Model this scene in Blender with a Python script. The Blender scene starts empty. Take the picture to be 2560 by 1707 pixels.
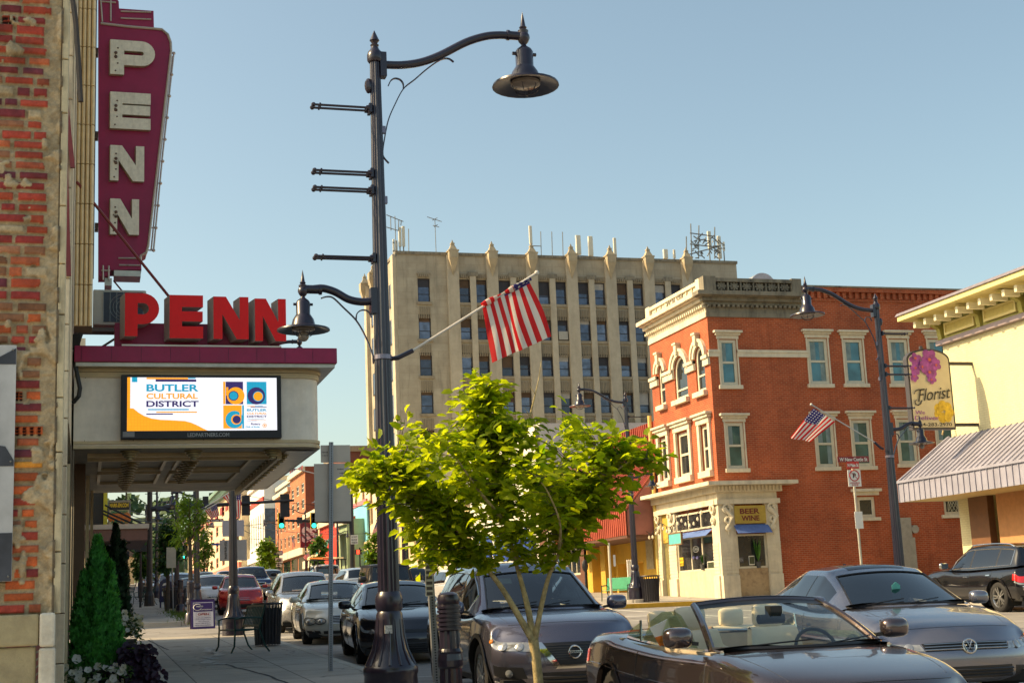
import bpy,bmesh,math,random
import numpy as np
from mathutils import Vector,Matrix
SC=bpy.context.scene
COL=SC.collection
PI=math.pi
rnd=random.Random(7)
# camera
FPX,YAW,PITCH,ROLL=3555.0,0.2935,0.1836,0.0429
EYE=Vector((0,0,1.45))
_cy,_sy,_cp,_sp=math.cos(YAW),math.sin(YAW),math.cos(PITCH),math.sin(PITCH)
C_FWD=Vector((_sy*_cp,_cy*_cp,_sp))
_r0=Vector((_cy,-_sy,0));_u0=_r0.cross(C_FWD)
C_RIGHT=_r0*math.cos(ROLL)-_u0*math.sin(ROLL)
C_UP=C_RIGHT.cross(C_FWD)
camd=bpy.data.cameras.new('camera');cam=bpy.data.objects.new('camera',camd);COL.objects.link(cam)
camd.lens=50.0;camd.sensor_width=36.0;camd.clip_start=0.1;camd.clip_end=5000
m=Matrix((C_RIGHT,C_UP,-C_FWD)).transposed().to_4x4();m.translation=EYE
cam.matrix_world=m
SC.camera=cam
# light
SUN_EL=math.radians(37.0)
SUN_AZ=math.atan2(-1.0,0.22)
sun_dir=Vector((math.sin(SUN_AZ)*math.cos(SUN_EL),math.cos(SUN_AZ)*math.cos(SUN_EL),math.sin(SUN_EL)))
sd=bpy.data.lights.new('sun','SUN');sd.energy=2.45;sd.angle=math.radians(0.55);sd.color=(1.0,0.75,0.42)
so=bpy.data.objects.new('sun',sd);COL.objects.link(so)
so.rotation_euler=(-sun_dir).to_track_quat('-Z','Y').to_euler();so.location=(0,0,60)
w=bpy.data.worlds.new('World');SC.world=w;w.use_nodes=True
nt=w.node_tree;nt.nodes.clear()
out=nt.nodes.new('ShaderNodeOutputWorld');bg=nt.nodes.new('ShaderNodeBackground');sky=nt.nodes.new('ShaderNodeTexSky')
sky.sky_type='NISHITA';sky.sun_disc=False;sky.sun_elevation=SUN_EL;sky.sun_rotation=SUN_AZ
sky.altitude=300;sky.air_density=1.0;sky.dust_density=3.2;sky.ozone_density=1.0
bg.inputs[1].default_value=0.10
tint=nt.nodes.new('ShaderNodeMix');tint.data_type='RGBA';tint.blend_type='MULTIPLY';tint.inputs[0].default_value=1.0;tint.inputs[7].default_value=(.84,.815,.655,1)
nt.links.new(sky.outputs[0],tint.inputs[6]);nt.links.new(tint.outputs[2],bg.inputs[0]);nt.links.new(bg.outputs[0],out.inputs[0])
SC.view_settings.view_transform='Standard';SC.view_settings.look='None'
SC.view_settings.exposure=1.55;SC.view_settings.gamma=1.0
SC.cycles.max_bounces=8;SC.cycles.transparent_max_bounces=16
SC.cycles.caustics_reflective=False;SC.cycles.caustics_refractive=False
SC.cycles.sample_clamp_indirect=6.0
# measuring on real planes
def ray(px,py):return C_RIGHT*((px-1280)/FPX)-C_UP*((py-853.5)/FPX)+C_FWD
def atY(px,py,Y):
 d=ray(px,py);return EYE+d*(Y/d.y)
def atX(px,py,X):
 d=ray(px,py);return EYE+d*(X/d.x)
def atD(px,py,D):return EYE+ray(px,py)*D
ZPTS=[(-60,-2.0),(7,0.0),(50,1.29),(100,3.0),(200,6.2),(320,9.5),(520,15.0),(900,24.0)]
def zg(Y):
 for(a,za),(b,zb)in zip(ZPTS,ZPTS[1:]):
  if Y<=b:return za+(zb-za)*(Y-a)/(b-a)
 return ZPTS[-1][1]
def slope(Y):return(zg(Y+.5)-zg(Y-.5))
# objects
LOC={}
def _loc(p):return LOC.get(p.name,Vector((0,0,0)))if p else Vector((0,0,0))
def tag(o,label=None,cat=None,group=None,kind=None):
 if label:o['label']=label
 if cat:o['category']=cat
 if group:o['group']=group
 if kind:o['kind']=kind
 return o
def thing(name,label,cat,loc=(0,0,0),group=None,rot=None,local=False):
 o=bpy.data.objects.new(name,None);COL.objects.link(o)
 o.location=loc;o.empty_display_size=.2
 if rot:o.rotation_euler=rot
 LOC[o.name]=Vector((0,0,0))if local else Vector(loc)
 return tag(o,label,cat,group)
def dup(o,parent=None):
 c=o.copy();COL.objects.link(c);c.parent=parent;LOC[c.name]=LOC.get(o.name,Vector((0,0,0)))
 for ch in list(o.children):dup(ch,c)
 return c
class MB:
 def __init__(s):s.v=[];s.f=[];s.m=[];s.uv={}
 def add(s,vs,fs,mi=0):
  n=len(s.v);s.v.extend([tuple(p)for p in vs])
  for f in fs:s.f.append(tuple(i+n for i in f));s.m.append(mi)
  return s
 def box(s,c,d,M=None,mi=0):
  x,y,z=d[0]/2,d[1]/2,d[2]/2
  vs=[Vector((a*x,b*y,e*z))for a in(-1,1)for b in(-1,1)for e in(-1,1)]
  if M is not None:vs=[M@p for p in vs]
  c=Vector(c);vs=[p+c for p in vs]
  return s.add(vs,[(0,1,3,2),(4,6,7,5),(0,4,5,1),(2,3,7,6),(0,2,6,4),(1,5,7,3)],mi)
 def span(s,a,b,mi=0):
  return s.box([(a[i]+b[i])/2 for i in range(3)],[abs(a[i]-b[i])for i in range(3)],mi=mi)
 def bar(s,p,q,w,h=None,up=(0,0,1),mi=0):
  p,q=Vector(p),Vector(q);h=h or w;d=q-p;L=d.length
  if L<1e-6:return s
  x=d/L;u=Vector(up)
  if abs(x.dot(u))>.98:u=Vector((0,1,0))
  y=u.cross(x).normalized();z=x.cross(y)
  return s.box((p+q)/2,(L,w,h),Matrix((x,y,z)).transposed(),mi)
 def tube(s,pts,r,n=10,cap=True,mi=0,close=False):
  pts=[Vector(p)for p in pts];k=len(pts)
  rs=r if isinstance(r,(list,tuple))else[r]*k
  vs=[];prev=None
  for i,p in enumerate(pts):
   if close:d=pts[(i+1)%k]-pts[i-1]
   else:d=pts[min(i+1,k-1)]-pts[max(i-1,0)]
   d=d.normalized()if d.length>1e-9 else Vector((0,0,1))
   if prev is None:
    a=Vector((0,0,1))if abs(d.z)<.9 else Vector((1,0,0))
    u=d.cross(a).normalized()
   else:
    u=(prev-d*prev.dot(d))
    u=u.normalized()if u.length>1e-6 else d.orthogonal().normalized()
   prev=u;v=d.cross(u)
   for j in range(n):
    t=2*PI*j/n;vs.append(p+(u*math.cos(t)+v*math.sin(t))*rs[i])
  fs=[]
  for i in range(k-1 if not close else k):
   i2=(i+1)%k
   for j in range(n):fs.append((i*n+j,i*n+(j+1)%n,i2*n+(j+1)%n,i2*n+j))
  if cap and not close:
   fs.append(tuple(range(n-1,-1,-1)));fs.append(tuple((k-1)*n+j for j in range(n)))
  return s.add(vs,fs,mi)
 def cyl(s,p,q,r0,r1=None,n=12,mi=0):return s.tube([p,q],[r0,r0 if r1 is None else r1],n,True,mi)
 def lathe(s,prof,c=(0,0,0),axis=(0,0,1),n=20,mi=0,flute=None,cap=True):
  ax=Vector(axis).normalized();u=ax.orthogonal().normalized();v=ax.cross(u);c=Vector(c)
  vs=[]
  for r,h in prof:
   for j in range(n):
    t=2*PI*j/n;rr=r
    if flute and flute[0]<=h<=flute[1]and j%2:rr=r*flute[2]
    vs.append(c+ax*h+(u*math.cos(t)+v*math.sin(t))*rr)
  fs=[(i*n+j,i*n+(j+1)%n,(i+1)*n+(j+1)%n,(i+1)*n+j)for i in range(len(prof)-1)for j in range(n)]
  if cap and prof[0][0]>1e-4:fs.append(tuple(range(n-1,-1,-1)))
  if cap and prof[-1][0]>1e-4:fs.append(tuple((len(prof)-1)*n+j for j in range(n)))
  return s.add(vs,fs,mi)
 def prism(s,poly,o,U,V,depth,mi=0):
  o,U,V,D=Vector(o),Vector(U),Vector(V),Vector(depth);n=len(poly)
  a=[o+U*p[0]+V*p[1]for p in poly];b=[p+D for p in a]
  fs=[tuple(range(n)),tuple(range(2*n-1,n-1,-1))]
  fs+=[(i,i+n,(i+1)%n+n,(i+1)%n)for i in range(n)]
  return s.add(a+b,fs,mi)
 def grid(s,fn,us,vs_,mi=0,closeu=False):
  nu,nv=len(us),len(vs_)
  P=[fn(u,v)for u in us for v in vs_]
  fs=[(i*nv+j,(i+1)*nv+j,(i+1)*nv+j+1,i*nv+j+1)for i in range(nu-1)for j in range(nv-1)]
  return s.add(P,fs,mi)
 def sphere(s,c,r,n=10,k=7,mi=0):
  rr=r if isinstance(r,(list,tuple))else(r,r,r);c=Vector(c)
  vs=[];fs=[]
  for i in range(k+1):
   th=PI*i/k
   for j in range(n):
    t=2*PI*j/n
    vs.append(c+Vector((rr[0]*math.sin(th)*math.cos(t),rr[1]*math.sin(th)*math.sin(t),rr[2]*math.cos(th))))
  for i in range(k):
   for j in range(n):fs.append((i*n+j,(i+1)*n+j,(i+1)*n+(j+1)%n,i*n+(j+1)%n))
  return s.add(vs,fs,mi)
 def obj(s,name,mats,parent=None,smooth=False,label=None,angle=None,bevel=0,weld=False):
  off=_loc(parent)
  me=bpy.data.meshes.new(name)
  me.from_pydata([(p[0]-off.x,p[1]-off.y,p[2]-off.z)for p in s.v],[],s.f)
  if not isinstance(mats,(list,tuple)):mats=[mats]
  for mm in mats:me.materials.append(mm)
  me.polygons.foreach_set('material_index',s.m)
  me.update()
  bm=bmesh.new();bm.from_mesh(me)
  if weld:bmesh.ops.remove_doubles(bm,verts=bm.verts,dist=1e-4)
  bmesh.ops.recalc_face_normals(bm,faces=bm.faces)
  bm.to_mesh(me);bm.free()
  if smooth:
   me.polygons.foreach_set('use_smooth',[True]*len(me.polygons))
   me.set_sharp_from_angle(angle=math.radians(angle or 40))
  o=bpy.data.objects.new(name,me);COL.objects.link(o)
  if parent:o.parent=parent
  LOC[o.name]=off.copy()
  if label:o['label']=label
  if bevel:
   b=o.modifiers.new('bevel','BEVEL');b.width=bevel;b.segments=2;b.limit_method='ANGLE';b.angle_limit=math.radians(50)
  return o
 def each(s,name,mats,parent=None,**k):
  key={};par=[]
  def find(i):
   while par[i]!=i:par[i]=par[par[i]];i=par[i]
   return i
  ids=[]
  for p in s.v:
   q=(round(p[0],3),round(p[1],3),round(p[2],3))
   if q not in key:key[q]=len(par);par.append(len(par))
   ids.append(key[q])
  for f in s.f:
   for i in f[1:]:
    a,b=find(ids[f[0]]),find(ids[i]);par[a]=b
  groups={}
  for f,mi in zip(s.f,s.m):groups.setdefault(find(ids[f[0]]),[]).append((f,mi))
  out=[]
  for fs in groups.values():
   mb=MB();mp={}
   for f,mi in fs:
    for i in f:
     if i not in mp:mp[i]=len(mb.v);mb.v.append(s.v[i])
    mb.f.append(tuple(mp[i]for i in f));mb.m.append(mi)
   out.append(mb.obj(name,mats,parent,**k))
  return out
  # materials
MATS={}
def _nodes(name):
 mt=bpy.data.materials.new(name);mt.use_nodes=True;t=mt.node_tree
 b=t.nodes['Principled BSDF'];MATS[name]=mt
 return mt,t,b
def mixrgb(t,fac,a,b,mode='MIX'):
 n=t.nodes.new('ShaderNodeMix');n.data_type='RGBA';n.blend_type=mode
 for inp,val in((n.inputs[0],fac),(n.inputs[6],a),(n.inputs[7],b)):
  if isinstance(val,(int,float)):inp.default_value=val
  elif isinstance(val,tuple):inp.default_value=val if len(val)==4 else(*val,1)
  else:t.links.new(val,inp)
 return n.outputs[2]
def mathn(t,op,a,b=None,c=None):
 n=t.nodes.new('ShaderNodeMath');n.operation=op
 for i,val in enumerate((a,b,c)):
  if val is None:continue
  if isinstance(val,(int,float)):n.inputs[i].default_value=val
  else:t.links.new(val,n.inputs[i])
 return n.outputs[0]
def ramp(t,fac,stops):
 n=t.nodes.new('ShaderNodeValToRGB');e=n.color_ramp.elements
 while len(e)<len(stops):e.new(.5)
 for el,(p,c)in zip(e,stops):el.position=p;el.color=c if len(c)==4 else(*c,1)
 t.links.new(fac,n.inputs[0]);return n.outputs[0]
def coord(t,kind='Object',scale=None):
 tc=t.nodes.new('ShaderNodeTexCoord');o=tc.outputs[kind]
 if scale:
  mp=t.nodes.new('ShaderNodeMapping');mp.inputs['Scale'].default_value=scale if isinstance(scale,tuple)else(scale,)*3
  t.links.new(o,mp.inputs[0]);o=mp.outputs[0]
 return o
def geopos(t):
 return t.nodes.new('ShaderNodeNewGeometry').outputs['Position']
def noise(t,vec,scale,detail=4,rough=.55,dist=0.0):
 n=t.nodes.new('ShaderNodeTexNoise');n.inputs['Scale'].default_value=scale;n.inputs['Detail'].default_value=detail
 n.inputs['Roughness'].default_value=rough;n.inputs['Distortion'].default_value=dist
 t.links.new(vec,n.inputs['Vector']);return n.outputs['Fac']
def bump(t,b,h,strength=.3,dist=.01):
 n=t.nodes.new('ShaderNodeBump');n.inputs['Strength'].default_value=strength;n.inputs['Distance'].default_value=dist
 t.links.new(h,n.inputs['Height']);t.links.new(n.outputs[0],b.inputs['Normal'])
def mat(name,col,rough=.5,metal=0.0,var=.12,vscale=6.0,bmp=0.0,bscale=40.0,coat=0.0,spec=None,emit=None):
 if name in MATS:return MATS[name]
 mt,t,b=_nodes(name)
 b.inputs['Roughness'].default_value=rough;b.inputs['Metallic'].default_value=metal
 if coat:b.inputs['Coat Weight'].default_value=coat;b.inputs['Coat Roughness'].default_value=.04
 if spec is not None:b.inputs['Specular IOR Level'].default_value=spec
 if var:
  p=coord(t)
  f=noise(t,p,vscale,5,.6)
  lo=tuple(c*(1-var)for c in col);hi=tuple(min(1,c*(1+var))for c in col)
  c=ramp(t,f,[(.3,lo),(.7,hi)])
  t.links.new(c,b.inputs['Base Color'])
  if rough>.2:t.links.new(mathn(t,'MULTIPLY_ADD',f,.2,rough-.1),b.inputs['Roughness'])
  if bmp:bump(t,b,noise(t,p,bscale,4,.6),bmp)
 else:b.inputs['Base Color'].default_value=(*col,1)
 if emit:
  b.inputs['Emission Color'].default_value=(*emit[0],1);b.inputs['Emission Strength'].default_value=emit[1]
 return mt
def uvz(t):
 s=t.nodes.new('ShaderNodeSeparateXYZ');t.links.new(coord(t),s.inputs[0])
 c=t.nodes.new('ShaderNodeCombineXYZ');t.links.new(mathn(t,'ADD',s.outputs[0],s.outputs[1]),c.inputs[0]);t.links.new(s.outputs[2],c.inputs[1])
 return c.outputs[0]
def brickmat(name,c1,c2,mortar,bw=.21,bh=.075,ms=.008,rough=.85,var=.25,bmp=.5,stain=.0):
 if name in MATS:return MATS[name]
 mt,t,b=_nodes(name);v=uvz(t)
 n=t.nodes.new('ShaderNodeTexBrick');t.links.new(v,n.inputs['Vector'])
 n.inputs['Color1'].default_value=(*c1,1);n.inputs['Color2'].default_value=(*c2,1);n.inputs['Mortar'].default_value=(*mortar,1)
 n.inputs['Scale'].default_value=1.0;n.inputs['Brick Width'].default_value=bw;n.inputs['Row Height'].default_value=bh
 n.inputs['Mortar Size'].default_value=ms;n.inputs['Mortar Smooth'].default_value=.2;n.inputs['Bias'].default_value=0.0
 p=coord(t)
 f=noise(t,p,.55,6,.62)
 c=mixrgb(t,1.0,n.outputs['Color'],ramp(t,f,[(.25,(1-var,)*3),(.75,(1+var*.4,)*3)]),'MULTIPLY')
 if stain:
  pm=coord(t,'Object',(1.3,1.3,.18));f2=noise(t,pm,1.0,5,.7)
  c=mixrgb(t,ramp(t,f2,[(.52,(0,0,0)),(.75,(stain,)*3)]),c,tuple(x*.35 for x in c1))
 t.links.new(c,b.inputs['Base Color']);b.inputs['Roughness'].default_value=rough
 bump(t,b,mathn(t,'ADD',mathn(t,'MULTIPLY',n.outputs['Fac'],-1.0),mathn(t,'MULTIPLY',noise(t,p,60,3),.5)),bmp,.012)
 return mt
def weathered(name,col,dark,rough=.8,amt=.6,scale=1.2,streak=True,bmp=.25):
 if name in MATS:return MATS[name]
 mt,t,b=_nodes(name);p=coord(t)
 f=noise(t,p,scale*3,6,.65)
 f2=noise(t,coord(t,'Object',(scale*2.2,scale*2.2,scale*.35)if streak else scale),1.0,6,.7)
 c=mixrgb(t,1.0,ramp(t,f,[(.3,tuple(x*.86 for x in col)),(.7,tuple(min(1,x*1.08)for x in col))]),(1,1,1),'MULTIPLY')
 c=mixrgb(t,ramp(t,f2,[(.48,(0,0,0)),(.78,(amt,)*3)]),c,dark)
 t.links.new(c,b.inputs['Base Color']);b.inputs['Roughness'].default_value=rough
 bump(t,b,noise(t,p,45,5,.65),bmp,.01)
 return mt
def glassmat(name,tint=(.25,.3,.33),rough=.02,refl=1.0):
 if name in MATS:return MATS[name]
 mt,t,b=_nodes(name);t.nodes.remove(b);o=t.nodes['Material Output']
 tr=t.nodes.new('ShaderNodeBsdfTransparent');tr.inputs[0].default_value=(*tint,1)
 gl=t.nodes.new('ShaderNodeBsdfGlossy');gl.inputs['Roughness'].default_value=rough;gl.inputs[0].default_value=(1,1,1,1)
 fr=t.nodes.new('ShaderNodeFresnel');fr.inputs[0].default_value=1.55
 mx=t.nodes.new('ShaderNodeMixShader')
 t.links.new(mathn(t,'MULTIPLY_ADD',fr.outputs[0],refl,.04),mx.inputs[0]);t.links.new(tr.outputs[0],mx.inputs[1]);t.links.new(gl.outputs[0],mx.inputs[2])
 t.links.new(mx.outputs[0],o.inputs[0])
 return mt
def panemat(name,col=(.03,.045,.05),spec=1.0,metal=.35,rough=.04,wav=.03):
 if name in MATS:return MATS[name]
 mt,t,b=_nodes(name);p=coord(t)
 b.inputs['Roughness'].default_value=rough;b.inputs['Metallic'].default_value=metal;b.inputs['Specular IOR Level'].default_value=spec
 f=noise(t,p,1.7,3,.5)
 t.links.new(ramp(t,f,[(.3,tuple(c*.6 for c in col)),(.7,tuple(c*1.4 for c in col))]),b.inputs['Base Color'])
 bump(t,b,noise(t,p,1.3,2),wav,.05)
 return mt
 # lettering
_tc={}
def text_geo(body,bold=0.0,extr=0.0,shear=0.0,spacing=1.0):
 key=(body,bold,extr,shear,spacing)
 if key in _tc:return _tc[key]
 cu=bpy.data.curves.new('lettering','FONT');cu.body=body;cu.size=1.0;cu.extrude=extr;cu.offset=bold;cu.shear=shear
 cu.space_character=spacing;cu.resolution_u=4;cu.align_x='LEFT'
 ob=bpy.data.objects.new('lettering',cu);COL.objects.link(ob)
 bpy.context.view_layer.update()
 me=bpy.data.meshes.new_from_object(ob.evaluated_get(bpy.context.evaluated_depsgraph_get()))
 vs=[v.co.copy()for v in me.vertices];fs=[tuple(p.vertices)for p in me.polygons]
 bpy.data.objects.remove(ob);bpy.data.curves.remove(cu);bpy.data.meshes.remove(me)
 _tc[key]=(vs,fs);return vs,fs
def text_into(mb,body,o,U,V,width,height,bold=0.0,depth=.006,mi=0,shear=0.0,spacing=1.0,fit=True):
 vs,fs=text_geo(body,bold,.5,shear,spacing)
 if not vs:return
 o,U,V=Vector(o),Vector(U).normalized(),Vector(V).normalized();N=U.cross(V)
 x0=min(v.x for v in vs);x1=max(v.x for v in vs);y0=min(v.y for v in vs);y1=max(v.y for v in vs)
 sx=width/(x1-x0);sy=height/(y1-y0)
 mb.add([o+U*((v.x-x0)*sx)+V*((v.y-y0)*sy)+N*((v.z+.5)*depth)for v in vs],fs,mi)
 # shared materials
M={}
def ground_mat(name,base,joint=None,patch=.35,seam=(1.5,1.5),crack=.5):
 mt,t,b=_nodes(name);p=coord(t)
 f=noise(t,p,.35,6,.6);g=noise(t,p,55,3,.6);h=noise(t,p,2.6,5,.65)
 c=ramp(t,f,[(.28,tuple(x*(1-patch)for x in base)),(.72,tuple(min(1,x*(1+patch*.6))for x in base))])
 c=mixrgb(t,.55,c,ramp(t,g,[(.3,(.72,)*3),(.7,(1.25,)*3)]),'MULTIPLY')
 c=mixrgb(t,.5,c,ramp(t,h,[(.35,(.8,)*3),(.65,(1.15,)*3)]),'MULTIPLY')
 if joint:
  n=t.nodes.new('ShaderNodeTexBrick');t.links.new(p,n.inputs['Vector']);n.offset=0.0
  n.inputs['Color1'].default_value=(1,1,1,1);n.inputs['Color2'].default_value=(.82,.82,.82,1);n.inputs['Mortar'].default_value=(*joint,1)
  n.inputs['Scale'].default_value=1;n.inputs['Brick Width'].default_value=seam[0];n.inputs['Row Height'].default_value=seam[1];n.inputs['Mortar Size'].default_value=.012
  c=mixrgb(t,1,c,n.outputs['Color'],'MULTIPLY')
 if crack:
  vo=t.nodes.new('ShaderNodeTexVoronoi');vo.feature='DISTANCE_TO_EDGE';vo.inputs['Scale'].default_value=.33
  mp=t.nodes.new('ShaderNodeVectorMath');mp.operation='ADD';t.links.new(p,mp.inputs[0])
  nn=t.nodes.new('ShaderNodeTexNoise');nn.inputs['Scale'].default_value=1.4;t.links.new(p,nn.inputs[0]);t.links.new(nn.outputs['Color'],mp.inputs[1])
  t.links.new(mp.outputs[0],vo.inputs['Vector'])
  k=ramp(t,vo.outputs['Distance'],[(.0,(1-crack,)*3),(.012,(1,1,1))])
  c=mixrgb(t,1,c,k,'MULTIPLY')
 t.links.new(c,b.inputs['Base Color']);b.inputs['Roughness'].default_value=.85
 bump(t,b,mathn(t,'ADD',g,h),.35,.006)
 return mt
M['asphalt']=ground_mat('asphalt',(.27,.255,.24))
M['concrete']=ground_mat('concrete',(.44,.40,.34),joint=(.35,.34,.33),patch=.25)
M['kerb']=ground_mat('kerbstone',(.46,.42,.35),patch=.3,crack=0)
M['kerbyellow']=ground_mat('kerb_paint',(.62,.36,.03),patch=.45,crack=0)
M['roadwhite']=ground_mat('road_paint',(.62,.60,.55),patch=.5,crack=.6)
M['roadyellow']=ground_mat('road_yellow_paint',(.55,.36,.05),patch=.5,crack=.6)
M['grass']=mat('grass_ground',(.10,.16,.03),.9,var=.5,vscale=3,bmp=.5)
YS=sorted(set([-60,-20,7]+list(range(0,130,6))+[50,100]+list(range(130,320,15))+[320,400,520,700,900]))
def strip(mb,x0,x1,y0,y1,h,mi=0,fx=None):
 ys=[y0]+[y for y in YS if y0<y<y1]+[y1]
 for a,b in zip(ys,ys[1:]):
  mb.add([(x0,a,zg(a)+h),(x1,a,zg(a)+h),(x1,b,zg(b)+h),(x0,b,zg(b)+h)],[(0,1,2,3)],mi)
def slab(mb,x0,x1,y0,y1,h,mi=0):
 strip(mb,x0,x1,y0,y1,h,mi)
 ys=[y0]+[y for y in YS if y0<y<y1]+[y1]
 for a,b in zip(ys,ys[1:]):
  for x in(x0,x1):mb.add([(x,a,zg(a)-.1),(x,b,zg(b)-.1),(x,b,zg(b)+h),(x,a,zg(a)+h)],[(0,1,2,3)],mi)
 for y in(y0,y1):mb.add([(x0,y,zg(y)-.1),(x1,y,zg(y)-.1),(x1,y,zg(y)+h),(x0,y,zg(y)+h)],[(0,1,2,3)],mi)
g=MB();strip(g,-400,600,-60,900,0);tag(g.obj('road',M['asphalt']),kind='structure')
XC=4.15
LG0,LG1=37.0,49.0
g=MB();slab(g,-30,XC-.16,2,LG0,.15);slab(g,-30,XC-.16,LG1,520,.15)
tag(g.obj('left_sidewalk',M['concrete']),kind='structure')
g=MB();slab(g,XC-.156,XC,2,LG0,.152);slab(g,XC-.156,XC,LG1,520,.152)
tag(g.obj('left_kerb',M['kerb']),kind='structure')
XR,YR0=17.4,46.9
g=MB();slab(g,XR+.16,70,YR0+.16,130,.15);slab(g,XR+.16,40,142,520,.15);slab(g,25.2,60,-10,40.2,.15);slab(g,15.4,16.9,24.6,27.6,.15)
tag(g.obj('right_sidewalk',M['concrete']),kind='structure')
g=MB();slab(g,XR,XR+.156,YR0,130,.152);slab(g,XR,XR+.156,142,520,.152)
tag(g.obj('right_kerb',M['kerb']),kind='structure')
g=MB();slab(g,XR+.16,70,YR0,YR0+.156,.153);tag(g.obj('yellow_kerb',M['kerbyellow']),kind='structure')
g=MB()
strip(g,4.6,10.4,50.6,51.1,.004);strip(g,17.1,17.3,36,46.3,.004);strip(g,19.4,19.6,36,46.3,.004)
for yy in(37.3,40.2):strip(g,4.6,16.8,yy,yy+.22,.004)
for k in range(16):
 if not 36<9+6.4*k<50:strip(g,XC+.05,XC+1.6,9+6.4*k,9.12+6.4*k,.004)
for k in range(40):strip(g,7.55,7.67,56+9*k,59+9*k,.004)
tag(g.obj('road_markings',M['roadwhite']),kind='structure')
g=MB();strip(g,10.7,10.82,52,400,.004);strip(g,10.92,11.04,52,400,.004);strip(g,10.7,10.82,-20,36,.004)
tag(g.obj('road_lines',M['roadyellow']),kind='structure')
M['crackfill']=mat('crack_filler',(.03,.03,.032),.8,var=.3)
g=MB()
def crackline(pts,wd):
 for i,(p,q)in enumerate(zip(pts,pts[1:])):
  d=(Vector(q)-Vector(p)).normalized();n=Vector((-d.y,d.x,0))*wd/2
  P=[Vector((*p,zg(p[1])+.154)),Vector((*q,zg(q[1])+.154))]
  g.add([P[0]-n,P[1]-n,P[1]+n,P[0]+n],[(0,1,2,3)])
r2=random.Random(3)
for pts in([(2.95,13),(2.75,17),(2.6,21.5),(2.2,25.5)],[(.6,23.6),(4,24.1)],[(.4,30.5),(4,30.9)],[(1.6,30.8),(1.4,36.8)],[(.3,18.5),(3.9,18.8)]):
 fine=[]
 for(p,q)in zip(pts,pts[1:]):
  for k in range(8):fine.append((p[0]+(q[0]-p[0])*k/8+r2.uniform(-.03,.03),p[1]+(q[1]-p[1])*k/8))
 crackline(fine,.045)
tag(g.obj('sidewalk_crack_lines',M['crackfill']),kind='structure')
g=MB()
for k in range(14):
 x,y=2.05+.035*k+r2.uniform(-.12,.12),25.2+.42*k
 poly=[(x+math.cos(a)*r2.uniform(.05,.17),y+math.sin(a)*r2.uniform(.1,.4))for a in[2*PI*i/9 for i in range(9)]]
 g.add([(px,py,zg(py)+.156+.0002*k)for px,py in poly],[tuple(range(9))])
tag(g.obj('sidewalk_patch_surface',M['roadwhite']),kind='structure')
M['hillgreen']=mat('hill_soil',(.10,.13,.05),.95,var=.5,vscale=.05)
def hill_z(x,y):return 6+42*math.exp(-((x-10)/260)**2)*math.exp(-((y-720)/190)**2)+5*math.sin(x*.03)*math.sin(y*.02+1)
g=MB();g.grid(lambda u,v:(u,v,hill_z(u,v)),[-400+25*i for i in range(41)],[420+30*i for i in range(17)])
tag(g.obj('hill',M['hillgreen'],smooth=True),kind='structure')
M['forest']=mat('forest_leaves',(.06,.10,.04),.9,var=.55,vscale=.3)
g=MB();r2=random.Random(11)
for k in range(420):
 x,y=r2.uniform(-60,190),r2.uniform(440,730);z=hill_z(x,y);R=r2.uniform(3,6)
 for q in range(26):
  a,b=r2.uniform(0,2*PI),r2.uniform(-.3,1);s=R*.42*r2.uniform(.6,1.2)
  c=Vector((x+R*math.cos(a)*math.sqrt(max(0,1-b*b))*.8,y+R*math.sin(a)*.8,z+R*(1+b*.9)))
  u=Vector((r2.uniform(-1,1),r2.uniform(-1,1),r2.uniform(-.5,1))).normalized();v=u.orthogonal().normalized();w_=u.cross(v)
  g.add([c+v*s,c+w_*s*.7,c-v*s,c-w_*s*.7],[(0,1,2,3)])
tag(g.obj('forest',M['forest'],label='distant green wooded hill at the end of the street',),kind='stuff');bpy.data.objects['forest']['category']='woods'
# wall helpers
def WP(ax,pos,u,n,z):return(u,pos-n,z)if ax=='Y' else(pos-n,u,z)
def wbox(mb,ax,pos,u0,u1,n0,n1,z0,z1,mi=0):
 a,b=WP(ax,pos,u0,n0,z0),WP(ax,pos,u1,n1,z1);return mb.span(a,b,mi)
def holed_wall(mb,ax,pos,u0,u1,z0,z1,holes,depth=.22,mi=0):
 us=sorted(set([u0,u1]+[min(max(h[i],u0),u1)for h in holes for i in(0,1)]));zs=sorted(set([z0,z1]+[min(max(h[i],z0),z1)for h in holes for i in(2,3)]))
 for a,b in zip(us,us[1:]):
  for c,d in zip(zs,zs[1:]):
   um,zm=(a+b)/2,(c+d)/2
   if b-a<1e-5 or d-c<1e-5 or any(h[0]<um<h[1]and h[2]<zm<h[3]for h in holes):continue
   mb.add([WP(ax,pos,a,0,c),WP(ax,pos,b,0,c),WP(ax,pos,b,0,d),WP(ax,pos,a,0,d)],[(0,1,2,3)],mi)
 for a,b,c,d in holes:
  k=[(a,c),(b,c),(b,d),(a,d)]
  for i in range(4):
   p,q=k[i],k[(i+1)%4]
   mb.add([WP(ax,pos,p[0],0,p[1]),WP(ax,pos,q[0],0,q[1]),WP(ax,pos,q[0],-depth,q[1]),WP(ax,pos,p[0],-depth,p[1])],[(0,1,2,3)],mi)
def hole_px(ax,pos,xl,yt,xr,yb):
 at=atY if ax=='Y' else atX;ym,xm=(yt+yb)/2,(xl+xr)/2;k=0 if ax=='Y' else 1
 us=sorted([at(xl,ym,pos)[k],at(xr,ym,pos)[k]]);zs=sorted([at(xm,yt,pos)[2],at(xm,yb,pos)[2]])
 return us[0],us[1],zs[0],zs[1]
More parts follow.
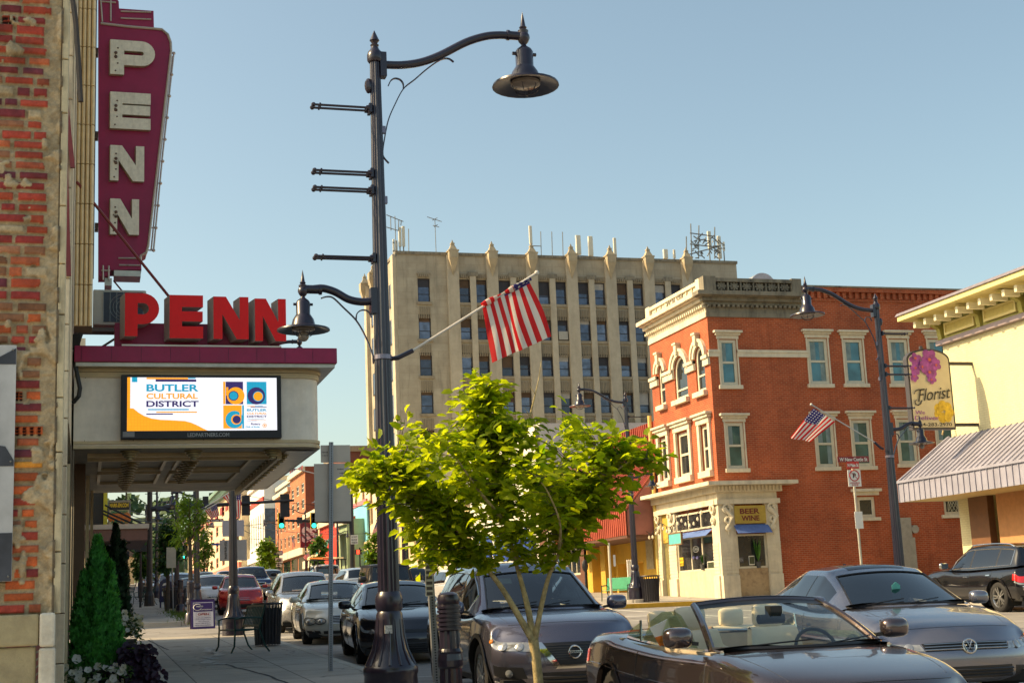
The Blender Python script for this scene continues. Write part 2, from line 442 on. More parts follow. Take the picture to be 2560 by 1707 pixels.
def window(parent,ax,pos,h,fmat,pmat,fw=.07,recess=.1,rail=.5,mull=0,blind=None,bmat=None,sill=None,smat=None,name='window',cw=None):
 a,b,c,d=h;mb=MB();n0,n1=-recess-.05,-recess+.04;e=.003
 wbox(mb,ax,pos,a+e,a+fw,n0,n1,c+e,d-e);wbox(mb,ax,pos,b-fw,b-e,n0,n1,c+e,d-e)
 wbox(mb,ax,pos,a+fw,b-fw,n0,n1,c+e,c+fw);wbox(mb,ax,pos,a+fw,b-fw,n0,n1,d-fw,d-e)
 if rail:
  zr=c+(d-c)*rail;wbox(mb,ax,pos,a+fw,b-fw,n0,n1-.008,zr-fw*.35,zr+fw*.35)
 for k in range(mull):
  um=a+(b-a)*(k+1)/(mull+1);wbox(mb,ax,pos,um-fw*.3,um+fw*.3,n0,n1-.012,c+fw,d-fw)
 f=mb.obj(name,fmat,parent)
 p=MB();wbox(p,ax,pos,a+fw*.8,b-fw*.8,-recess-.04,-recess-.015,c+fw*.8,d-fw*.8);p.obj('pane',pmat,f)
 if blind:
  q=MB();wbox(q,ax,pos,a+fw,b-fw,-recess-.012,-recess-.008,d-(d-c)*blind,d-fw);q.obj('blind',bmat,f)
 if sill:
  q=MB();wbox(q,ax,pos,a-sill[0],b+sill[0],-recess+.05,sill[1],c-sill[2],c-.002);q.obj('sill',smat,f,bevel=.01)
 return f
 # right hand side of the street
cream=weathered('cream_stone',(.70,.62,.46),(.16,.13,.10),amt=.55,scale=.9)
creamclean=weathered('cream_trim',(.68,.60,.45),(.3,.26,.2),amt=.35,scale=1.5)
darkstone=weathered('soot_shade_stone',(.24,.21,.155),(.035,.03,.025),amt=.95,scale=1.3)  # soot plus the darkness of the shaded face, both put into the stone colour
redbrick=brickmat('red_brick',(.51,.098,.028),(.38,.065,.018),(.48,.22,.11),stain=.6,var=.4)
winwhite=mat('cream_paint',(.62,.56,.42),.5,var=.08)
tealpane=panemat('teal_pane',(.05,.13,.15),metal=.45);darkpane=panemat('dark_pane',(.022,.028,.032),metal=.25)
curtain=mat('grey_curtain',(.20,.27,.27),.8,var=.25,vscale=4)
# the corner building with the bar
XB,YB=22.65,49.0
fy=lambda px,py:atY(px,py,YB);fx=lambda px,py:atX(px,py,XB)
bar=thing('brick_building','three storey red brick corner building with cream stone storefront under BEER WINE sign','building',(XB,YB,zg(YB)+.15))
YL=fx(1652,1330).y
XE=XB+19.5
zroof2=fy(2200,724).z;zfr0,zfr1=fy(1890,793).z,fy(1890,757).z;ztop=fy(1890,698).z;zc0=zfr1;zc1=fy(1890,742).z
Wtop=[hole_px('Y',YB,*w_)for w_ in[(1800,849,1843,963),(2021,846,2071,960),(2111,848,2159,959),(2225,848,2272,959),(2322,848,2369,959)]]
Wmid=[hole_px('Y',YB,*w_)for w_ in[(1816,1056,1861,1171),(2040,1051,2087,1167),(2131,1049,2178,1165),(2245,1047,2291,1159),(2342,1046,2388,1158)]]
Wlow=[hole_px('Y',YB,2144,1241,2188,1293),hole_px('Y',YB,2359,1233,2403,1286)]
XP1=fy(1944,1330).x
zs_c=fy(1890,1204).z
zg0=zg(YB)+.12
b=MB()
holed_wall(b,'Y',YB,XB,XE,zg0-1,zfr0,Wtop+Wmid+Wlow)
XP2=fy(2006,780).x
b.add([(XP2+.02,YB,zfr0),(XE,YB,zfr0),(XE,YB,zroof2),(XP2+.02,YB,zroof2)],[(0,1,2,3)])
A=[hole_px('X',XB,1647.5,911,1662,1014),hole_px('X',XB,1686,888,1718,998),hole_px('X',XB,1739,864,1762,980)]
B=[hole_px('X',XB,1652,1093,1672,1203),hole_px('X',XB,1696,1079,1727,1191),hole_px('X',XB,1755,1062,1776,1178)]
holed_wall(b,'X',XB,YB,YL,zg0-1,zfr0,A+B)
for(u0,u1,z0,z1)in A:
 r=(u1-u0)/2;uc=(u0+u1)/2;zs=z1-r
 for sgn in(-1,1):
  arc=[(uc+sgn*r*math.cos(t),zs+r*math.sin(t))for t in[PI/2*i/8 for i in range(9)]]
  poly=arc+[(uc+sgn*r,z1)]if False else[(uc+sgn*r,z1)]+arc
  b.add([WP('X',XB,u,0,z)for u,z in poly],[(0,i,i+1)for i in range(1,9)])
  b.add([WP('X',XB,u,0,z)for u,z in arc]+[WP('X',XB,u,-.22,z)for u,z in arc],[(i,i+1,i+10,i+9)for i in range(8)])
b.add([(XB,YL,zg0-1),(XE,YL,zg0-1),(XE,YL,zfr0),(XB,YL,zfr0)],[(0,1,2,3)])
b.add([(XE,YB,zg0-1),(XE,YL,zg0-1),(XE,YL,zroof2),(XE,YB,zroof2)],[(0,1,2,3)])
b.add([(XB,YB,zroof2-.9),(XE,YB,zroof2-.9),(XE,YL,zroof2-.9),(XB,YL,zroof2-.9)],[(0,1,2,3)])
b.obj('wall',redbrick,bar)
q=MB();wbox(q,'Y',YB,XP2+.03,XE,0.002,.16,zroof2-.16,zroof2);k=XP2+.1
while k<XE-.1:wbox(q,'Y',YB,k,k+.14,.002,.10,zroof2-.42,zroof2-.165);k+=.28
wbox(q,'Y',YB,XP2+.03,XE,.002,.05,zroof2-.52,zroof2-.425)
q.obj('brick_cornice',redbrick,bar)
q=MB();wbox(q,'Y',YB,XP2+.03,XE,-.3,.19,zroof2+.002,zroof2+.07);q.obj('coping',darkstone,bar)
def corniced(mb,ax,pos,u0,u1,corner):
 e=lambda n:(u0-n if corner=='lo' else u0)
 for z0,z1,n in((zfr0-.02,zfr0+.16,.06),(zfr0+.16,zfr1-.12,.03),(zfr1-.12,zfr1+.0,.12),(zfr1,zfr1+.14,.26),(zfr1+.14,zc1-.06,.42),(zc1-.06,zc1+.1,.56)):
  wbox(mb,ax,pos,e(n),u1,.002,n,z0,z1-.002)
 k=u0
 while k<u1-.1:wbox(mb,ax,pos,k,k+.1,.03,.2,zfr1-.22,zfr1-.125);k+=.2
 zb,zt=zc1+.1,ztop
 pw=.42;p0=u0 if corner!='lo' else u0-.1;u0=u0 if corner=='lo' else u0+.25
 wbox(mb,ax,pos,p0 if corner=='lo' else u0,u0+pw,-.34,.1,zb,zt+.06);wbox(mb,ax,pos,u1-pw,u1,-.34,.1,zb,zt+.04)
 wbox(mb,ax,pos,u0+pw,u1-pw,-.3,.06,zb,zb+.12);wbox(mb,ax,pos,u0+pw,u1-pw,-.3,.08,zt-.14,zt)
 wbox(mb,ax,pos,u0+pw,u1-pw,-.3,-.16,zb+.12,zt-.14)
 n=max(3,round((u1-u0-2*pw)/.56));st=(u1-u0-2*pw)/n;zm=(zb+zt)/2;hh=(zt-zb-.28)/2
 for i in range(n):
  um=u0+pw+st*(i+.5)
  if n>7 and n//2-1<=i<=n//2+1:
   if i==n//2:wbox(mb,ax,pos,um-st*1.5,um+st*1.5,-.16,.03,zb+.125,zt-.145)
   continue
  for an in(PI/4,-PI/4,PI/2,0):
   du,dz=math.cos(an)*min(st/2,hh*1.25),math.sin(an)*hh
   P,Q=WP(ax,pos,um-du,-.05,zm-dz),WP(ax,pos,um+du,-.05,zm+dz)
   mb.bar(P,Q,.075,.11,up=(0,-1,0)if ax=='Y' else(-1,0,0))
  mb.cyl(WP(ax,pos,um,-.1,zm),WP(ax,pos,um,.025,zm),.08,n=10)
  wbox(mb,ax,pos,u0+pw+st*i-.03,u0+pw+st*i+.03,-.16,.04,zb+.125,zt-.145)
q=MB();corniced(q,'Y',YB,XB,XP2,'lo');q.obj('parapet',darkstone,bar,label='sooty pierced stone parapet and cornice darkened for the shaded side')
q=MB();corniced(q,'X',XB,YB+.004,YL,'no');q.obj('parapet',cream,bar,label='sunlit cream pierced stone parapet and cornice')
q=MB();zm=(zc1+.1+ztop)/2;text_into(q,'ZOLSH',(XB-.035,(YB+YL)/2+.9,zm-.16),(0,-1,0),(0,0,1),1.8,.34,bold=.02,depth=.03);q.obj('lettering',darkstone,bar)
q=MB();bz0,bz1=fy(1900,893).z,fy(1900,876).z
prev=XB-.08
for h in Wtop[:2]:
 wbox(q,'Y',YB,prev,h[0]-.003,.002,.08,bz0,bz1);wbox(q,'Y',YB,prev,h[0]-.003,.003,.11,bz1-.1,bz1+.004);prev=h[1]+.003
 q.obj('belt_course',creamclean,bar);q=MB()
q=MB();prev=YB
spring=[h[3]-(h[1]-h[0])/2 for h in A];zsp=sum(spring)/3
for h in sorted(A)+[(YL,YL,0,0)]:
 wbox(q,'X',XB,prev+.003,h[0]-.003,.002,.1,zsp-.38,zsp);wbox(q,'X',XB,prev+.003,h[0]-.003,.003,.16,zsp-.12,zsp+.006);prev=h[1]
 q.obj('belt_course',cream,bar);q=MB()
for hs in(Wtop,Wmid):
 for i,h in enumerate(hs):
  f=window(bar,'Y',YB,h,winwhite,tealpane,fw=.12,recess=.06,rail=.5,blind=None,sill=(.13,.12,.15),smat=creamclean)
  q=MB();a_,b_,c_,d_=h
  wbox(q,'Y',YB,a_+.13,a_+(b_-a_)*.42,-.074,-.0735,c_+(d_-c_)*.5,d_-.13)
  if i%2:wbox(q,'Y',YB,a_+(b_-a_)*.62,b_-.13,-.074,-.0735,c_+.13,d_-.13)
  q.obj('curtain',curtain,f)
  q=MB();wbox(q,'Y',YB,a_-.10,b_+.10,.002,.06,d_+.02,d_+.16);wbox(q,'Y',YB,a_-.16,b_+.16,.002,.12,d_+.16,d_+.25);wbox(q,'Y',YB,a_-.23,b_+.23,.002,.2,d_+.25,d_+.34)
  wbox(q,'Y',YB,a_-.06,a_-.003,.002,.05,c_,d_+.02);wbox(q,'Y',YB,b_+.003,b_+.06,.002,.05,c_,d_+.02)
  q.obj('lintel',creamclean,f,bevel=.012)
lattice=mat('pale_lattice',(.5,.45,.3),.6,var=.1)
for i,h in enumerate(Wlow):
 f=window(bar,'Y',YB,h,creamclean,darkpane,fw=.12,recess=.08,rail=0,sill=(.15,.12,.13),smat=creamclean)
 q=MB();a_,b_,c_,d_=h;wbox(q,'Y',YB,a_-.16,b_+.16,.002,.1,d_+.05,d_+.19);wbox(q,'Y',YB,a_-.24,b_+.24,.002,.2,d_+.19,d_+.3);q.obj('lintel',creamclean,f)
 if i:
  q=MB()
  for k in range(-3,6):
   for sg in(1,-1):
    p0=[a_+.1+k*.2,c_+.1];p1=[a_+.1+k*.2+sg*.5,d_-.1]
    q.bar((min(max(p0[0],a_+.12),b_-.12),YB-.06,p0[1]),(min(max(p1[0],a_+.12),b_-.12),YB-.06,p1[1]),.02,.01)
  q.obj('lattice',lattice,f)
for(u0,u1,z0,z1)in A:
 r=(u1-u0)/2;uc=(u0+u1)/2;zs=z1-r
 mb=MB();fw=.12
 for s_ in(0,1):wbox(mb,'X',XB,(u0+.003,u1-fw)[s_],(u0+fw,u1-.003)[s_],-.16,-.06,z0,zs)
 ro,ri=r-.004,r-fw
 pts=[2*[0]];N=14
 outer=[(uc+ro*math.cos(PI*i/N),zs+ro*math.sin(PI*i/N))for i in range(N+1)];inner=[(uc+ri*math.cos(PI*i/N),zs+ri*math.sin(PI*i/N))for i in range(N+1)]
 for i in range(N):
  v=[WP('X',XB,*(p[0],n,p[1]))for n in(-.06,-.16)for p in(outer[i],outer[i+1],inner[i+1],inner[i])]
  mb.add(v,[(0,1,2,3),(4,7,6,5),(0,4,5,1),(3,2,6,7)])
 wbox(mb,'X',XB,u0+fw,u1-fw,-.15,-.065,z0,z0+fw);wbox(mb,'X',XB,u0+fw,u1-fw,-.15,-.07,zs-.75,zs-.68)
 if u1-u0>1.6:wbox(mb,'X',XB,uc-.05,uc+.05,-.15,-.068,z0+fw,zs+ri)
 f=mb.obj('arched_window',winwhite,bar)
 q=MB();pl=[(u0+.05,z0+.05)]+[(uc-(r-.05)*math.cos(PI*i/12),zs+(r-.05)*math.sin(PI*i/12))for i in range(13)]+[(u1-.05,z0+.05)]
 q.prism([(p[0],p[1])for p in pl],(XB+.12,0,0),(0,1,0),(0,0,1),(.02,0,0));q.obj('pane',darkpane,f)
 q=MB();r1=r
 for(ra,rb,n)in((r+.005,r+.17,.08),(r+.17,r+.30,.13)):
  for i in range(N):
   v=[WP('X',XB,uc+rr*math.cos(PI*j/N),n_,zs+rr*math.sin(PI*j/N))for n_ in(n,.002)for rr,j in((rb,i),(rb,i+1),(ra,i+1),(ra,i))]
   q.add(v,[(0,1,2,3),(4,7,6,5),(0,4,5,1),(3,2,6,7)]+([(0,3,7,4)]if i==0 else[])+([(1,5,6,2)]if i==N-1 else[]))
 q.prism([(-.08,0),(.08,0),(.13,.42),(-.13,.42)],(XB-.002,uc,zs+r+.02),(0,1,0),(0,0,1),(-.2,0,0));wbox(q,'X',XB,uc-.18,uc+.18,.002,.24,zs+r+.44,zs+r+.52)
 q.obj('arch',cream,f)
 q=MB();wbox(q,'X',XB,u0-.12,u1+.12,-.1,.18,z0-.2,z0-.003);q.obj('sill',cream,f,bevel=.012)
for h in B:
 a_,b_,c_,d_=h
 f=window(bar,'X',XB,h,winwhite,darkpane,fw=.13,recess=.1,rail=.5,mull=1 if b_-a_>1.6 else 0,sill=(.18,.18,.24),smat=cream)
 q=MB()
 for s_ in(-1,1):
  e0,e1=(a_-.2,a_-.003)if s_<0 else(b_+.003,b_+.2)
  wbox(q,'X',XB,e0,e1,.002,.1,c_,d_+.05)
 wbox(q,'X',XB,a_-.22,b_+.22,.002,.12,d_+.05,d_+.26);wbox(q,'X',XB,a_-.28,b_+.28,.002,.2,d_+.26,d_+.38);wbox(q,'X',XB,a_-.36,b_+.36,.002,.28,d_+.38,d_+.47)
 q.obj('surround',cream,f,bevel=.012)
 # stone storefront of that building
NP=.16
zf=lambda px,py:fy(px,py).z
st=MB()
zsill=zf(1870,1420);zwt=zf(1870,1334);zsg0,zsg1=zf(1870,1308),zf(1870,1265);zaw0=zf(1870,1333)
xw0,xw1=fy(1839,1375).x,fy(1914,1375).x;xr1=XP1
zdent=zf(1880,1228);zfz=zf(1880,1253)
wbox(st,'Y',YB,XB-NP,xw0,.003,NP,zg0-.6,zfz);wbox(st,'Y',YB,xw1,xr1,.003,NP,zg0-.6,zfz)
for k in range(9):
 z=zg0+.9+k*(zfz-1.5-zg0-.9)/9
 for(p,q_)in((XB-NP,xw0),(xw1,xr1)):wbox(st,'Y',YB,p-.0,q_,NP+.002,NP+.016,z+.022,z+(zfz-1.5-zg0-.9)/9)
wbox(st,'Y',YB,XB-NP,xw0,NP,NP+.07,zg0-.6,zg0+.85);wbox(st,'Y',YB,xw1,xr1,NP,NP+.07,zg0-.6,zg0+.85)
wbox(st,'Y',YB,XB-NP-.07,xr1+.07,.003,NP+.1,zfz-.09,zfz+.09)
wbox(st,'Y',YB,XB-NP,xr1,.003,NP-.02,zfz+.09,zdent-.02)
for z0,z1,n in((zdent-.02,zdent+.22,.28),(zdent+.22,zdent+.34,.44),(zdent+.34,zs_c-.14,.58),(zs_c-.14,zs_c,.74)):
 wbox(st,'Y',YB,XB-n,xr1+n-.1,.003,n,z0,z1)
k=XB-.2
while k<xr1+.1:wbox(st,'Y',YB,k,k+.07,.1,.35,zdent+.03,zdent+.2);k+=.15
for xc in((XB-NP+xw0)/2,(xw1+xr1)/2):
 for(dz,rr)in((.0,.2),(-.42,.13),(-.72,.09)):
  pts=[(xc+rr*math.cos(t)*(1-t/14),YB-NP-.06,zsg0+.55+dz+rr*math.sin(t)*(1-t/14))for t in[i*.45 for i in range(18)]]
  st.tube(pts,.05,6)
 st.tube([(xc-.12,YB-NP-.08,zsg0+.6),(xc+.16,YB-NP-.1,zsg0+.25),(xc-.02,YB-NP-.06,zsg0-.1),(xc+.03,YB-NP-.02,zsg0-.45)],[.07,.09,.06,.02],7)
L0=YB+.003;hw=hole_px('X',XB,1700,1338,1797,1424)
def yx(px,py):return fx(px,py).y
yd0,yd1=yx(1686,1440),yx(1668,1440);yw0,yw1=yx(1795,1400),yx(1702,1400)
zt0,zt1=fx(1745,1324).z,fx(1745,1279).z;zw0,zw1=fx(1750,1427).z,fx(1745,1340).z
zc_b=zs_c
cols=[(YB-NP,yw0),(yw1,yd0),(yd1,YL)]
for a_,b_ in cols:
 wbox(st,'X',XB,a_+(.0 if a_>YB else NP+.003),b_,.003,NP,zg0-.6,zfz);wbox(st,'X',XB,max(a_,YB+.003),b_,NP,NP+.07,zg0-.6,zg0+.85)
 for k in range(9):
  z=zg0+.9+k*(zfz-1.5-zg0-.9)/9;wbox(st,'X',XB,max(a_,YB+.003),b_,NP+.002,NP+.016,z+.022,z+(zfz-1.5-zg0-.9)/9)
 uc=(max(a_,YB)+b_)/2
 for(dz,rr)in((.0,.2),(-.42,.13)):
  st.tube([(XB-NP-.06,uc+rr*math.cos(t)*(1-t/14),zsg0+.55+dz+rr*math.sin(t)*(1-t/14))for t in[i*.45 for i in range(18)]],.05,6)
wbox(st,'X',XB,YB+.003,YL+.05,.003,NP+.1,zfz-.09,zfz+.09);wbox(st,'X',XB,YB+.003,YL,.003,NP-.02,zfz+.09,zdent-.02)
for z0,z1,n in((zdent-.02,zdent+.22,.28),(zdent+.22,zdent+.34,.44),(zdent+.34,zs_c-.14,.58),(zs_c-.14,zs_c,.74)):
 wbox(st,'X',XB,YB+.004,YL+.35,.003,n,z0,z1)
st.obj('storefront',cream,bar)
marble=weathered('marbled_panel',(.42,.30,.17),(.10,.05,.03),amt=.9,scale=4.0,streak=False,rough=.35)
stucco_panel=weathered('pale_panel',(.62,.52,.36),(.35,.25,.15),amt=.5,scale=2)
q=MB();wbox(q,'Y',YB,xw0+.003,xw1-.003,.003,NP-.04,zg0-.5,zsill);q.obj('base_panel',marble,bar,label='dark marbled panel below the shop window')
q=MB();wbox(q,'X',XB,yw0+.003,yw1-.003,.003,NP-.03,zg0-.5,zw0);q.obj('base_panel',stucco_panel,bar)
shopglass=panemat('shop_glass',(.03,.03,.032),metal=.12,rough=.05)
def shopwin(ax,pos,u0,u1,z0,z1,mulls,n=.05):
 mb=MB();fw=.07
 wbox(mb,ax,pos,u0,u0+fw,.003,n+.05,z0,z1);wbox(mb,ax,pos,u1-fw,u1,.003,n+.05,z0,z1)
 wbox(mb,ax,pos,u0+fw,u1-fw,.003,n+.05,z0,z0+fw);wbox(mb,ax,pos,u0+fw,u1-fw,.003,n+.05,z1-fw,z1)
 for f_ in mulls:wbox(mb,ax,pos,u0+(u1-u0)*f_-.035,u0+(u1-u0)*f_+.035,.004,n+.045,z0+fw,z1-fw)
 f=mb.obj('shop_window',winwhite,bar);p=MB();wbox(p,ax,pos,u0+fw*.9,u1-fw*.9,.004,n,z0+fw*.9,z1-fw*.9);p.obj('pane',shopglass,f);return f
wY=shopwin('Y',YB,xw0+.004,xw1-.004,zsill+.005,zaw0-.02,[])
wX=shopwin('X',XB,yw0+.004,yw1-.004,zw0+.005,zw1,[.33,.63]);wT=shopwin('X',XB,yw0+.004,yw1-.004,zt0,zt1,[.32,.66])
awblue=mat('blue_canvas',(.10,.17,.42),.75,var=.15)
q=MB()
def shade(mb,ax,pos,u0,u1,z0,z1,out):
 P=lambda u,n,z:WP(ax,pos,u,n,z)
 mb.add([P(u0,.12,z1),P(u1,.12,z1),P(u1,out,z0),P(u0,out,z0),P(u0,.10,z1),P(u1,.10,z1),P(u1,out-.02,z0),P(u0,out-.02,z0)],[(0,1,2,3),(7,6,5,4),(0,4,5,1),(2,6,7,3),(0,3,7,4),(1,5,6,2)])
shade(q,'Y',YB,xw0-.08,xw1+.1,zaw0,zsg0-.02,.5);q.obj('awning',awblue,bar)
q=MB();shade(q,'X',XB,yw0+.05,yw1-.05,zw1-.05,zt0-.05,.42);q.obj('awning',awblue,bar)
olive=mat('olive_paint',(.20,.17,.06),.6,var=.2)
q=MB();zdt=fx(1675,1356).z;wbox(q,'X',XB,yd0+.003,yd1-.003,.003,.04,zg0-.1,zdt);d_=q.obj('door',olive,bar)
q=MB();q.sphere((XB-.09,yd0+.18,zg0+1.05),.05);q.obj('handle',mat('brass',(.5,.35,.1),.3,1,var=.05),d_)
q=MB();wbox(q,'X',XB,yd0+.003,yd1-.003,.003,.08,zdt+.003,zfz-.1);q.obj('transom_panel',mat('gold_panel',(.50,.34,.06),.5,var=.25,vscale=2),bar)
q=MB();bulbs=MB();N=16
pts=[]
for i in range(N+1):
 f_=i/N;u=yw0+(yw1-yw0+2.6)*f_;pts.append((XB-.55,u,zfz-.15-.35*abs(math.sin(f_*PI*3))-f_*.35))
q.tube(pts,.012,5,False)
for i,p in enumerate(pts):
 q.cyl(p,(p[0],p[1],p[2]-.1),.02,n=6);bulbs.lathe([(.015,-.1),(.045,-.17),(.05,-.22),(.0,-.27)],p,n=8)
sl=q.obj('string_lights',mat('dark_cable',(.02,.02,.02),.6,var=0));tag(sl,'string of bare bulbs hung over the bar windows','string lights')
bulbs.obj('bulb',mat('bulb_glass',(.75,.68,.5),.15,var=0),sl)
q=MB();wbox(q,'Y',YB,xw0-.03,xw1+.02,.004,.2,zsg0,zsg1+.02);sg=q.obj('sign_panel',mat('mustard_board',(.46,.32,.05),.55,var=.15),bar)
q=MB();ww=xw1-xw0;hh=zsg1-zsg0
text_into(q,'BEER',(xw0+ww*.15,YB-.203,zsg0+hh*.55),(1,0,0),(0,0,1),ww*.66,hh*.31,bold=.03);text_into(q,'WINE',(xw0+ww*.19,YB-.203,zsg0+hh*.14),(1,0,0),(0,0,1),ww*.60,hh*.31,bold=.03)
q.obj('lettering',mat('maroon_ink',(.16,.02,.015),.5,var=0),sg)
teal=mat('teal_board',(.12,.50,.50),.5,var=.15);wood=mat('sign_wood',(.22,.13,.06),.7,var=.3)
c0=fx(1733,1345);hb=thing('hanging_board','blank teal board in a wooden frame hanging over the bar window','sign',(XB-.75,c0.y,c0.z))
q=MB();q.box((XB-.75,c0.y,c0.z),(.05,1.2,.40));q.obj('board',teal,hb)
q=MB()
for s_ in(-1,1):q.box((XB-.75,c0.y,c0.z+s_*.22),(.08,1.3,.05));q.box((XB-.75,c0.y+s_*.62,c0.z),(.08,.05,.40))
q.obj('frame',wood,hb)
q=MB()
for s_ in(-1,1):q.cyl((XB-.75,c0.y+s_*.5,c0.z+.22),(XB-.3,c0.y+s_*.5,zfz-.1),.012,n=6)
q.obj('wire',mat('dark_cable',(.02,.02,.02)),hb)
o0=fx(1744,1372);oy=o0.y
white=mat('white_paint',(.78,.76,.70),.5,var=.04)
on=thing('open_sign','round white OPEN sign inside the bar window','sign',(XB-.06,oy,o0.z))
q=MB();q.tube([(XB-.075,oy+.26*math.cos(t),o0.z+.11*math.sin(t))for t in[2*PI*i/24 for i in range(24)]],.018,6,close=True);q.obj('ring',white,on)
q=MB();text_into(q,'OPEN',(XB-.07,oy+.19,o0.z-.05),(0,-1,0),(0,0,1),.38,.10,bold=.02);q.obj('lettering',white,on)
yel=mat('yellow_print',(.85,.55,.02),.5,var=.05);blk=mat('black_print',(.02,.02,.02),.5,var=0)
for i,(a_,b_)in enumerate(((1395,1405),(1407,1413))):
 p=fx(1707,(a_+b_)/2);q=MB();q.box((XB-.065,p.y,p.z),(.02,.42,.12 if i else.22))
 o=tag(q.obj('window_poster',yel),['yellow notice in the bar window, the upper and larger one','yellow notice in the bar window, the lower and smaller one'][i],'notice','yellow notices in the bar window')
 q=MB();text_into(q,['BEER','WINE'][i],(XB-.076,p.y+.17,p.z-.04),(0,-1,0),(0,0,1),.34,.08,depth=.003);q.obj('lettering',blk,o)
for i,px in enumerate((1738,1747)):
 p=fx(px,1393);q=MB();q.sphere((XB-.07,p.y,p.z),(.03,.12,.06));q.obj('decoration',mat('violet_print',(.25,.22,.5),.4,var=.1),on)
frame_w=mat('white_frame',(.75,.72,.62),.5,var=.03)
for i,(px,py,ax)in enumerate(((1784,1412,'X'),(1877,1400,'Y'))):
 if ax=='X':p=fx(px,py);n=(XB-.075,p.y,p.z);dm=(.03,.72,.3)
 else:p=fy(px,py);n=(p.x,YB-.075,p.z);dm=(.22,.03,.34)
 q=MB();q.box(n,dm);o=tag(q.obj('framed_menu',frame_w),['wide framed menu with photos at the bar window sill','small white framed picture in the shaded bar window'][i],'picture')
 q=MB();k=(dm[0]*.9 if ax=='Y' else.01,dm[1]*.9 if ax=='X' else.01,dm[2]*.8);q.box((n[0]-(.012 if ax=='X' else 0),n[1]-(.012 if ax=='Y' else 0),n[2]),k);q.obj('print',mat('dark_print',(.05,.06,.03),.4,var=.6,vscale=9),o)
leafy=mat('indoor_leaf',(.10,.26,.03),.5,var=.4)
potm=mat('clay_pot',(.06,.06,.06),.6,var=.2)
for i,(px,py,ax,h)in enumerate(((1766,1425,'X',.42),(1893,1420,'Y',.95))):
 p=fx(px,py)if ax=='X' else fy(px,py);o_=Vector((XB-.14,p.y,p.z+.02))if ax=='X' else Vector((p.x,YB-.14,p.z+.02))
 t_=thing('potted_plant',['small bright green plant on the sunlit bar window sill','tall leafy potted plant in the shaded bar window'][i],'plant',o_)
 q=MB();q.lathe([(.07,0),(.1,.22),(.0,.22)],o_,n=10);q.obj('pot',potm,t_)
 q=MB();rr=random.Random(5+i)
 for k in range(26):
  a=rr.uniform(0,2*PI);L=h*rr.uniform(.5,1);s_=rr.uniform(.04,.09);d=Vector((math.cos(a)*.22,math.sin(a)*.06-.02,1)).normalized()if ax=='Y' else Vector((math.cos(a)*.06-.02,math.sin(a)*.3,1)).normalized()
  v=d.orthogonal().normalized();b0=o_+Vector((0,0,.2));q.add([b0,b0+d*L*.5+v*s_,b0+d*L,b0+d*L*.5-v*s_],[(0,1,2,3)])
 q.obj('foliage',leafy,t_)
q=MB();p=fy(1848,1399);wbox(q,'Y',YB,p.x-.16,p.x+.14,.06,.075,p.z-.11,p.z+.11);o=tag(q.obj('window_sign',mat('smoked_board',(.05,.05,.055),.3)),'small dark OPEN board in the shaded bar window','sign')
q=MB();text_into(q,'OPEN',(p.x-.14,YB-.077,p.z-.06),(1,0,0),(0,0,1),.26,.12,depth=.003);q.obj('lettering',mat('grey_print',(.35,.35,.35),.5),o)
rh0=atY(1907,700,YB+6);q=MB()
q.grid(lambda a,v:(rh0.x+.62*math.cos(a),v,rh0.z-.3+.62*math.sin(a)),[PI*i/14 for i in range(15)],[YB+6,YB+9])
q.add([(rh0.x+.62*math.cos(PI*i/14),YB+6,rh0.z-.3+.62*math.sin(PI*i/14))for i in range(15)],[tuple(range(15))])
q.span((rh0.x-.6,YB+6,rh0.z-3),(rh0.x+.6,YB+9,rh0.z-.31));tag(q.obj('roof_hood',mat('galvanised',(.42,.44,.45),.45,.5,var=.15),smooth=True),'round grey metal hood on the roof behind the stone parapet','roof vent')
q=MB();p=fy(2258,1330);wbox(q,'Y',YB,p.x-.2,p.x+.25,.003,.22,p.z-.5,p.z+.55);p2=fy(2262,1380);wbox(q,'Y',YB,p2.x-.3,p2.x+.35,.003,.25,p2.z-.9,p2.z+.55);q.cyl((p.x+.4,YB-.1,p.z+.1),(p.x+.4,YB-.24,p.z+.1),.16,n=14)
tag(q.obj('meter_box',mat('grey_box',(.33,.31,.27),.6,.2,var=.15)),'grey electric meter boxes on the red brick side wall','meter box')
q=MB();p0=fx(1641,1240);p1=fx(1652,1470);q.tube([(XB-.15,YL+.12,zfr0-3),(XB-.15,YL+.12,zg0)],.09,8);tag(q.obj('downpipe',mat('yellow_paint',(.62,.46,.12),.5,var=.1)),'pale yellow downpipe at the far edge of the bar building','downpipe')
# stucco building with the red metal mansard next door
ystucco=weathered('yellow_stucco',(.66,.40,.05),(.30,.18,.04),amt=.35,scale=.8)
redmetal=mat('red_metal_roof',(.42,.10,.06),.5,.1,var=.2,vscale=1)
rat=lambda px,py=1400:ray(px,py).x/ray(px,py).y
Y2a,Y2b=YL+.25,XB/rat(1462)
nb=thing('stucco_building','low yellow stucco shop under a big red ribbed metal mansard','building',(XB,Y2a,zg(Y2a)+.15))
zr0=atX(1560,1345,XB).z;z2g=zg(Y2a)-.5
zlo=fx(1560,1342).z-.1
zhi=zlo+3.4;zpar=fx(1632,1030).z
q=MB();hole=[(Y2a+.6,Y2a+1.9,z2g,zlo-1.0),(Y2a+3.4,Y2a+6.6,z2g,zlo-1.0)]
holed_wall(q,'X',XB+.6,Y2a,Y2b,z2g,zlo+.3,hole,.9)
q.add([(XB+1.4,Y2a,z2g),(XB+1.4,Y2b,z2g),(XB+1.4,Y2b,zlo),(XB+1.4,Y2a,zlo)],[(0,1,2,3)])
wbox(q,'X',XB+.6,Y2a+6.9,Y2a+7.5,.003,.5,z2g,zlo);wbox(q,'X',XB+.6,Y2b-.7,Y2b,.003,.5,z2g,zlo)
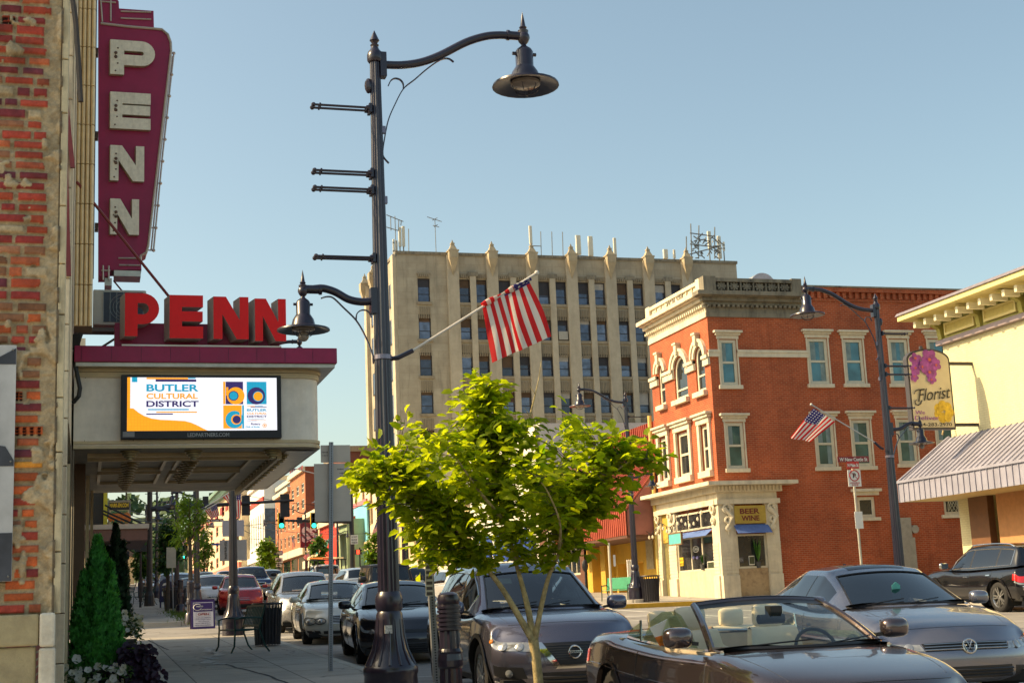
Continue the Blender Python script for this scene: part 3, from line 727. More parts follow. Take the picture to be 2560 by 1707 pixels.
q.obj('wall',ystucco,nb)
q=MB();wbox(q,'X',XB+.6,Y2a+.6,Y2a+1.4,-.6,-.5,z2g,zlo-1.1);q.obj('door',mat('brown_door',(.10,.055,.03),.5),nb)
q=MB();wbox(q,'X',XB+.6,Y2a+2.1,Y2a+2.9,.003,.05,z2g+1.8,z2g+3.3);q.obj('notice',mat('faded_paper',(.42,.36,.22),.8,var=.2),nb)
def ribbed(mb,P,n,w_=.06,h=.06):
 P=[Vector(p)for p in P];mb.add(P,[(0,1,2,3)]);N=(P[1]-P[0]).cross(P[3]-P[0]).normalized()
 for i in range(n+1):
  t_=i/n;a=P[0].lerp(P[1],t_);b_=P[3].lerp(P[2],t_);mb.bar(a+N*h/2,b_+N*h/2,w_,h,up=N)
 return N
q=MB();ribbed(q,[(XB-1.4,Y2b,zlo),(XB-1.4,Y2a,zlo),(XB-1.4,Y2a,zlo+1.0),(XB-1.4,Y2b,zlo+1.0)],40,.04,.04)
ribbed(q,[(XB-1.4,Y2b,zlo+1.0),(XB-1.4,Y2a,zlo+1.0),(XB+1.2,Y2a,zhi+.6),(XB+1.2,Y2b,zhi+.6)],40,.05,.06)
ribbed(q,[(XB+1.2,Y2b,zhi+.6),(XB+1.2,Y2a,zhi+.6),(XB+1.2,Y2a,zpar),(XB+1.2,Y2b,zpar)],40,.05,.06)
q.obj('roof',redmetal,nb)
q=MB();q.prism([(XB-1.35,zlo),(XB+1.2,zlo),(XB+1.2,zhi+.6),(XB-1.35,zlo+1.0)],(0,Y2a-.01,0),(1,0,0),(0,0,1),(0,.08,0));q.obj('gable',mat('faded_red_panel',(.30,.12,.10),.7,var=.35,vscale=.8),nb)
q=MB();q.span((XB-1.4,Y2a,zlo-.12),(XB+.6,Y2b,zlo-.01));q.obj('soffit',mat('brown_soffit',(.12,.05,.03),.7,var=.2),nb)
q=MB();q.span((XB+1.3,Y2a+.1,zlo+.31),(XB+14,Y2b,zpar-.3));q.obj('upper_storey',mat('upper_paint',(.40,.25,.18),.8),nb)
# brown brick shop, white shop with blue letters beyond it
brownbrick=brickmat('brown_brick',(.16,.055,.03),(.12,.04,.02),(.16,.10,.07))
Y3a,Y3b=Y2b+.1,XB/rat(1352)
n3=thing('brick_shop','low dark brown brick shop beyond the yellow stucco building','building',(XB,Y3a,zg(Y3a)+.15))
q=MB();zz=zg(Y3a);h3=[(Y3a+.6,Y3a+2.8,zz+1,zz+3.4),(Y3a+3.6,Y3a+5.8,zz+1,zz+3.4)]
holed_wall(q,'X',XB,Y3a,Y3b,zz-1,zz+6.2,h3,.3);q.span((XB+.31,Y3a,zz-1),(XB+14,Y3b,zz+6.1));q.obj('wall',brownbrick,n3)
for h in h3:window(n3,'X',XB,h,winwhite,darkpane,fw=.1,rail=0,mull=2)
q=MB();wbox(q,'X',XB,Y3a,Y3b,.002,.3,zz+4.2,zz+5.2);q.obj('fascia',mat('white_fascia',(.72,.68,.58),.6,var=.15),n3)
Y4a,Y4b=Y3b+.1,XB/rat(1180)
n4=thing('white_shop','white fronted shop with big blue letters behind the young tree','building',(XB,Y4a,zg(Y4a)+.15))
q=MB();zz=zg(Y4a);h4=[(Y4a+.5+2.9*i,Y4a+2.9+2.9*i,zz+.8,zz+3.0)for i in range(4)]
holed_wall(q,'X',XB,Y4a,Y4b,zz-1,zz+9,h4,.3);q.span((XB+.31,Y4a,zz-1),(XB+14,Y4b,zz+8.9));q.obj('wall',mat('white_shopfront',(.70,.66,.56),.6,var=.1),n4)
for h in h4:window(n4,'X',XB,h,winwhite,darkpane,fw=.1,rail=0)
bluep=mat('blue_paint',(.02,.06,.28),.45,var=.05)
q=MB();text_into(q,'CINEMA',(XB-.05,Y4b-.5,zz+1.9),(0,-1,0),(0,0,1),Y4b-Y4a-1.2,1.7,bold=.03,depth=.08);q.obj('lettering',bluep,n4)
# further facades: (label, X, px of far edge, px of near edge, py of the roof at the near edge, material, opts)
orange=brickmat('orange_brick',(.52,.17,.06),(.46,.13,.05),(.42,.24,.15));tan=weathered('tan_render',(.62,.48,.27),(.3,.22,.13),amt=.4,scale=.4)
sage=weathered('sage_render',(.30,.38,.22),(.18,.2,.12),amt=.3,scale=.4);redfront=mat('red_front',(.62,.045,.02),.55,var=.1,vscale=.5)
greyblue=mat('blue_grey_cladding',(.30,.35,.42),.6,var=.08,vscale=.3);whitefront=mat('white_front',(.74,.72,.66),.6,var=.06)
def far_building(name,label,X,xl,xr,ytop,mt,depth=22,rows=0,cols=0,win=None,frame=None,wz0=.35,wz1=.9,wfrac=.55,pm=None,end_mt=None,near=None):
 Ya=X/rat(xr);Yb=X/rat(xl);zt=atY(xr,ytop,Ya).z
 root=thing(name,label,'building',(X,Ya,zg(Ya)+.15));z0=zg(Ya)
 hs=[]
 H=zt-z0
 for r in range(rows):
  for c in range(cols):
   du=(Yb-Ya)/cols;dz=H*(wz1-wz0)/rows;u0=Ya+du*(c+.5-wfrac/2);zz_=z0+H*wz0+dz*r
   hs.append((u0,u0+du*wfrac,zz_+dz*.15,zz_+dz*.8))
 q=MB();holed_wall(q,'X',X,Ya,Yb,z0-1,zt,hs,.25);q.add([(X,Yb,z0-1),(X+depth,Yb,z0-1),(X+depth,Yb,zt),(X,Yb,zt)],[(0,1,2,3)]);q.add([(X,Ya,zt-.4),(X+depth,Ya,zt-.4),(X+depth,Yb,zt-.4),(X,Yb,zt-.4)],[(0,1,2,3)])
 if not end_mt:q.add([(X,Ya,z0-1),(X+depth,Ya,z0-1),(X+depth,Ya,zt),(X,Ya,zt)],[(0,1,2,3)])
 q.obj('wall',mt,root)
 if end_mt:
  q=MB();q.add([(X,Ya,z0-1),(X+depth,Ya,z0-1),(X+depth,Ya,zt),(X,Ya,zt)],[(0,1,2,3)]);q.obj('end_wall',end_mt,root)
 for h in hs:window(root,'X',X,h,frame or winwhite,pm or darkpane,fw=.12,rail=.5)
 q=MB();wbox(q,'X',X,Ya-.1,Yb,.002,.35,zt-.5,zt);q.obj('cornice',frame or creamclean,root)
 if rows:
  hg=z0+.15+H*wz0*.75;q=MB();n=max(2,cols//2)
  for k in range(n):
   du=(Yb-Ya)/n;wbox(q,'X',X,Ya+du*k+.4,Ya+du*(k+1)-.4,.004,.05,z0+.9,hg-.5)
  q.obj('shop_pane',pm or darkpane,root);q=MB();wbox(q,'X',X,Ya+.1,Yb-.1,.004,.4,hg-.3,hg+.5);q.obj('fascia',frame or creamclean,root)
 return root,Ya,Yb,z0,zt
FB={}
FB['cream']=far_building('cream_building','pale cream building with tall brown windows and a blue burger sign',24.5,868,985,1128,weathered('cream_render',(.72,.62,.42),(.45,.38,.25),amt=.3,scale=.4),rows=1,cols=6,wz0=.42,wz1=.95,wfrac=.35,pm=mat('brown_glass',(.12,.045,.02),.3),frame=tan)
FB['filler']=far_building('tan_shop_row','row of low tan shops behind the young tree',23.5,1000,1176,1235,tan,rows=1,cols=5,wfrac=.5)
FB['sage']=far_building('sage_building','sage green shop with a dark green awning',22.6,848,869,1296,sage)
FB['red']=far_building('red_fronted_shop','shop with a plain bright red upper front',22.6,800,848,1290,redfront)
FB['tan']=far_building('tan_building','narrow tan building beside the red fronted shop',22.6,765,800,1270,tan,rows=2,cols=2)
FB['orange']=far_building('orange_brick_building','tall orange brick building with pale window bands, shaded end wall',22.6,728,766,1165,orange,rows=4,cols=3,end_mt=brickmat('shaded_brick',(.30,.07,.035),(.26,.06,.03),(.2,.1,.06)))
FB['small']=far_building('small_brick_building','smaller orange brick building with a flat cornice',22.6,690,728,1216,orange,rows=3,cols=4,wfrac=.4)
FB['grey']=far_building('grey_clad_building','large building clad in plain blue grey panels',25,650,740,1190,greyblue)
FB['white']=far_building('striped_building','white building with tall black window stripes',23.2,612,662,1200,whitefront,rows=1,cols=9,wz0=.3,wz1=.78,wfrac=.45,frame=whitefront)
FB['ornate']=far_building('ornate_building','ornate cream and red building with green bracketed cornice',22.0,470,604,1190,weathered('ornate_stone',(.66,.54,.34),(.35,.16,.1),amt=.4,scale=.3),rows=4,cols=10,wfrac=.4,frame=mat('pink_paint',(.60,.18,.12),.6),wz0=.2)
r_,Ya,Yb,z0,zt=FB['ornate']
q=MB()
for k in range(60):wbox(q,'X',22.0,Ya+(Yb-Ya)*k/60,Ya+(Yb-Ya)*k/60+.6,.4,1.3,zt-1.4,zt-.3)
wbox(q,'X',22.0,Ya-.3,Yb,.36,1.6,zt-.3,zt+.3);q.obj('bracket_cornice',mat('copper_green',(.14,.24,.19),.6,var=.2),r_)
q=MB()
for k in range(12):wbox(q,'X',22.0,Ya+(Yb-Ya)*(k+.1)/12,Ya+(Yb-Ya)*(k+.5)/12,.01,.12,zt-3.4,zt-2.2)
q.obj('red_panel',mat('oxblood',(.28,.03,.025),.6),r_)
r_,Ya,Yb,z0,zt=FB['white']
q=MB();wbox(q,'X',23.2,Ya,Yb,.01,.2,z0+(zt-z0)*.8,z0+(zt-z0)*.84);q.obj('red_band',redfront,r_)
q=MB();q.span((23.3,Ya-.06,z0+(zt-z0)*.3),(30,Ya-.005,z0+(zt-z0)*.72));q.obj('dark_glazing',panemat('dark_curtain_wall',(.03,.05,.08),metal=.5),r_)
r_,Ya,Yb,z0,zt=FB['sage']
q=MB();n=12
q.grid(lambda a,v:(22.6-1.8*math.cos(a),v,z0+3.2+1.5*math.sin(a)),[PI/2*i/8 for i in range(9)],[Ya+.5,Yb-.5]);aw=q.obj('awning',mat('green_canvas',(.02,.12,.07),.7,var=.2),r_)
r_,Ya,Yb,z0,zt=FB['cream']
p0=atX(884,1352,24.4)
q=MB();q.box((24.3,p0.y,p0.z),(.15,16,6.2));bs=q.obj('sign_board',mat('sky_blue_board',(.22,.58,.72),.5,var=.08,vscale=.4),r_)
q=MB();q.lathe([(0,0),(2.5,0),(2.5,.1),(0,.1)],(24.2,p0.y,p0.z),(-1,0,0),20);q.obj('roundel',mat('roundel_red',(.45,.06,.03),.5),bs)
q=MB();q.lathe([(0,0),(2.1,0),(2.1,.1),(0,.1)],(24.1,p0.y,p0.z),(-1,0,0),20);q.obj('roundel',mat('roundel_yellow',(.80,.48,.04),.5),bs)
q=MB();q.box((24.22,p0.y,p0.z+3.2),(.16,16.4,.4));q.box((24.22,p0.y,p0.z-3.2),(.16,16.4,.4));q.obj('rim',mat('pink_rim',(.75,.2,.22),.5),bs)
q=MB();pm_=atX(795,1335,22.4);q.span((20.6,pm_.y-.1,pm_.z-1.3),(22.4,pm_.y+.1,pm_.z+1.3));o=tag(q.obj('projecting_sign',mat('maroon_board',(.16,.015,.03),.5)),'maroon projecting sign with white letters SS by the red front','sign')
q=MB();text_into(q,'SS',(20.75,pm_.y-.105,pm_.z-.8),(1,0,0),(0,0,1),1.5,1.6,bold=.04);q.obj('lettering',white,o)
q=MB();pb=atY(905,1128,150);q.span((26.5,150,zg(150)),(pb.x+14,165,pb.z));bb=tag(q.obj('plum_brick_building',brickmat('plum_brick',(.16,.05,.035),(.13,.04,.03),(.15,.09,.07))),'dark plum brick building rising behind the cream one','building')
q=MB();q.span((26.3,149.8,pb.z),(pb.x+14.2,165.2,pb.z+.6));q.obj('coping',darkstone,bb)
ge=thing('end_house','small tan house closing the far end of the street','house',(6,330,zg(330)))
q=MB();q.span((-4,330,zg(330)),(10,340,zg(330)+6));q.obj('wall',tan,ge);q=MB();q.prism([(-5,0),(11,0),(3,5)],(0,329.5,zg(330)+6.01),(1,0,0),(0,0,1),(0,11,0));q.obj('roof',mat('brown_roof',(.10,.07,.06),.8),ge)
# tall limestone office building
YT=142.0
lime=brickmat('limestone',(.43,.38,.29),(.385,.335,.25),(.33,.285,.21),bw=2.1,bh=.78,ms=.015,var=.3,bmp=.15,stain=.7)
limelight=weathered('limestone_trim',(.46,.40,.30),(.2,.16,.11),amt=.45,scale=.4,streak=True)
spanm=weathered('spandrel_shade_stone',(.30,.25,.175),(.12,.10,.07),amt=.6,scale=.5)  # darker than the wall stone: shade of the window recesses put into the colour
officeframe=mat('dark_bronze_frame',(.035,.03,.035),.5,.2,var=.1)
officepane=panemat('office_pane',(.06,.075,.12),metal=.45,rough=.06)
opanes=[officepane,panemat('office_pane_pale',(.11,.13,.19),metal=.45,rough=.08),panemat('office_pane_deep',(.03,.035,.06),metal=.35,rough=.05)]
blindm=mat('brown_blind',(.10,.06,.035),.8,var=.3,vscale=.7);blindp=mat('pale_blind',(.42,.40,.37),.8,var=.1)
ty=lambda cx,cy:atY(900+cx*.4252,500+cy*.4252,YT)
XT0=ty(213,335).x;XT1=ty(2210,352).x;zT=ty(1000,341).z
tower=thing('office_building','tall grey limestone office tower with pointed pinnacles along its roof','building',(XT0,YT,zg(YT)+.15))
ctr=[(374,),(612,711),(848,948),(1079,1176),(1309,1404),(1535,1629),(1760,1850),(1985,)]
rows=[(472,608),(678,822),(897,1033),(1115,1250),(1338,1470),(1560,1690)]
hw_=.0
holes=[]
xs_all=[]
for gi,grp in enumerate(ctr):
 for cx in grp:
  for ri,(t_,b_)in enumerate(rows):
   k=(cx-374)/1500*-12*0
   yo=t_+(cx-374)*.0062;x=ty(cx+(t_-470)*.03+(0),yo).x
   x=ty(cx,480).x
   za,zb_=ty(1000,t_+4).z,ty(1000,b_+4).z
   w2=(ty(374+36,480).x-ty(374-36,480).x)/2
   holes.append((x-w2,x+w2,zb_,za,ri,gi))
zb0=zg(YT)-2
q=MB();holed_wall(q,'Y',YT,XT0,XT1,zb0,zT,[h[:4]for h in holes],.35)
DT=16.5
q.add([(XT0,YT,zb0),(XT0,YT+DT,zb0),(XT0,YT+DT,zT),(XT0,YT,zT)],[(0,1,2,3)]);q.add([(XT1,YT,zb0),(XT1,YT+DT,zb0),(XT1,YT+DT,zT),(XT1,YT,zT)],[(0,1,2,3)])
q.add([(XT0,YT,zT-.8),(XT1,YT,zT-.8),(XT1,YT+DT,zT-.8),(XT0,YT+DT,zT-.8)],[(0,1,2,3)]);q.add([(XT0,YT+DT,zb0),(XT1,YT+DT,zb0),(XT1,YT+DT,zT),(XT0,YT+DT,zT)],[(0,1,2,3)])
q.obj('wall',lime,tower)
q=MB();wbox(q,'Y',YT,XT0-.12,XT1+.1,-.5,.14,zT+.003,zT+.32);q.span((XT0-.12,YT+.5,zT+.003),(XT0+.4,YT+DT,zT+.32));q.obj('coping',darkstone,tower)
pins=[540,770,1003,1235,1462,1685,1910]
wst=mat('pinnacle_stone',(.40,.33,.22),.85,var=.2,vscale=1,bmp=.3)
def pinnacle(P,ax,parent,pier_w=1.25,zlow=None):
 x,y,z=P;mb=MB();s=pier_w*.40
 bot=z-2.3
 fr=lambda u,n,zz:(x+u,y-n,zz)if ax=='Y' else(x-n,y+u,zz)
 mb.add([fr(-s,.37,z-.4),fr(s,.37,z-.4),fr(0,.37,bot),fr(-s,.95,z-.4),fr(s,.95,z-.4)],[(0,2,3),(1,4,2),(3,2,4),(0,3,4,1)])
 a,b_=fr(-s,-.3,z-.397),fr(s,.95,z+.3);mb.span(a,b_)
 for k,(h0,h1,w0,w1)in enumerate(((.3,.46,1.15,1.15),(.46,1.1,.85,.32),(1.1,1.25,.42,.42),(1.25,1.65,.26,.02))):
  c=fr(0,.38,z);w0*=s;w1*=s
  vs=[(c[0]+i*w0,c[1]+j*w0,z+h0+.002*k)for i,j in((-1,-1),(1,-1),(1,1),(-1,1))]+[(c[0]+i*w1,c[1]+j*w1,z+h1)for i,j in((-1,-1),(1,-1),(1,1),(-1,1))]
  mb.add(vs,[(3,2,1,0),(4,5,6,7),(0,1,5,4),(1,2,6,5),(2,3,7,6),(3,0,4,7)])
 mb.obj('pinnacle',wst,parent)
q=MB();ql=MB()
zeave=ty(1000,455).z
for cx in pins:
 x=ty(cx,340).x;wbox(q,'Y',YT,x-.62,x+.62,.003,.36,zb0,zT-.003)
 pinnacle((x,YT,zT),'Y',tower)
for(a,b_)in ctr[1:7]:
 x=(ty(a,480).x+ty(b_,480).x)/2;wbox(q,'Y',YT,x-.32,x+.32,.003,.25,zb0,zeave)
 wbox(ql,'Y',YT,x-.55,x+.55,.255,.3,zeave-.1,zeave+.35)
for k in range(4):pass
q.obj('pier',limelight,tower);ql.each('boss',darkstone,tower)
r3=random.Random(21)
for h in holes[:]:
 if ray(900,900)is None:continue
 a_,b_,c_,d_,ri,gi=h;q=MB()
 if h[4]==0:
  n=6
  for k in range(n):wbox(q,'Y',YT,h[0]+(h[1]-h[0])*(k+.1)/n,h[0]+(h[1]-h[0])*(k+.75)/n,.003,.18,h[3]+.12,h[3]+.42)
  wbox(q,'Y',YT,h[0]-.1,h[1]+.1,.003,.12,h[3]+.42,h[3]+.6)
 for k in range(7):
  u=h[0]+(h[1]-h[0])*(k+.3)/7;wbox(q,'Y',YT,u,u+.09,.003,.09,h[2]-1.75,h[2]-.55)
 wbox(q,'Y',YT,h[0]-.15,h[1]+.15,.003,.2,h[2]-.3,h[2]-.002)
 f=window(tower,'Y',YT,h[:4],officeframe,r3.choice(opanes),fw=.1,recess=.22,rail=.34,blind=r3.choice([.2,.3,.34,.36,.5,.62]),bmat=blindp if r3.random()<.26 else(blindm if r3.random()<.6 else officeframe));q.obj('spandrel',spanm,f)
q=MB()
for yy in(YT+.7,YT+5.4,YT+10.6,YT+15.8):
 q.span((XT0-.4,yy-.62,zb0),(XT0-.003,yy+.62,zT-.003));
 if yy>YT+2:pinnacle((XT0,yy,zT),'X',tower)
q.obj('side_pier',limelight,tower)
for yy in(YT+3.05,YT+8,YT+13.2):
 for ri in range(6):
  za,zb_=holes[ri][3],holes[ri][2];m_=MB();m_.span((XT0-.06,yy-.85,zb_),(XT0-.003,yy+.85,za));f=m_.obj('window',officeframe,tower)
  m_=MB();m_.span((XT0-.075,yy-.7,zb_+.1),(XT0-.062,yy+.7,za-.1));m_.obj('pane',officepane,f)
acm=mat('air_conditioner',(.35,.33,.28),.5,var=.1)
q=MB();h=[h for h in holes if h[4]==1 and h[5]==3][1];wbox(q,'Y',YT,h[0]+.15,h[1]-.15,-.2,.25,h[2]+.1,h[2]+1.0);tag(q.obj('window_air_conditioner',acm),'small air conditioner set in a tower window beside the flag','air conditioner')
louv=mat('white_cladding',(.60,.60,.58),.6,var=.06)
x0,x1=ty(285,300).x,ty(579,300).x;zp=ty(430,262).z
q=MB();q.span((x0,YT+4,zT-.79),(x1,YT+11,zp));k=x0+.15
while k<x1:q.span((k,YT+3.9,zT-.7),(k+.28,YT+3.995,zp-.5));k+=.62
q.span((x0-.1,YT+3.85,zp+.002),(x1+.1,YT+11.1,zp+.15));q.obj('penthouse',louv,tower)
antw=mat('antenna_white',(.66,.62,.50),.5,var=.06);antg=mat('antenna_steel',(.20,.20,.19),.45,.6,var=.1)
def panel_antenna(cx,cyt,cyb,wpx,label,Y=YT+1.0,group='cell antennas on the tower roof'):
 a,b_=ty(cx,cyt),ty(cx,cyb);s=Y/YT;a,b_=EYE+(a-EYE)*s,EYE+(b_-EYE)*s;w_=wpx*.4252/24.3
 t_=thing('panel_antenna',label,'antenna',(a.x,Y,zT-.8),group)
 mb=MB();zb=max(b_.z,zT+.25);mb.box((a.x,Y,(a.z+zb)/2),(w_,w_*.6,a.z-zb));mb.obj('radome',antw,t_,bevel=.06)
 mb=MB();mb.cyl((a.x,Y+w_*.4,zT-.8),(a.x,Y+w_*.4,a.z-.3),.07,n=6)
 for zz in(zb+.3,a.z-.4):mb.box((a.x,Y+w_*.3,zz),(.2,.3,.15))
 mb.obj('mount',antg,t_)
for cx,t_,b_,w_,lb in[(233,160,275,18,'shorter tube of the cream pair by the white penthouse'),(254,154,275,18,'taller tube of the cream pair by the white penthouse'),(197,230,318,12,'short slim cream antenna at the sunlit roof corner'),(213,238,325,15,'stubby cream antenna just before the paired tubes'),(1000,152,262,20,'tall cream tube antenna standing above the third pinnacle'),(1280,208,322,32,'broad cream panel antenna next to the whip antennas'),(1352,214,330,30,'broad cream panel antenna, the slightly taller of the two broad ones'),(1495,223,338,20,'cream panel antenna beyond the fifth pinnacle'),(1794,290,345,30,'short cream antenna box before the mast cluster'),(1846,292,345,16,'shortest narrow cream antenna before the mast cluster'),(2050,184,290,24,'tall cream panel in the middle of the mast cluster'),(2108,212,345,24,'medium cream panel at the side of the mast cluster'),(2137,246,300,14,'small cream panel at the outer end of the mast cluster')]:
 panel_antenna(cx,t_,b_,w_,lb)
def mast(pts,name,label,r=.05):
 t_=MB()
 for a,b_ in pts:P,Q=ty(*a),ty(*b_);t_.cyl(P,Q,r,n=5)
 return tag(t_.obj(name,antg),label,'antenna')
mast([((205,95),(213,330)),((155,88),(255,128)),((155,160),(228,182)),((180,95),(182,180)),((228,115),(226,178)),((243,120),(240,150)),((213,240),(205,330))],'lattice_antenna','dark grid antenna by the lamp post at the tower corner')
mast([((440,112),(448,325)),((395,100),(480,128)),((428,150),(465,160)),((425,120),(455,106)),((436,158),(456,146))],'television_antenna','thin television antenna over the white penthouse',.04)
mast([((285,170),(287,300))],'whip_antenna','thin whip antenna beside the paired tubes',.05)
for i,(x_,t_)in enumerate(((1062,186),(1127,187),(1190,188))):mast([((x_,t_),(x_+4,335))],'whip_antenna',['thin whip antenna joined to the tube over the third pinnacle','thin whip antenna, middle of three in a row','thin whip antenna, last of three in a row'][i],.05)
mast([((1010,270),(1066,272)),((1040,330),(1200,336)),((1270,326),(1430,338))],'cable_tray','black cables lying along the tower parapet',.05)
pts=[((1944,140),(1950,345)),((1992,150),(1990,345)),((2085,160),(2085,345)),((1940,195),(2085,215)),((1940,260),(2110,280)),((1920,325),(2120,270)),((1918,215),(1920,340))]
rr=random.Random(4)
for k in range(46):x_,y_=rr.uniform(1955,2110),rr.uniform(225,340);pts.append(((x_,y_),(x_+rr.uniform(-30,30),min(345,y_+rr.uniform(-30,30)))))
mast(pts,'mast_cluster','tangled dark mast cluster at the far end of the tower roof',.07)
# florist at the right
XF=27.0
vx=lambda px,py:atX(px,py,XF)
yF1=XF/(ray(2380,1100).x/ray(2380,1100).y);yF0=25.0
zFg=zg(yF1)+.1
ywall=brickmat('painted_brick',(.74,.67,.40),(.72,.64,.37),(.64,.56,.33),ms=.01,var=.12,bmp=.5,stain=.25)
olivec=weathered('olive_trim',(.42,.38,.10),(.2,.18,.06),amt=.3,scale=1.5,streak=False)
yeltrim=mat('yellow_trim',(.74,.62,.25),.5,var=.06)
fl=thing('florist_building','pale yellow painted florist shop with bracketed cornice and ribbed awning roof','building',(XF,yF1,zFg))
zcb=vx(2460,905).z;zcb=vx(2450,790).z
pA,pB=vx(2352,862),vx(2560,796);zb_=(pA.z+pB.z)/2
pe0,pe1=atX(2273,793,XF-1.3),atX(2560,682,XF-1.3);zeave=(pe0.z+pe1.z)/2
brownp=mat('brown_pilaster',(.17,.075,.03),.6,var=.15);orangep=weathered('orange_tile_face',(.52,.25,.10),(.3,.14,.06),amt=.3,scale=2)
zs_top=zFg+4.4
q=MB();holed_wall(q,'X',XF,yF0,yF1,zFg-1,zeave-.2,[(yF0+1,yF1-1.2,zFg+.1,zFg+3.4)],1.2)
q.add([(XF,yF1,zFg-1),(XF+12,yF1,zFg-1),(XF+12,yF1,zeave),(XF,yF1,zeave)],[(0,1,2,3)]);q.add([(XF,yF0,zFg-1),(XF+12,yF0,zFg-1),(XF+12,yF0,zeave),(XF,yF0,zeave)],[(0,1,2,3)])
q.obj('wall',ywall,fl)
q=MB()
wbox(q,'X',XF,yF1-1.9,yF1-.9,.003,.25,zFg-.6,zFg+3.7);wbox(q,'X',XF,yF1-4.9,yF1-4.3,.003,.3,zFg-.6,zFg+3.7);q.each('pilaster',brownp,fl)
q=MB();wbox(q,'X',XF,yF1-4.25,yF1-2.3,.003,.2,zFg-.6,zFg+3.7);q.obj('tiled_column',orangep,fl)
q=MB();wbox(q,'X',XF,yF0+1,yF1-1.2,-1.25,-1.2,zFg-.5,zFg+3.4);q.obj('shop_glass',shopglass,fl)
q=MB();wbox(q,'X',XF,yF0,yF1+.06,.003,.12,zb_+.12,zeave-.1);q.obj('frieze',olivec,fl)
q=MB();wbox(q,'X',XF,yF0,yF1+.1,.003,.2,zb_-.04,zb_+.12);q.obj('string_course',mat('mauve_trim',(.30,.24,.26),.6,var=.1),fl)
H=zeave-zb_
q=MB();k=0;u=yF1-.1
dent=MB();br=MB();pan=MB();lk=MB()
nb_=0
while u>yF0+1:
 prof=[(.12,.1),(.22,.1),(.26,.5*H),(.45,.62*H),(.5,.8*H),(.95,.86*H),(.95,H-.12),(.12,H-.12)]
 br.prism(prof,(XF,u,zb_+.02),(-1,0,0),(0,0,1),(0,-.2,0))
 pan.span((XF-.14,u-.45,zb_+.3),(XF-.19,u-1.95,zb_+.62*H));
 for a_,b_,c_,d_ in((u-.38,u-2.02,zb_+.22,zb_+.3),(u-.38,u-2.02,zb_+.62*H,zb_+.62*H+.07),(u-.38,u-.45,zb_+.3,zb_+.62*H),(u-1.95,u-2.02,zb_+.3,zb_+.62*H)):lk.span((XF-.14,a_,c_),(XF-.22,b_,d_))
 v=u-.3
 while v>u-2.0:dent.span((XF-.14,v,zb_+.72*H),(XF-.3,v-.11,zb_+.86*H));v-=.22
 u-=2.15
br.each('bracket',olivec,fl,bevel=.015);pan.each('panel',mat('panel_yellow',(.60,.50,.16),.6,var=.1),fl);lk.obj('moulding',yeltrim,fl);dent.each('dentil',mat('dentil_green',(.30,.32,.12),.6,var=.1),fl)
q=MB();u=yF1-.05
while u>yF0:q.box((XF-.75,u,zeave-.24),(.55,.13,.2));u-=.6
q.each('modillion',mat('modillion_white',(.72,.66,.45),.5,var=.05),fl)
q=MB();q.span((XF-1.3,yF0,zeave-.03),(XF+.2,yF1+.5,zeave+.13));q.obj('eave',yeltrim,fl)
q=MB();q.prism([(-1.36,.135),(.2,.135),(.2,.52),(-1.28,.24)],(XF,yF1+.55,zeave),(1,0,0),(0,0,1),(0,yF0-yF1,0));q.obj('gutter',mat('mauve_metal',(.24,.21,.235),.5,.2,var=.15),fl)
ap=[atX(2250,1205,XF-1.9),atX(2250,1257,XF-1.9)]
ya1=ap[1].y;za0,za1=ap[1].z,ap[0].z;zat=vx(2420,1085).z
za0,za1=(ap[1].z+atX(2560,1208,XF-1.9).z)/2,(ap[0].z+atX(2560,1150,XF-1.9).z)/2
zat=(vx(2380,1105).z+vx(2560,1040).z)/2
awm=mat('lilac_metal',(.31,.305,.375),.5,.15,var=.16,vscale=1.1)
q=MB();P=lambda x,y,z:(x,y,z);yi=yF1+.15
xo=XF-1.9
ribbed(q,[(xo,ya1,za0),(xo,yF0,za0),(xo,yF0,za1),(xo,ya1,za1)],52,.022,.03)
N=Vector((za1-zat,0,-(XF-.003-xo))).normalized()
n=52
A0,A1,A2,A3=Vector((xo,ya1,za1)),Vector((xo,yF0,za1)),Vector((XF-.01,yF0,zat)),Vector((XF-.01,yi,zat))
q.add([A0,A1,A2,A3],[(0,1,2,3)])
for i in range(n+1):
 y=ya1+(yF0-ya1)*i/n
 a=Vector((xo,y,za1));b_=Vector((XF-.01,y,zat))
 if y>yi:t_=(y-yi)/(ya1-yi);b_=A3.lerp(A0,t_)
 if(b_-a).length>.1:q.bar(a+Vector((-.01,0,.03)),b_+Vector((-.01,0,.012)),.022,.03,up=(-.5,0,1))
q.add([A0,A3,(XF-.01,ya1,za1)],[(0,1,2)]);q.add([(xo,ya1,za0),(xo,ya1,za1),(XF-.01,ya1,za1),(XF-.01,ya1,za0)],[(0,1,2,3)])
q.bar(A0+Vector((0,0,.03)),A3+Vector((0,0,.03)),.12,.05);q.bar(A0+Vector((-.02,0,.0)),A1+Vector((-.02,0,0)),.08,.08)
q.obj('awning_roof',awm,fl)
q=MB();q.span((xo+.02,yF0,za0+.01),(XF-.01,ya1-.02,za0+.06));q.obj('soffit',mat('soffit_yellow',(.60,.48,.22),.6,var=.1),fl)
q=MB();q.tube([A3+Vector((-.1,-.2,.9)),A3+Vector((-.5,-.4,.05))],.03,6);q.obj('stay',mat('rusty_rod',(.3,.22,.1),.6),fl)
YSg=yF1-1.6
sa=[atY(2270,1000,YSg),atY(2381,1000,YSg)]
zt_,zb2,zsh=atY(2325,872,YSg).z,atY(2330,1073,YSg).z,atY(2325,898,YSg).z
fsg=thing('florist_sign','tall arched florist sign with orchids, yellow rose and phone number','sign',(sa[1].x,YSg,zb2))
wS=sa[1].x-sa[0].x-.05;xs0=sa[0].x+.08
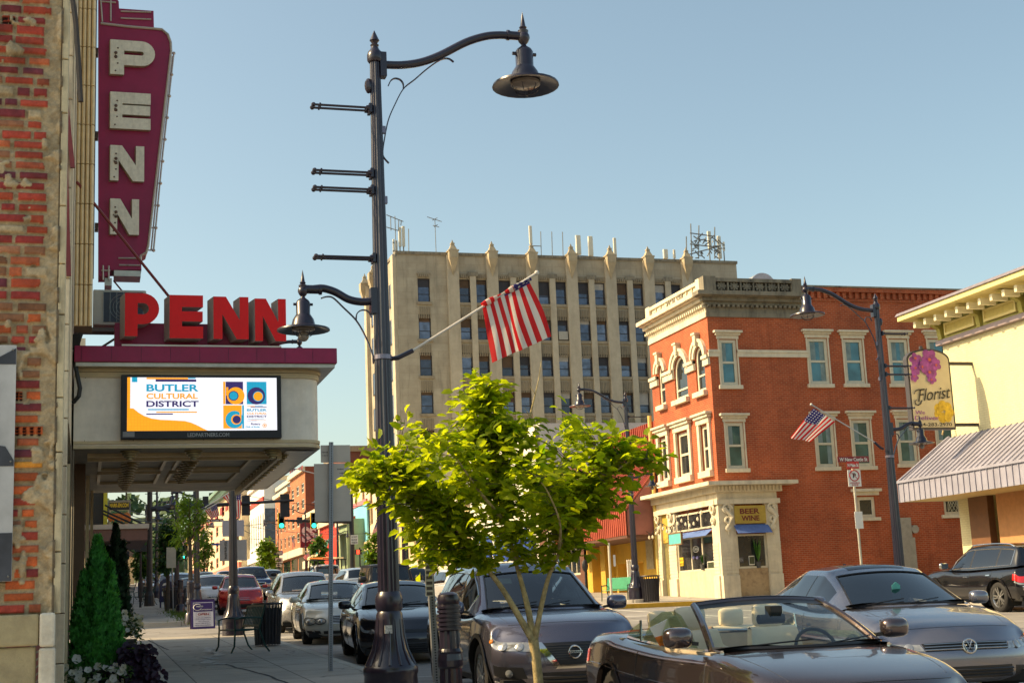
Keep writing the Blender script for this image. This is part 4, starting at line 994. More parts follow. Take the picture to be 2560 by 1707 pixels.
arc=[(wS/2+wS/2*math.cos(PI*i/16),zsh-zb2+(zt_-zsh)*math.sin(PI*i/16))for i in range(17)]
poly=[(0,0),(wS,0)]+arc
q=MB();q.prism(poly,(xs0,YSg,zb2),(1,0,0),(0,0,1),(0,.22,0));q.obj('cabinet',mat('dark_cabinet',(.05,.045,.05),.5,var=.1),fsg)
pf=[(.06+(p[0])*(wS-.12)/wS,.06+p[1]*(zt_-zb2-.12)/(zt_-zb2))for p in poly]
q=MB();q.prism(pf,(xs0,YSg-.006,zb2),(1,0,0),(0,0,1),(0,-.012,0));q.obj('face',mat('cream_face',(.70,.60,.38),.4,var=.12,vscale=1.2),fsg)
yS=YSg-.02
hS=zt_-zb2
def petal(mb,cx,cz,a,L,wd,n=0,y=None):
 U=Vector((math.cos(a),0,math.sin(a)));V=Vector((-math.sin(a),0,math.cos(a)));o=Vector((cx,(y if y else yS)-.0015*n,cz))
 pts=[o+U*(L*(.5-.5*math.cos(PI*t)))+V*(wd*math.sin(PI*t))for t in[i/8 for i in range(9)]]+[o+U*(L*(.5-.5*math.cos(PI*t)))-V*(wd*math.sin(PI*t))for t in[i/8 for i in range(7,0,-1)]]
 mb.add(pts,[tuple(range(len(pts)))])
q=MB();q2=MB();k=0
for(fx_,fz_,s_)in((.2,.86,.15),(.52,.88,.2),(.17,.74,.13),(.5,.72,.17),(.64,.8,.14),(.12,.64,.1),(.52,.62,.11),(.36,.77,.13)):
 for j in range(5):k+=1;petal(q,xs0+wS*fx_,zb2+hS*fz_,2*PI*j/5+fx_*9,wS*s_,wS*s_*.42,k)
 petal(q2,xs0+wS*fx_-.03,zb2+hS*fz_,fx_*9,wS*s_*.35,wS*s_*.2,48)
q.obj('orchids',mat('orchid_violet',(.36,.07,.33),.5,var=.5,vscale=5),fsg);q2.obj('orchid_hearts',mat('orchid_heart',(.62,.12,.08),.5),fsg)
q=MB();k=0
for r_,n in((.27,7),(.2,6),(.14,5),(.08,4)):
 for j in range(n):k+=1;petal(q,xs0+wS*.74+math.cos(2*PI*j/n+r_*9)*wS*r_*.3,zb2+hS*.215+math.sin(2*PI*j/n+r_*9)*wS*r_*.3,2*PI*j/n+r_*9+.4,wS*r_*.58,wS*r_*.34,k)
q.obj('rose',mat('rose_yellow',(.80,.48,.03),.5,var=.4,vscale=6),fsg)
q=MB()
yT_=YSg-.10 if False else yS-.05
text_into(q,'Florist',(xs0+wS*.16,yS-.03,zb2+hS*.34),Vector((1,0,.1)).normalized(),(-.02,0,1),wS*.78,hS*.15,shear=.35,depth=.006)
def flour(pts,r=.018):q.tube([(xs0+wS*a,yS-.033,zb2+hS*b_)for a,b_ in pts],r,5)
flour([(.24,.355),(.21,.315),(.15,.295),(.09,.31),(.085,.345),(.12,.36)]);flour([(.30,.485),(.2,.49),(.11,.47),(.08,.435)])
q.obj('script_lettering',mat('ink_black',(.025,.022,.02),.5,var=0),fsg)
q=MB();text_into(q,'We',(xs0+wS*.07,yS-.03,zb2+hS*.185),(1,0,0),(0,0,1),wS*.22,hS*.045,bold=.01);q.obj('lettering',mat('violet_ink',(.30,.10,.30),.5),fsg);q=MB();text_into(q,'Deliver',(xs0+wS*.05,yS-.03,zb2+hS*.115),(1,0,0),(0,0,1),wS*.56,hS*.05,bold=.01)
q.obj('lettering',mat('violet_ink',(.30,.10,.30),.5),fsg)
q=MB();text_into(q,'724-283-2970',(xs0+wS*.05,yS-.075,zb2+hS*.035),(1,0,0),(0,0,1),wS*.82,hS*.042,bold=.01);q.obj('lettering',MATS['ink_black'],fsg)
q=MB()
for zz in(zb2+.15,zt_-.45):q.bar((xs0+wS,YSg+.1,zz),(XF+.0,YSg+.1,zz),.08,.1)
q.tube([(xs0+wS*.4,YSg+.1,zt_),(xs0+wS*.4,YSg+.1,zt_+.1)],.06,6);q.obj('bracket',mat('dark_cabinet',(.05,.045,.05)),fsg)
# left side: broken brick pier
def attrmat(name,rough=.85,bmp=.4,bscale=70):
 mt,t,b=_nodes(name);a=t.nodes.new('ShaderNodeAttribute');a.attribute_name='tone'
 p=coord(t);f=noise(t,p,35,5,.65)
 c=mixrgb(t,1,a.outputs['Color'],ramp(t,f,[(.25,(.72,)*3),(.75,(1.2,)*3)]),'MULTIPLY')
 t.links.new(c,b.inputs['Base Color']);b.inputs['Roughness'].default_value=rough;bump(t,b,noise(t,p,bscale,5,.7),bmp,.006)
 return mt
toned=attrmat('old_brickwork')
YPR=9.2
x_r=atY(146,900,YPR).x;x_l=x_r-1.0
zp0,zp1=zg(YPR)-.3,5.62
zstone=atY(70,1535,YPR).z
npr=np.random.RandomState(5)
def smooth_noise(shape,cell,rs):
 ny,nx=shape;gy,gx=int(ny/cell)+3,int(nx/cell)+3;g_=rs.rand(gy,gx)
 y=np.arange(ny)/cell;x=np.arange(nx)/cell;y0=y.astype(int);x0=x.astype(int);fy_=y-y0;fx_=x-x0
 fy_=fy_*fy_*(3-2*fy_);fx_=fx_*fx_*(3-2*fx_)
 a=g_[np.ix_(y0,x0)];b_=g_[np.ix_(y0,x0+1)];c_=g_[np.ix_(y0+1,x0)];d_=g_[np.ix_(y0+1,x0+1)]
 FX,FY=fx_[None,:],fy_[:,None]
 return(a*(1-FX)+b_*FX)*(1-FY)+(c_*(1-FX)+d_*FX)*FY
st_=.0062;nx=int((x_r-x_l)/st_)+1;nz=int((zp1-zstone)/st_)+1
XX=np.linspace(x_l,x_r,nx);ZZ=np.linspace(zstone,zp1,nz)
hgt=np.zeros((nz,nx));colr=np.zeros((nz,nx,3));isb=np.zeros((nz,nx),bool)
mort=np.array([.43,.34,.21]);colr[:]=mort
sn=lambda cell:smooth_noise((nz,nx),cell,npr)
rag=(sn(5)-.5)*.6+(sn(12)-.5)
bh,jw=.057,.017
palette=[(.34,.05,.025),(.40,.07,.03),(.28,.035,.03),(.22,.03,.03),(.46,.12,.05),(.18,.028,.035),(.38,.06,.035),(.14,.03,.045),(.34,.08,.04),(.36,.05,.03),(.34,.15,.08)]
z=zstone+.01;row=0
while z<zp1:
 x=x_r-.09+npr.uniform(-.035,.02);hb_=bh*npr.uniform(.86,1.06)
 while x>x_l-.3:
  L=.175*npr.choice([1,1,.5,.75,.45],p=[.45,.2,.15,.1,.1]);
  c=np.array(palette[npr.randint(len(palette))])*npr.uniform(.8,1.25)
  tz=(z-zstone)/(zp1-zstone)
  if tz<.45 and npr.rand()<.4:c=np.array((.50,.11,.03))*npr.uniform(.8,1.2)
  if npr.rand()<.012:c=np.array((.70,.30,.04))
  if.35<tz<.55 and npr.rand()<.5:c=np.array((.22,.10,.05))*npr.uniform(.7,1.2)
  if npr.rand()<.03:c=mort*npr.uniform(.9,1.2)
  i0,i1=int((z-zstone)/st_),int((z+hb_-zstone)/st_);j0,j1=max(0,int((x-L-x_l)/st_)),min(nx,int((x-x_l)/st_))
  i0=max(i0,0);i1=min(i1,nz)
  if j1>j0 and i1>i0:
   zz_=(np.arange(i0,i1)-(i0+i1)/2)[:,None]/((i1-i0)/2);xx_=(np.arange(j0,j1)-(j0+j1)/2)[None,:]/((j1-j0)/2)
   edge=np.maximum(np.abs(zz_)**6+0*xx_,np.abs(xx_)**14+0*zz_)
   msk=edge+rag[i0:i1,j0:j1]*.85<.66
   sub=hgt[i0:i1,j0:j1];sub[msk]=.026+npr.uniform(-.007,.007);cs=colr[i0:i1,j0:j1];cs[msk]=c;isb[i0:i1,j0:j1][msk]=True
   if npr.rand()<.035:
    for a in range(3):
     for b_ in range(4):
      ci,cj=int((a+.5)/3*(i1-i0)),int((b_+.5)/4*(j1-j0));sub[max(0,ci-1):ci+1,max(0,cj-1):cj+2]=-.02;cs[max(0,ci-1):ci+1,max(0,cj-1):cj+2]=(.05,.02,.02)
  x-=L+jw*npr.uniform(.7,1.4)
 z+=hb_+jw*npr.uniform(.75,1.3);row+=1
smear=sn(16)*.5+sn(38)*.5+sn(6)*.22
zt01=(ZZ[:,None]-zstone)/(zp1-zstone)
band=np.exp(-((zt01-.93)/.06)**2)*.10+np.exp(-((zt01-.40)/.13)**2)*.12+np.exp(-((zt01-.06)/.09)**2)*.14+np.exp(-((x_r-XX[None,:])/.055)**2)*.26
sm=smear+band>.90
hgt[sm]=np.maximum(hgt[sm],.034)+(smear+band-.90)[sm]*.07;colr[sm]=mort*1.02;isb[sm]=False
hgt+=np.where(isb,(sn(4)-.5)*.008,(npr.rand(nz,nx)-.5)*.007+(sn(3)-.5)*.014+(sn(8)-.5)*.014)
colr*=(0.72+.42*sn(9)+.22*npr.rand(nz,nx))[:,:,None]
colr[:,-3:,:]=(.14,.11,.07)
grime=np.clip((sn(30)-.62)*3,0,1)[:,:,None]*np.exp(-((zt01-.93)/.12)**2)[:,:,None];colr=colr*(1-.6*grime)
hh=hgt.copy()
hh[1:-1,1:-1]=(hgt[1:-1,1:-1]*2+hgt[:-2,1:-1]+hgt[2:,1:-1]+hgt[1:-1,:-2]+hgt[1:-1,2:])/6
V=np.stack([np.repeat(XX[None,:],nz,0),YPR-hh,np.repeat(ZZ[:,None],nx,1)],-1).reshape(-1,3)
pier=thing('brick_building','crumbling red brick wall end smeared with tan mortar on a stone base','building',(x_l,YPR,zg(YPR)+.15))
off=Vector(pier.location);V=V-np.array(off)
idx=np.arange(nx*nz).reshape(nz,nx);F4=np.stack([idx[:-1,:-1],idx[:-1,1:],idx[1:,1:],idx[1:,:-1]],-1).reshape(-1,4)
me=bpy.data.meshes.new('brick_face');me.from_pydata(V.tolist(),[],F4.tolist());me.materials.append(toned)
at_=me.attributes.new('tone','FLOAT_COLOR','POINT');at_.data.foreach_set('color',np.concatenate([colr.reshape(-1,3),np.ones((nx*nz,1))],1).astype(np.float32).ravel())
me.polygons.foreach_set('use_smooth',[True]*len(me.polygons));me.update()
o=bpy.data.objects.new('brick_face',me);COL.objects.link(o);o.parent=pier;LOC[o.name]=off
plainbrick=brickmat('old_plain_brick',(.34,.06,.03),(.26,.04,.025),(.34,.27,.17),ms=.012)
YPENN=19.2
q=MB();q.span((x_l-.6,YPR+.012,zp0),(x_r-.30,YPENN-.3,3.9));q.obj('wall',plainbrick,pier)  # unseen wall behind the pier, height cut low so sun reaches the young tree
q=MB();rr=random.Random(8);z=zstone-.0
while z<zp1:
 h_=rr.uniform(.3,.62);q.span((x_r-.006,YPR-.03,z),(x_r+.035,YPR+.16,min(z+h_-.008,zp1)));z+=h_
q.obj('corner_strip',weathered('aged_cream_paint',(.60,.52,.34),(.1,.08,.06),amt=.85,scale=7,bmp=.6),pier,bevel=.006)
q=MB();tone_st=weathered('block_stone',(.40,.34,.20),(.12,.10,.07),amt=.6,scale=3,streak=False,bmp=.8)
zz_=zp0
q.span((x_l-.1,YPR-.07,zp0),(x_r-.10,YPR+.012,zstone-.19));q.span((x_l-.1,YPR-.10,zstone-.185),(x_r-.085,YPR+.02,zstone+.0));q.obj('stone_base',tone_st,pier,bevel=.012)
q=MB();q.span((x_r-.082,YPR-.11,zp0),(x_r+.012,YPR+.02,zstone-.2));q.span((x_r-.08,YPR-.115,zstone-.195),(x_r+.008,YPR+.02,zstone+.005));q.obj('painted_quoin',weathered('peeling_white',(.66,.62,.52),(.3,.25,.18),amt=.6,scale=5,streak=False,bmp=.6),pier,bevel=.015)
pz0,pz1,pxr=atY(20,1453,YPR).z,atY(20,868,YPR).z,atY(37,1150,YPR).x
po=thing('wall_poster','grey and white photo poster hung on the crumbling brick wall at the picture edge','poster',(pxr-.3,YPR-.06,pz0))
q=MB();q.span((pxr-.7,YPR-.075,pz0),(pxr,YPR-.055,pz1));q.obj('sheet',mat('poster_grey',(.42,.43,.44),.5,var=.35,vscale=2),po)
q=MB();H_=pz1-pz0
dkp=mat('poster_dark',(.04,.045,.06),.5,var=.4)
q.span((pxr-.7,YPR-.078,pz0+.002),(pxr-.002,YPR-.0755,pz0+H_*.2));q.prism([(0,0),(.3,0),(.3,.035),(.25,.12),(0,.16)],(pxr-.302,YPR-.0755,pz0+H_*.48),(1,0,0),(0,0,1),(0,-.003,0));q.prism([(0,0),(.3,0),(.3,.1),(.16,0.02)],(pxr-.302,YPR-.0755,pz1-.12),(1,0,0),(0,0,1),(0,-.003,0))
q.each('print',dkp,po)
q=MB()
for zz in(pz0+.03,pz1-.03,pz0+H_*.5):q.sphere((pxr-.02,YPR-.08,zz),.007,6,4)
q.each('nail',mat('nail_steel',(.3,.3,.28),.4,.8,var=0),po)
# theatre
tile=weathered('tan_terracotta',(.86,.67,.40),(.30,.18,.09),amt=.38,scale=2.2,bmp=.2)
tile2=weathered('pale_terracotta',(.86,.71,.48),(.22,.14,.09),amt=.4,scale=3.5,bmp=.35)
darkjoint=mat('tile_joint',(.12,.08,.05),.9,var=.2)
XW=-.25;YP2=33.0;ZT=13.5;zsof=4.02
th=thing('theatre_building','tan terracotta theatre front seen edge on behind the purple signs','building',(XW,YPENN,zg(YPENN)+.15))
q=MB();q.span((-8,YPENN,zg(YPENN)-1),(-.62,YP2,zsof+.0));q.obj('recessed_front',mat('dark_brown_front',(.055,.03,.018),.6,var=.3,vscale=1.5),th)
q=MB();q.span((-8,YPENN+.02,zsof+.003),(XW,YP2,ZT));q.obj('upper_wall',tile2,th)
q=MB();jt=MB();z=zg(YPENN)
xa,xb=atY(146,700,YPENN).x-.15,atY(181,700,YPENN).x
rr=random.Random(6)
while z<ZT:
 h_=.62;q.span((xa,YPENN-.055,z),(xb-.03,YPENN-.004,z+h_-.012));z+=h_
q.obj('corner_tiles',tile2,th,bevel=.012)
q=MB();q.span((xa-.3,YPENN-.02,zg(YPENN)-.5),(xb-.035,YPENN+.018,ZT));q.obj('tile_bed',darkjoint,th)
q=MB();p0,p1=atY(160,280,YPENN-.1),atY(178,420,YPENN-.1)
for(a,b_,c_,d_)in((157,180,182,420),(160,260,172,690)):q.bar(atY(a,b_,YPENN-.1),atY(c_,d_,YPENN-.1),.06,.05)
q.obj('hanging_frame',mat('maroon_frame',(.22,.035,.035),.5,var=.2),th)
q=MB();q.tube([atY(178,-30,YPENN-.14),atY(190,60,YPENN-.14),atY(196,150,YPENN-.14),atY(202,255,YPENN-.14)],.04,6);q.obj('drain_pipe',mat('sooty_pipe',(.06,.045,.035),.6,var=.2),th)
YFL=20.8;xf0,xf1=atY(189,500,YFL).x,atY(235,500,YFL).x
zfl=atY(200,815,YFL).z;q=MB();z=zfl;n=4;wv=(xf1-xf0)/n
while z<ZT:
 for k in range(n):
  c=xf0+wv*(k+.5)
  q.add([(c+wv*.47*math.cos(a),YFL-.075*math.sin(a),zz)for zz in(z,z+.585)for a in[PI*i/8 for i in range(9)]],[(i,i+1,i+10,i+9)for i in range(8)]+[tuple(range(9)),tuple(range(17,8,-1))])
 z+=.6
q.obj('fluted_pilaster',tile,th,smooth=True)
q=MB();q.span((xf0,YFL-.012,zfl),(xf1-.004,YFL+.5,ZT));q.obj('pilaster_bed',darkjoint,th)
q=MB();zb=zg(22)+.1
q.span((atY(151,1400,20.2).x,20.2,zb),(atY(172,1400,20.2).x,20.3,3.6));q.obj('door_frame',tile,th)
brown=mat('brown_tile',(.16,.08,.035),.5,var=.3,vscale=2)
q=MB();YB2=24.0;q.span((atY(183,1400,YB2).x,YB2,zg(YB2)+.1),(atY(211,1400,YB2).x,YB2+1.0,zsof-.02));q.obj('pier',brown,th)
q=MB();q.span((atY(184,1650,YB2).x,YB2-.03,zg(YB2)),(atY(211,1650,YB2).x,YB2-.001,zg(YB2)+.6));q.obj('plinth',mat('black_granite',(.012,.012,.014),.25,var=.2),th)
q=MB()
for(a,b_,Y_)in((172,176,20.6),(178,182,21.2)):q.span((atY(a,1400,Y_).x,Y_,zg(Y_)+.3),(atY(b_,1400,Y_).x,Y_+.1,3.9))
q.obj('poster_case',mat('bronze_case',(.20,.15,.10),.4,.4,var=.2),th)
q=MB();q.span((atY(213,1400,26).x,26,zg(26)+.1),(atY(222,1400,26).x,26.6,zsof-.02));q.span((atY(226,1300,29).x,29,zg(29)+.1),(atY(233,1300,29).x,29.5,5));q.obj('tan_pier',tile,th)
# marquee
purple=weathered('purple_enamel',(.33,.011,.075),(.19,.02,.07),rough=.5,amt=.5,scale=1.4,bmp=.05)
creamen=weathered('cream_enamel',(.84,.75,.63),(.55,.45,.32),rough=.45,amt=.35,scale=1.6,bmp=.04)
YM=22.0
mq0,mq1=atY(190,1113,YM),atY(803,1119,YM)
XM0,XM1,ZM0=-.22,mq1.x,(mq0.z+mq1.z)/2
ZM1=(atY(200,905,YM).z+atY(800,920,YM).z)/2;ZC0,ZC1=(atY(195,897,YM-.3).z+atY(840,914,YM-.3).z)/2,(atY(195,856,YM-.3).z+atY(840,877,YM-.3).z)/2
YME=29.5
mr=thing('marquee','cream and purple theatre canopy over the pavement carrying a lit screen','marquee',(XM0,YM,ZM0))
R_=.32
def outline(x1,y0,y1,R):
 return[(XM0,y0)]+[(x1-R+R*math.sin(t),y0+R-R*math.cos(t))for t in[PI/2*i/8 for i in range(9)]]+[(x1-R+R*math.cos(t),y1-R+R*math.sin(t))for t in[PI/2*i/8 for i in range(9)]]+[(XM0,y1)]
sz_lo,sz_hi=(atY(302,1096,YM).z+atY(702,1100,YM).z)/2,(atY(302,934,YM).z+atY(700,947,YM).z)/2
def ringwall(mb,ol,z0,z1):
 vs=[(x,y,z0)for x,y in ol]+[(x,y,z1)for x,y in ol];n=len(ol);mb.add(vs,[(i,(i+1)%n,(i+1)%n+n,i+n)for i in range(n)])
q=MB();ringwall(q,outline(XM1,YM,YME,R_),ZM0,ZM1-.2);q.obj('fascia',creamen,mr,smooth=True)
q=MB()
zz=ZM1-.2
for d_,z0,z1 in((.03,zz,zz+.075),(.055,zz+.08,zz+.155),(.085,zz+.16,zz+.235)):
 ol=outline(XM1+d_,YM-d_,YME+d_,R_+d_);ringwall(q,ol,z0,z1);q.add([(x,y,z0)for x,y in ol],[tuple(range(len(ol)))]);
ol=outline(XM1+.025,YM-.025,YME+.025,R_)
for z0 in(ZM0-.02,ZM0+.05):ringwall(q,ol,z0,z0+.045);q.add([(x,y,z0+.045)for x,y in ol],[tuple(range(len(ol)))]);q.add([(x,y,z0)for x,y in ol],[tuple(range(len(ol)))])
q.obj('trim_band',mat('tan_trim',(.60,.46,.26),.4,var=.1),mr,smooth=True)
cx1=atY(843,900,YM-.3).x
q=MB();q.span((XM0,YM-.3,ZC0),(cx1,YME+.3,ZC1));q.obj('cap',purple,mr,bevel=.01)
q=MB();q.span((XM0+.02,YM-.25,ZC0-.06),(cx1-.03,YME+.25,ZC0-.003));q.obj('cap_underside',mat('brushed_metal',(.45,.42,.36),.35,.8,var=.2),mr)
q=MB()
for u in(.16,.86,1.9,2.95):q.span((XM0+u-.004,YM-.004,ZM0+.09),(XM0+u+.004,YM+.001,sz_lo));q.span((XM0+u-.004,YM-.004,sz_hi),(XM0+u+.004,YM+.001,ZM1-.21))
q.each('fascia_seam',mat('tile_joint',(.12,.08,.05)),mr)
q=MB()
for k in range(9):q.span((XM0+.1+k*.43-.003,YM-.304,ZC0+.01),(XM0+.1+k*.43+.003,YM-.299,ZC1-.01))
q.each('cap_seam',mat('seam_plum',(.10,.01,.05),.6),mr)
sofm=mat('soffit_plaster',(.44,.37,.27),.6,var=.25,vscale=2)
q=MB();zc=ZM0-.025;ol=outline(XM1,YM,YME,R_);q.add([(x,y,zc)for x,y in ol],[tuple(range(len(ol)))]);q.obj('soffit',sofm,mr)
q=MB()
for(x0,x1,y0,y1)in((.15,1.2,YM+1.2,YM+2.8),(1.35,2.55,YM+1.2,YM+2.8),(.15,1.2,YM+3.3,YM+5.2),(1.35,2.55,YM+3.3,YM+5.2)):
 for a in((x0,y0,x1,y0+.05),(x0,y1-.05,x1,y1),(x0,y0,x0+.05,y1),(x1-.05,y0,x1,y1)):q.span((a[0],a[1],zc-.05),(a[2],a[3],zc-.002))
for y_,h_ in((YM+.55,.06),(YM+.85,.09)):q.span((XM0+.2,y_,zc-h_),(XM1-.6,y_+.07,zc-.002))
q.span((XM1-.62,YM+.5,zc-.12),(XM1-.55,YME-.2,zc-.002));q.obj('soffit_moulding',mat('tan_trim',(.46,.36,.20)),mr)
q=MB();q.add([(XM1-.5,YM+.3,zc-.02),(XM1-.05,YM+.35,zc-.02),(XM1-.05,YME-.3,zc-.02),(XM1-.5,YME-.3,zc-.02)],[(0,1,2,3)]);q.obj('bright_edge',mat('brushed_metal',(.45,.42,.36)),mr)
lampm=mat('reflector_brass',(.40,.31,.16),.4,.5,var=.3)
for k,(x,y)in enumerate([(1.55,YM+.3),(2.75,YM+.3),(.6,YM+.28)]+[(2.95,YM+.9+.45*i)for i in range(12)]+[(.65,YM+1.3+.42*i)for i in range(11)]+[(1.6,YM+1.4+.42*i)for i in range(8)]):
 q=MB()
 for j in range(4):q.lathe([(.14-.03*j,zc-.004-.035*j),(.145-.03*j,zc-.03-.035*j),(.10-.025*j,zc-.036-.035*j)],(x,y,0),n=14)
 q.obj('reflector',lampm,mr,smooth=True)
redl=mat('red_letter',(.90,.012,.014),.5,var=.06,spec=.3);greyl=mat('letter_return',(.46,.39,.36),.5,var=.12)
ZL0=(atY(300,843,YM-.2).z+atY(700,853,YM-.2).z)/2
YL_=YM-.12;ltop=atY(330,733,YL_).z;
base=MB();bx0,bx1=atY(287,830,YL_).x,atY(700,850,YL_).x;bz1=atY(500,808,YL_).z;base.span((bx0,YL_+.05,ZC1),(bx1,YL_+.55,bz1));base.obj('letter_plinth',purple,mr,bevel=.008)
LH=atY(520,738,YL_).z-atY(520,846,YL_).z;lz=ZC1+.06
def block_letter(ch,w,h,s):
 if ch=='E':return[[(0,0),(w,0),(w,s),(s,s),(s,h*.39),(w*.99,h*.39),(w*.99,h*.39+s*.85),(s,h*.39+s*.85),(s,h-s),(w,h-s),(w,h),(0,h)]]
 if ch=='N':return[[(0,0),(s*.82,0),(s*.82,h*.58),(w-s*1.1,0),(w,0),(w,h),(w-s*.82,h),(w-s*.82,h*.45),(s*1.15,h),(0,h)]]
 R=h*.36;c=h-R
 out=[(0,0),(s,0),(s,h-2*R+.0),(w-R,h-2*R)]+[(w-R+R*math.sin(t),c-R*math.cos(t))for t in[PI*i/12 for i in range(1,12)]]+[(w-R,h),(0,h)]
 return[out]
def solid_letter(mbf,mbs,ch,o,w,h,s,depth):
 o=Vector(o);P=block_letter(ch,w,h,s)[0]
 n=len(P);fr=[o+Vector((x,0,z))for x,z in P];bk=[p+Vector((-depth*.2,depth,0))for p in fr]
 if ch=='P':
  R=h*.36;r=R-s*.82;c=h-R;ax=w-R
  hole=[(s,c-r)]+[(ax+r*math.sin(t),c-r*math.cos(t))for t in[PI*i/12 for i in range(13)]]+[(s,c+r)]
  outer=[(0,0),(s,0),(s,h-2*R)]+[(ax,h-2*R)]+[(ax+R*math.sin(t),c-R*math.cos(t))for t in[PI*i/12 for i in range(1,13)]]+[(0,h)]
  poly=[(0,0),(s,0),(s,c+r)]+[(ax+r*math.sin(t),c-r*math.cos(t))for t in[PI*i/12 for i in range(12,-1,-1)]]+[(s,c-r),(s,h-2*R),(ax,h-2*R)]+[(ax+R*math.sin(t),c-R*math.cos(t))for t in[PI*i/12 for i in range(1,13)]]+[(0,h)]
  quads=[[(0,0),(s,0),(s,h),(0,h)],[(s,h-2*R),(ax,h-2*R),(ax,c-r),(s,c-r)],[(s,c+r),(ax,c+r),(ax,h),(s,h)]]
  for i in range(12):
   t0,t1=PI*i/12,PI*(i+1)/12
   quads.append([(ax+r*math.sin(t0),c-r*math.cos(t0)),(ax+R*math.sin(t0),c-R*math.cos(t0)),(ax+R*math.sin(t1),c-R*math.cos(t1)),(ax+r*math.sin(t1),c-r*math.cos(t1))])
  for qd in quads:mbf.add([o+Vector((x,0,z))for x,z in qd],[(0,1,2,3)])
  for ring in(outer,hole):
   for a,b_ in zip(ring,ring[1:]+ring[:1]):mbs.add([o+Vector((a[0],0,a[1])),o+Vector((b_[0],0,b_[1])),o+Vector((b_[0]-depth*.2,depth,b_[1])),o+Vector((a[0]-depth*.2,depth,a[1]))],[(0,1,2,3)])
  return
 mbf.add(fr,[tuple(range(n))])
 mbs.add(fr+bk,[(i,(i+1)%n,(i+1)%n+n,i+n)for i in range(n)]+[tuple(range(2*n-1,n-1,-1))])
spans=[(312,398,732,840),(424,508,737,845),(534,622,741,847),(638,716,746,852)]
for ch,(a,b_,c_,d_)in zip('PENN',spans):
 p0,p1=atY(a,d_,YL_-.3),atY(b_,d_,YL_-.3);zt=atY(a,c_,YL_-.3).z
 L_=MB();S_=MB();w_=p1.x-p0.x;h_=zt-p0.z;solid_letter(L_,S_,ch,(p0.x,YL_-.3,p0.z),w_,h_,w_*(.37 if ch in 'PE' else.31),.33)
 lo=tag(L_.obj('letter',redl,mr));S_.obj('letter_return',greyl,lo)
q=MB();q.span((bx0+.1,YM-.28,ZC1+.004),(bx1,YM-.26,ZC1+.03));q.obj('cap_rail',mat('white_paint',(.78,.76,.70)),mr)
scr=thing('led_screen','lit screen on the canopy reading BUTLER CULTURAL DISTRICT','screen',(atY(302,1015,YM).x,YM-.02,atY(302,1015,YM).z))
sx0,sx1=atY(302,1015,YM).x,atY(701,1020,YM).x;sz0,sz1=(atY(302,1096,YM).z+atY(702,1100,YM).z)/2,(atY(302,934,YM).z+atY(700,947,YM).z)/2
q=MB();q.span((sx0,YM-.12,sz0),(sx1,YM-.003,sz1));q.obj('housing',mat('screen_black',(.012,.012,.016),.5,var=.1),scr,bevel=.006)
ys=YM-.124
def glow(name,col,s=1.0):
 if name in MATS:return MATS[name]
 mt,t,b=_nodes(name);b.inputs['Base Color'].default_value=(0,0,0,1);b.inputs['Roughness'].default_value=.6
 br=t.nodes.new('ShaderNodeTexBrick');t.links.new(uvz(t),br.inputs['Vector']);br.offset=0
 br.inputs['Color1'].default_value=(*col,1);br.inputs['Color2'].default_value=(*[c*.94 for c in col],1);br.inputs['Mortar'].default_value=(*[c*.86 for c in col],1)
 br.inputs['Scale'].default_value=1;br.inputs['Brick Width'].default_value=.045;br.inputs['Row Height'].default_value=.045;br.inputs['Mortar Size'].default_value=.0035
 t.links.new(br.outputs['Color'],b.inputs['Emission Color']);b.inputs['Emission Strength'].default_value=s*.46
 return mt
gw,go,gt,gn=glow('lit_white',(.82,.82,.88)),glow('lit_orange',(.92,.34,.012)),glow('lit_teal',(.012,.30,.46)),glow('lit_navy',(.032,.02,.11))
W_,H_=sx1-sx0-.16,sz1-sz0-.16;ox,oz=sx0+.09,sz0+.12
pt=lambda u,v:(ox+u*W_,ys,oz+v*H_)
def rect(mb,u0,v0,u1,v1,lay=0):mb.add([(ox+u*W_,ys-.0012*lay,oz+v*H_)for u,v in((u0,v0),(u1,v0),(u1,v1),(u0,v1))],[(0,1,2,3)])
def poly_(mb,pts,lay=0):mb.add([(ox+u*W_,ys-.0012*lay,oz+v*H_)for u,v in pts],[tuple(range(len(pts)))])
def disc(mb,u,v,r,r2=None,lay=0,a0=0,a1=2*PI,n=28):
 asp=W_/H_
 for i in range(n):
  t0,t1=a0+(a1-a0)*i/n,a0+(a1-a0)*(i+1)/n;q0=r2 or 0
  poly_(mb,[(u+q0*math.cos(t0)/asp,v+q0*math.sin(t0)),(u+r*math.cos(t0)/asp,v+r*math.sin(t0)),(u+r*math.cos(t1)/asp,v+r*math.sin(t1)),(u+q0*math.cos(t1)/asp,v+q0*math.sin(t1))][(0 if q0 else 1):],lay)
Wm,Om,Tm,Nm=MB(),MB(),MB(),MB()
rect(Wm,0,0,1,1)
rect(Om,0,.25,.02,1,1);rect(Tm,.03,.91,.065,1,1)
wave=[(0,0),(.53,0),(.50,.04),(.46,.10),(.42,.15),(.38,.18),(.30,.195),(.22,.205),(.16,.23),(.11,.28),(.07,.35),(.04,.42),(.02,.49),(.02,.60),(0,.60)]
for i in range(2,12):poly_(Om,[(wave[i][0],0),(wave[i-1][0],0),wave[i-1],wave[i]],1)
rect(Om,0,0,wave[11][0],wave[11][1],1)
rect(Om,.125,.965,.40,.998,1);rect(Tm,.40,.978,.45,.998,1);rect(Nm,.185,.92,.455,.965,1)
def stx(mb,s,u,v,wd,ht,lay=2):text_into(mb,s,(ox+u*W_,ys-.0012*lay,oz+v*H_),(1,0,0),(0,0,1),wd*W_,ht*H_,bold=.03,depth=.0015)
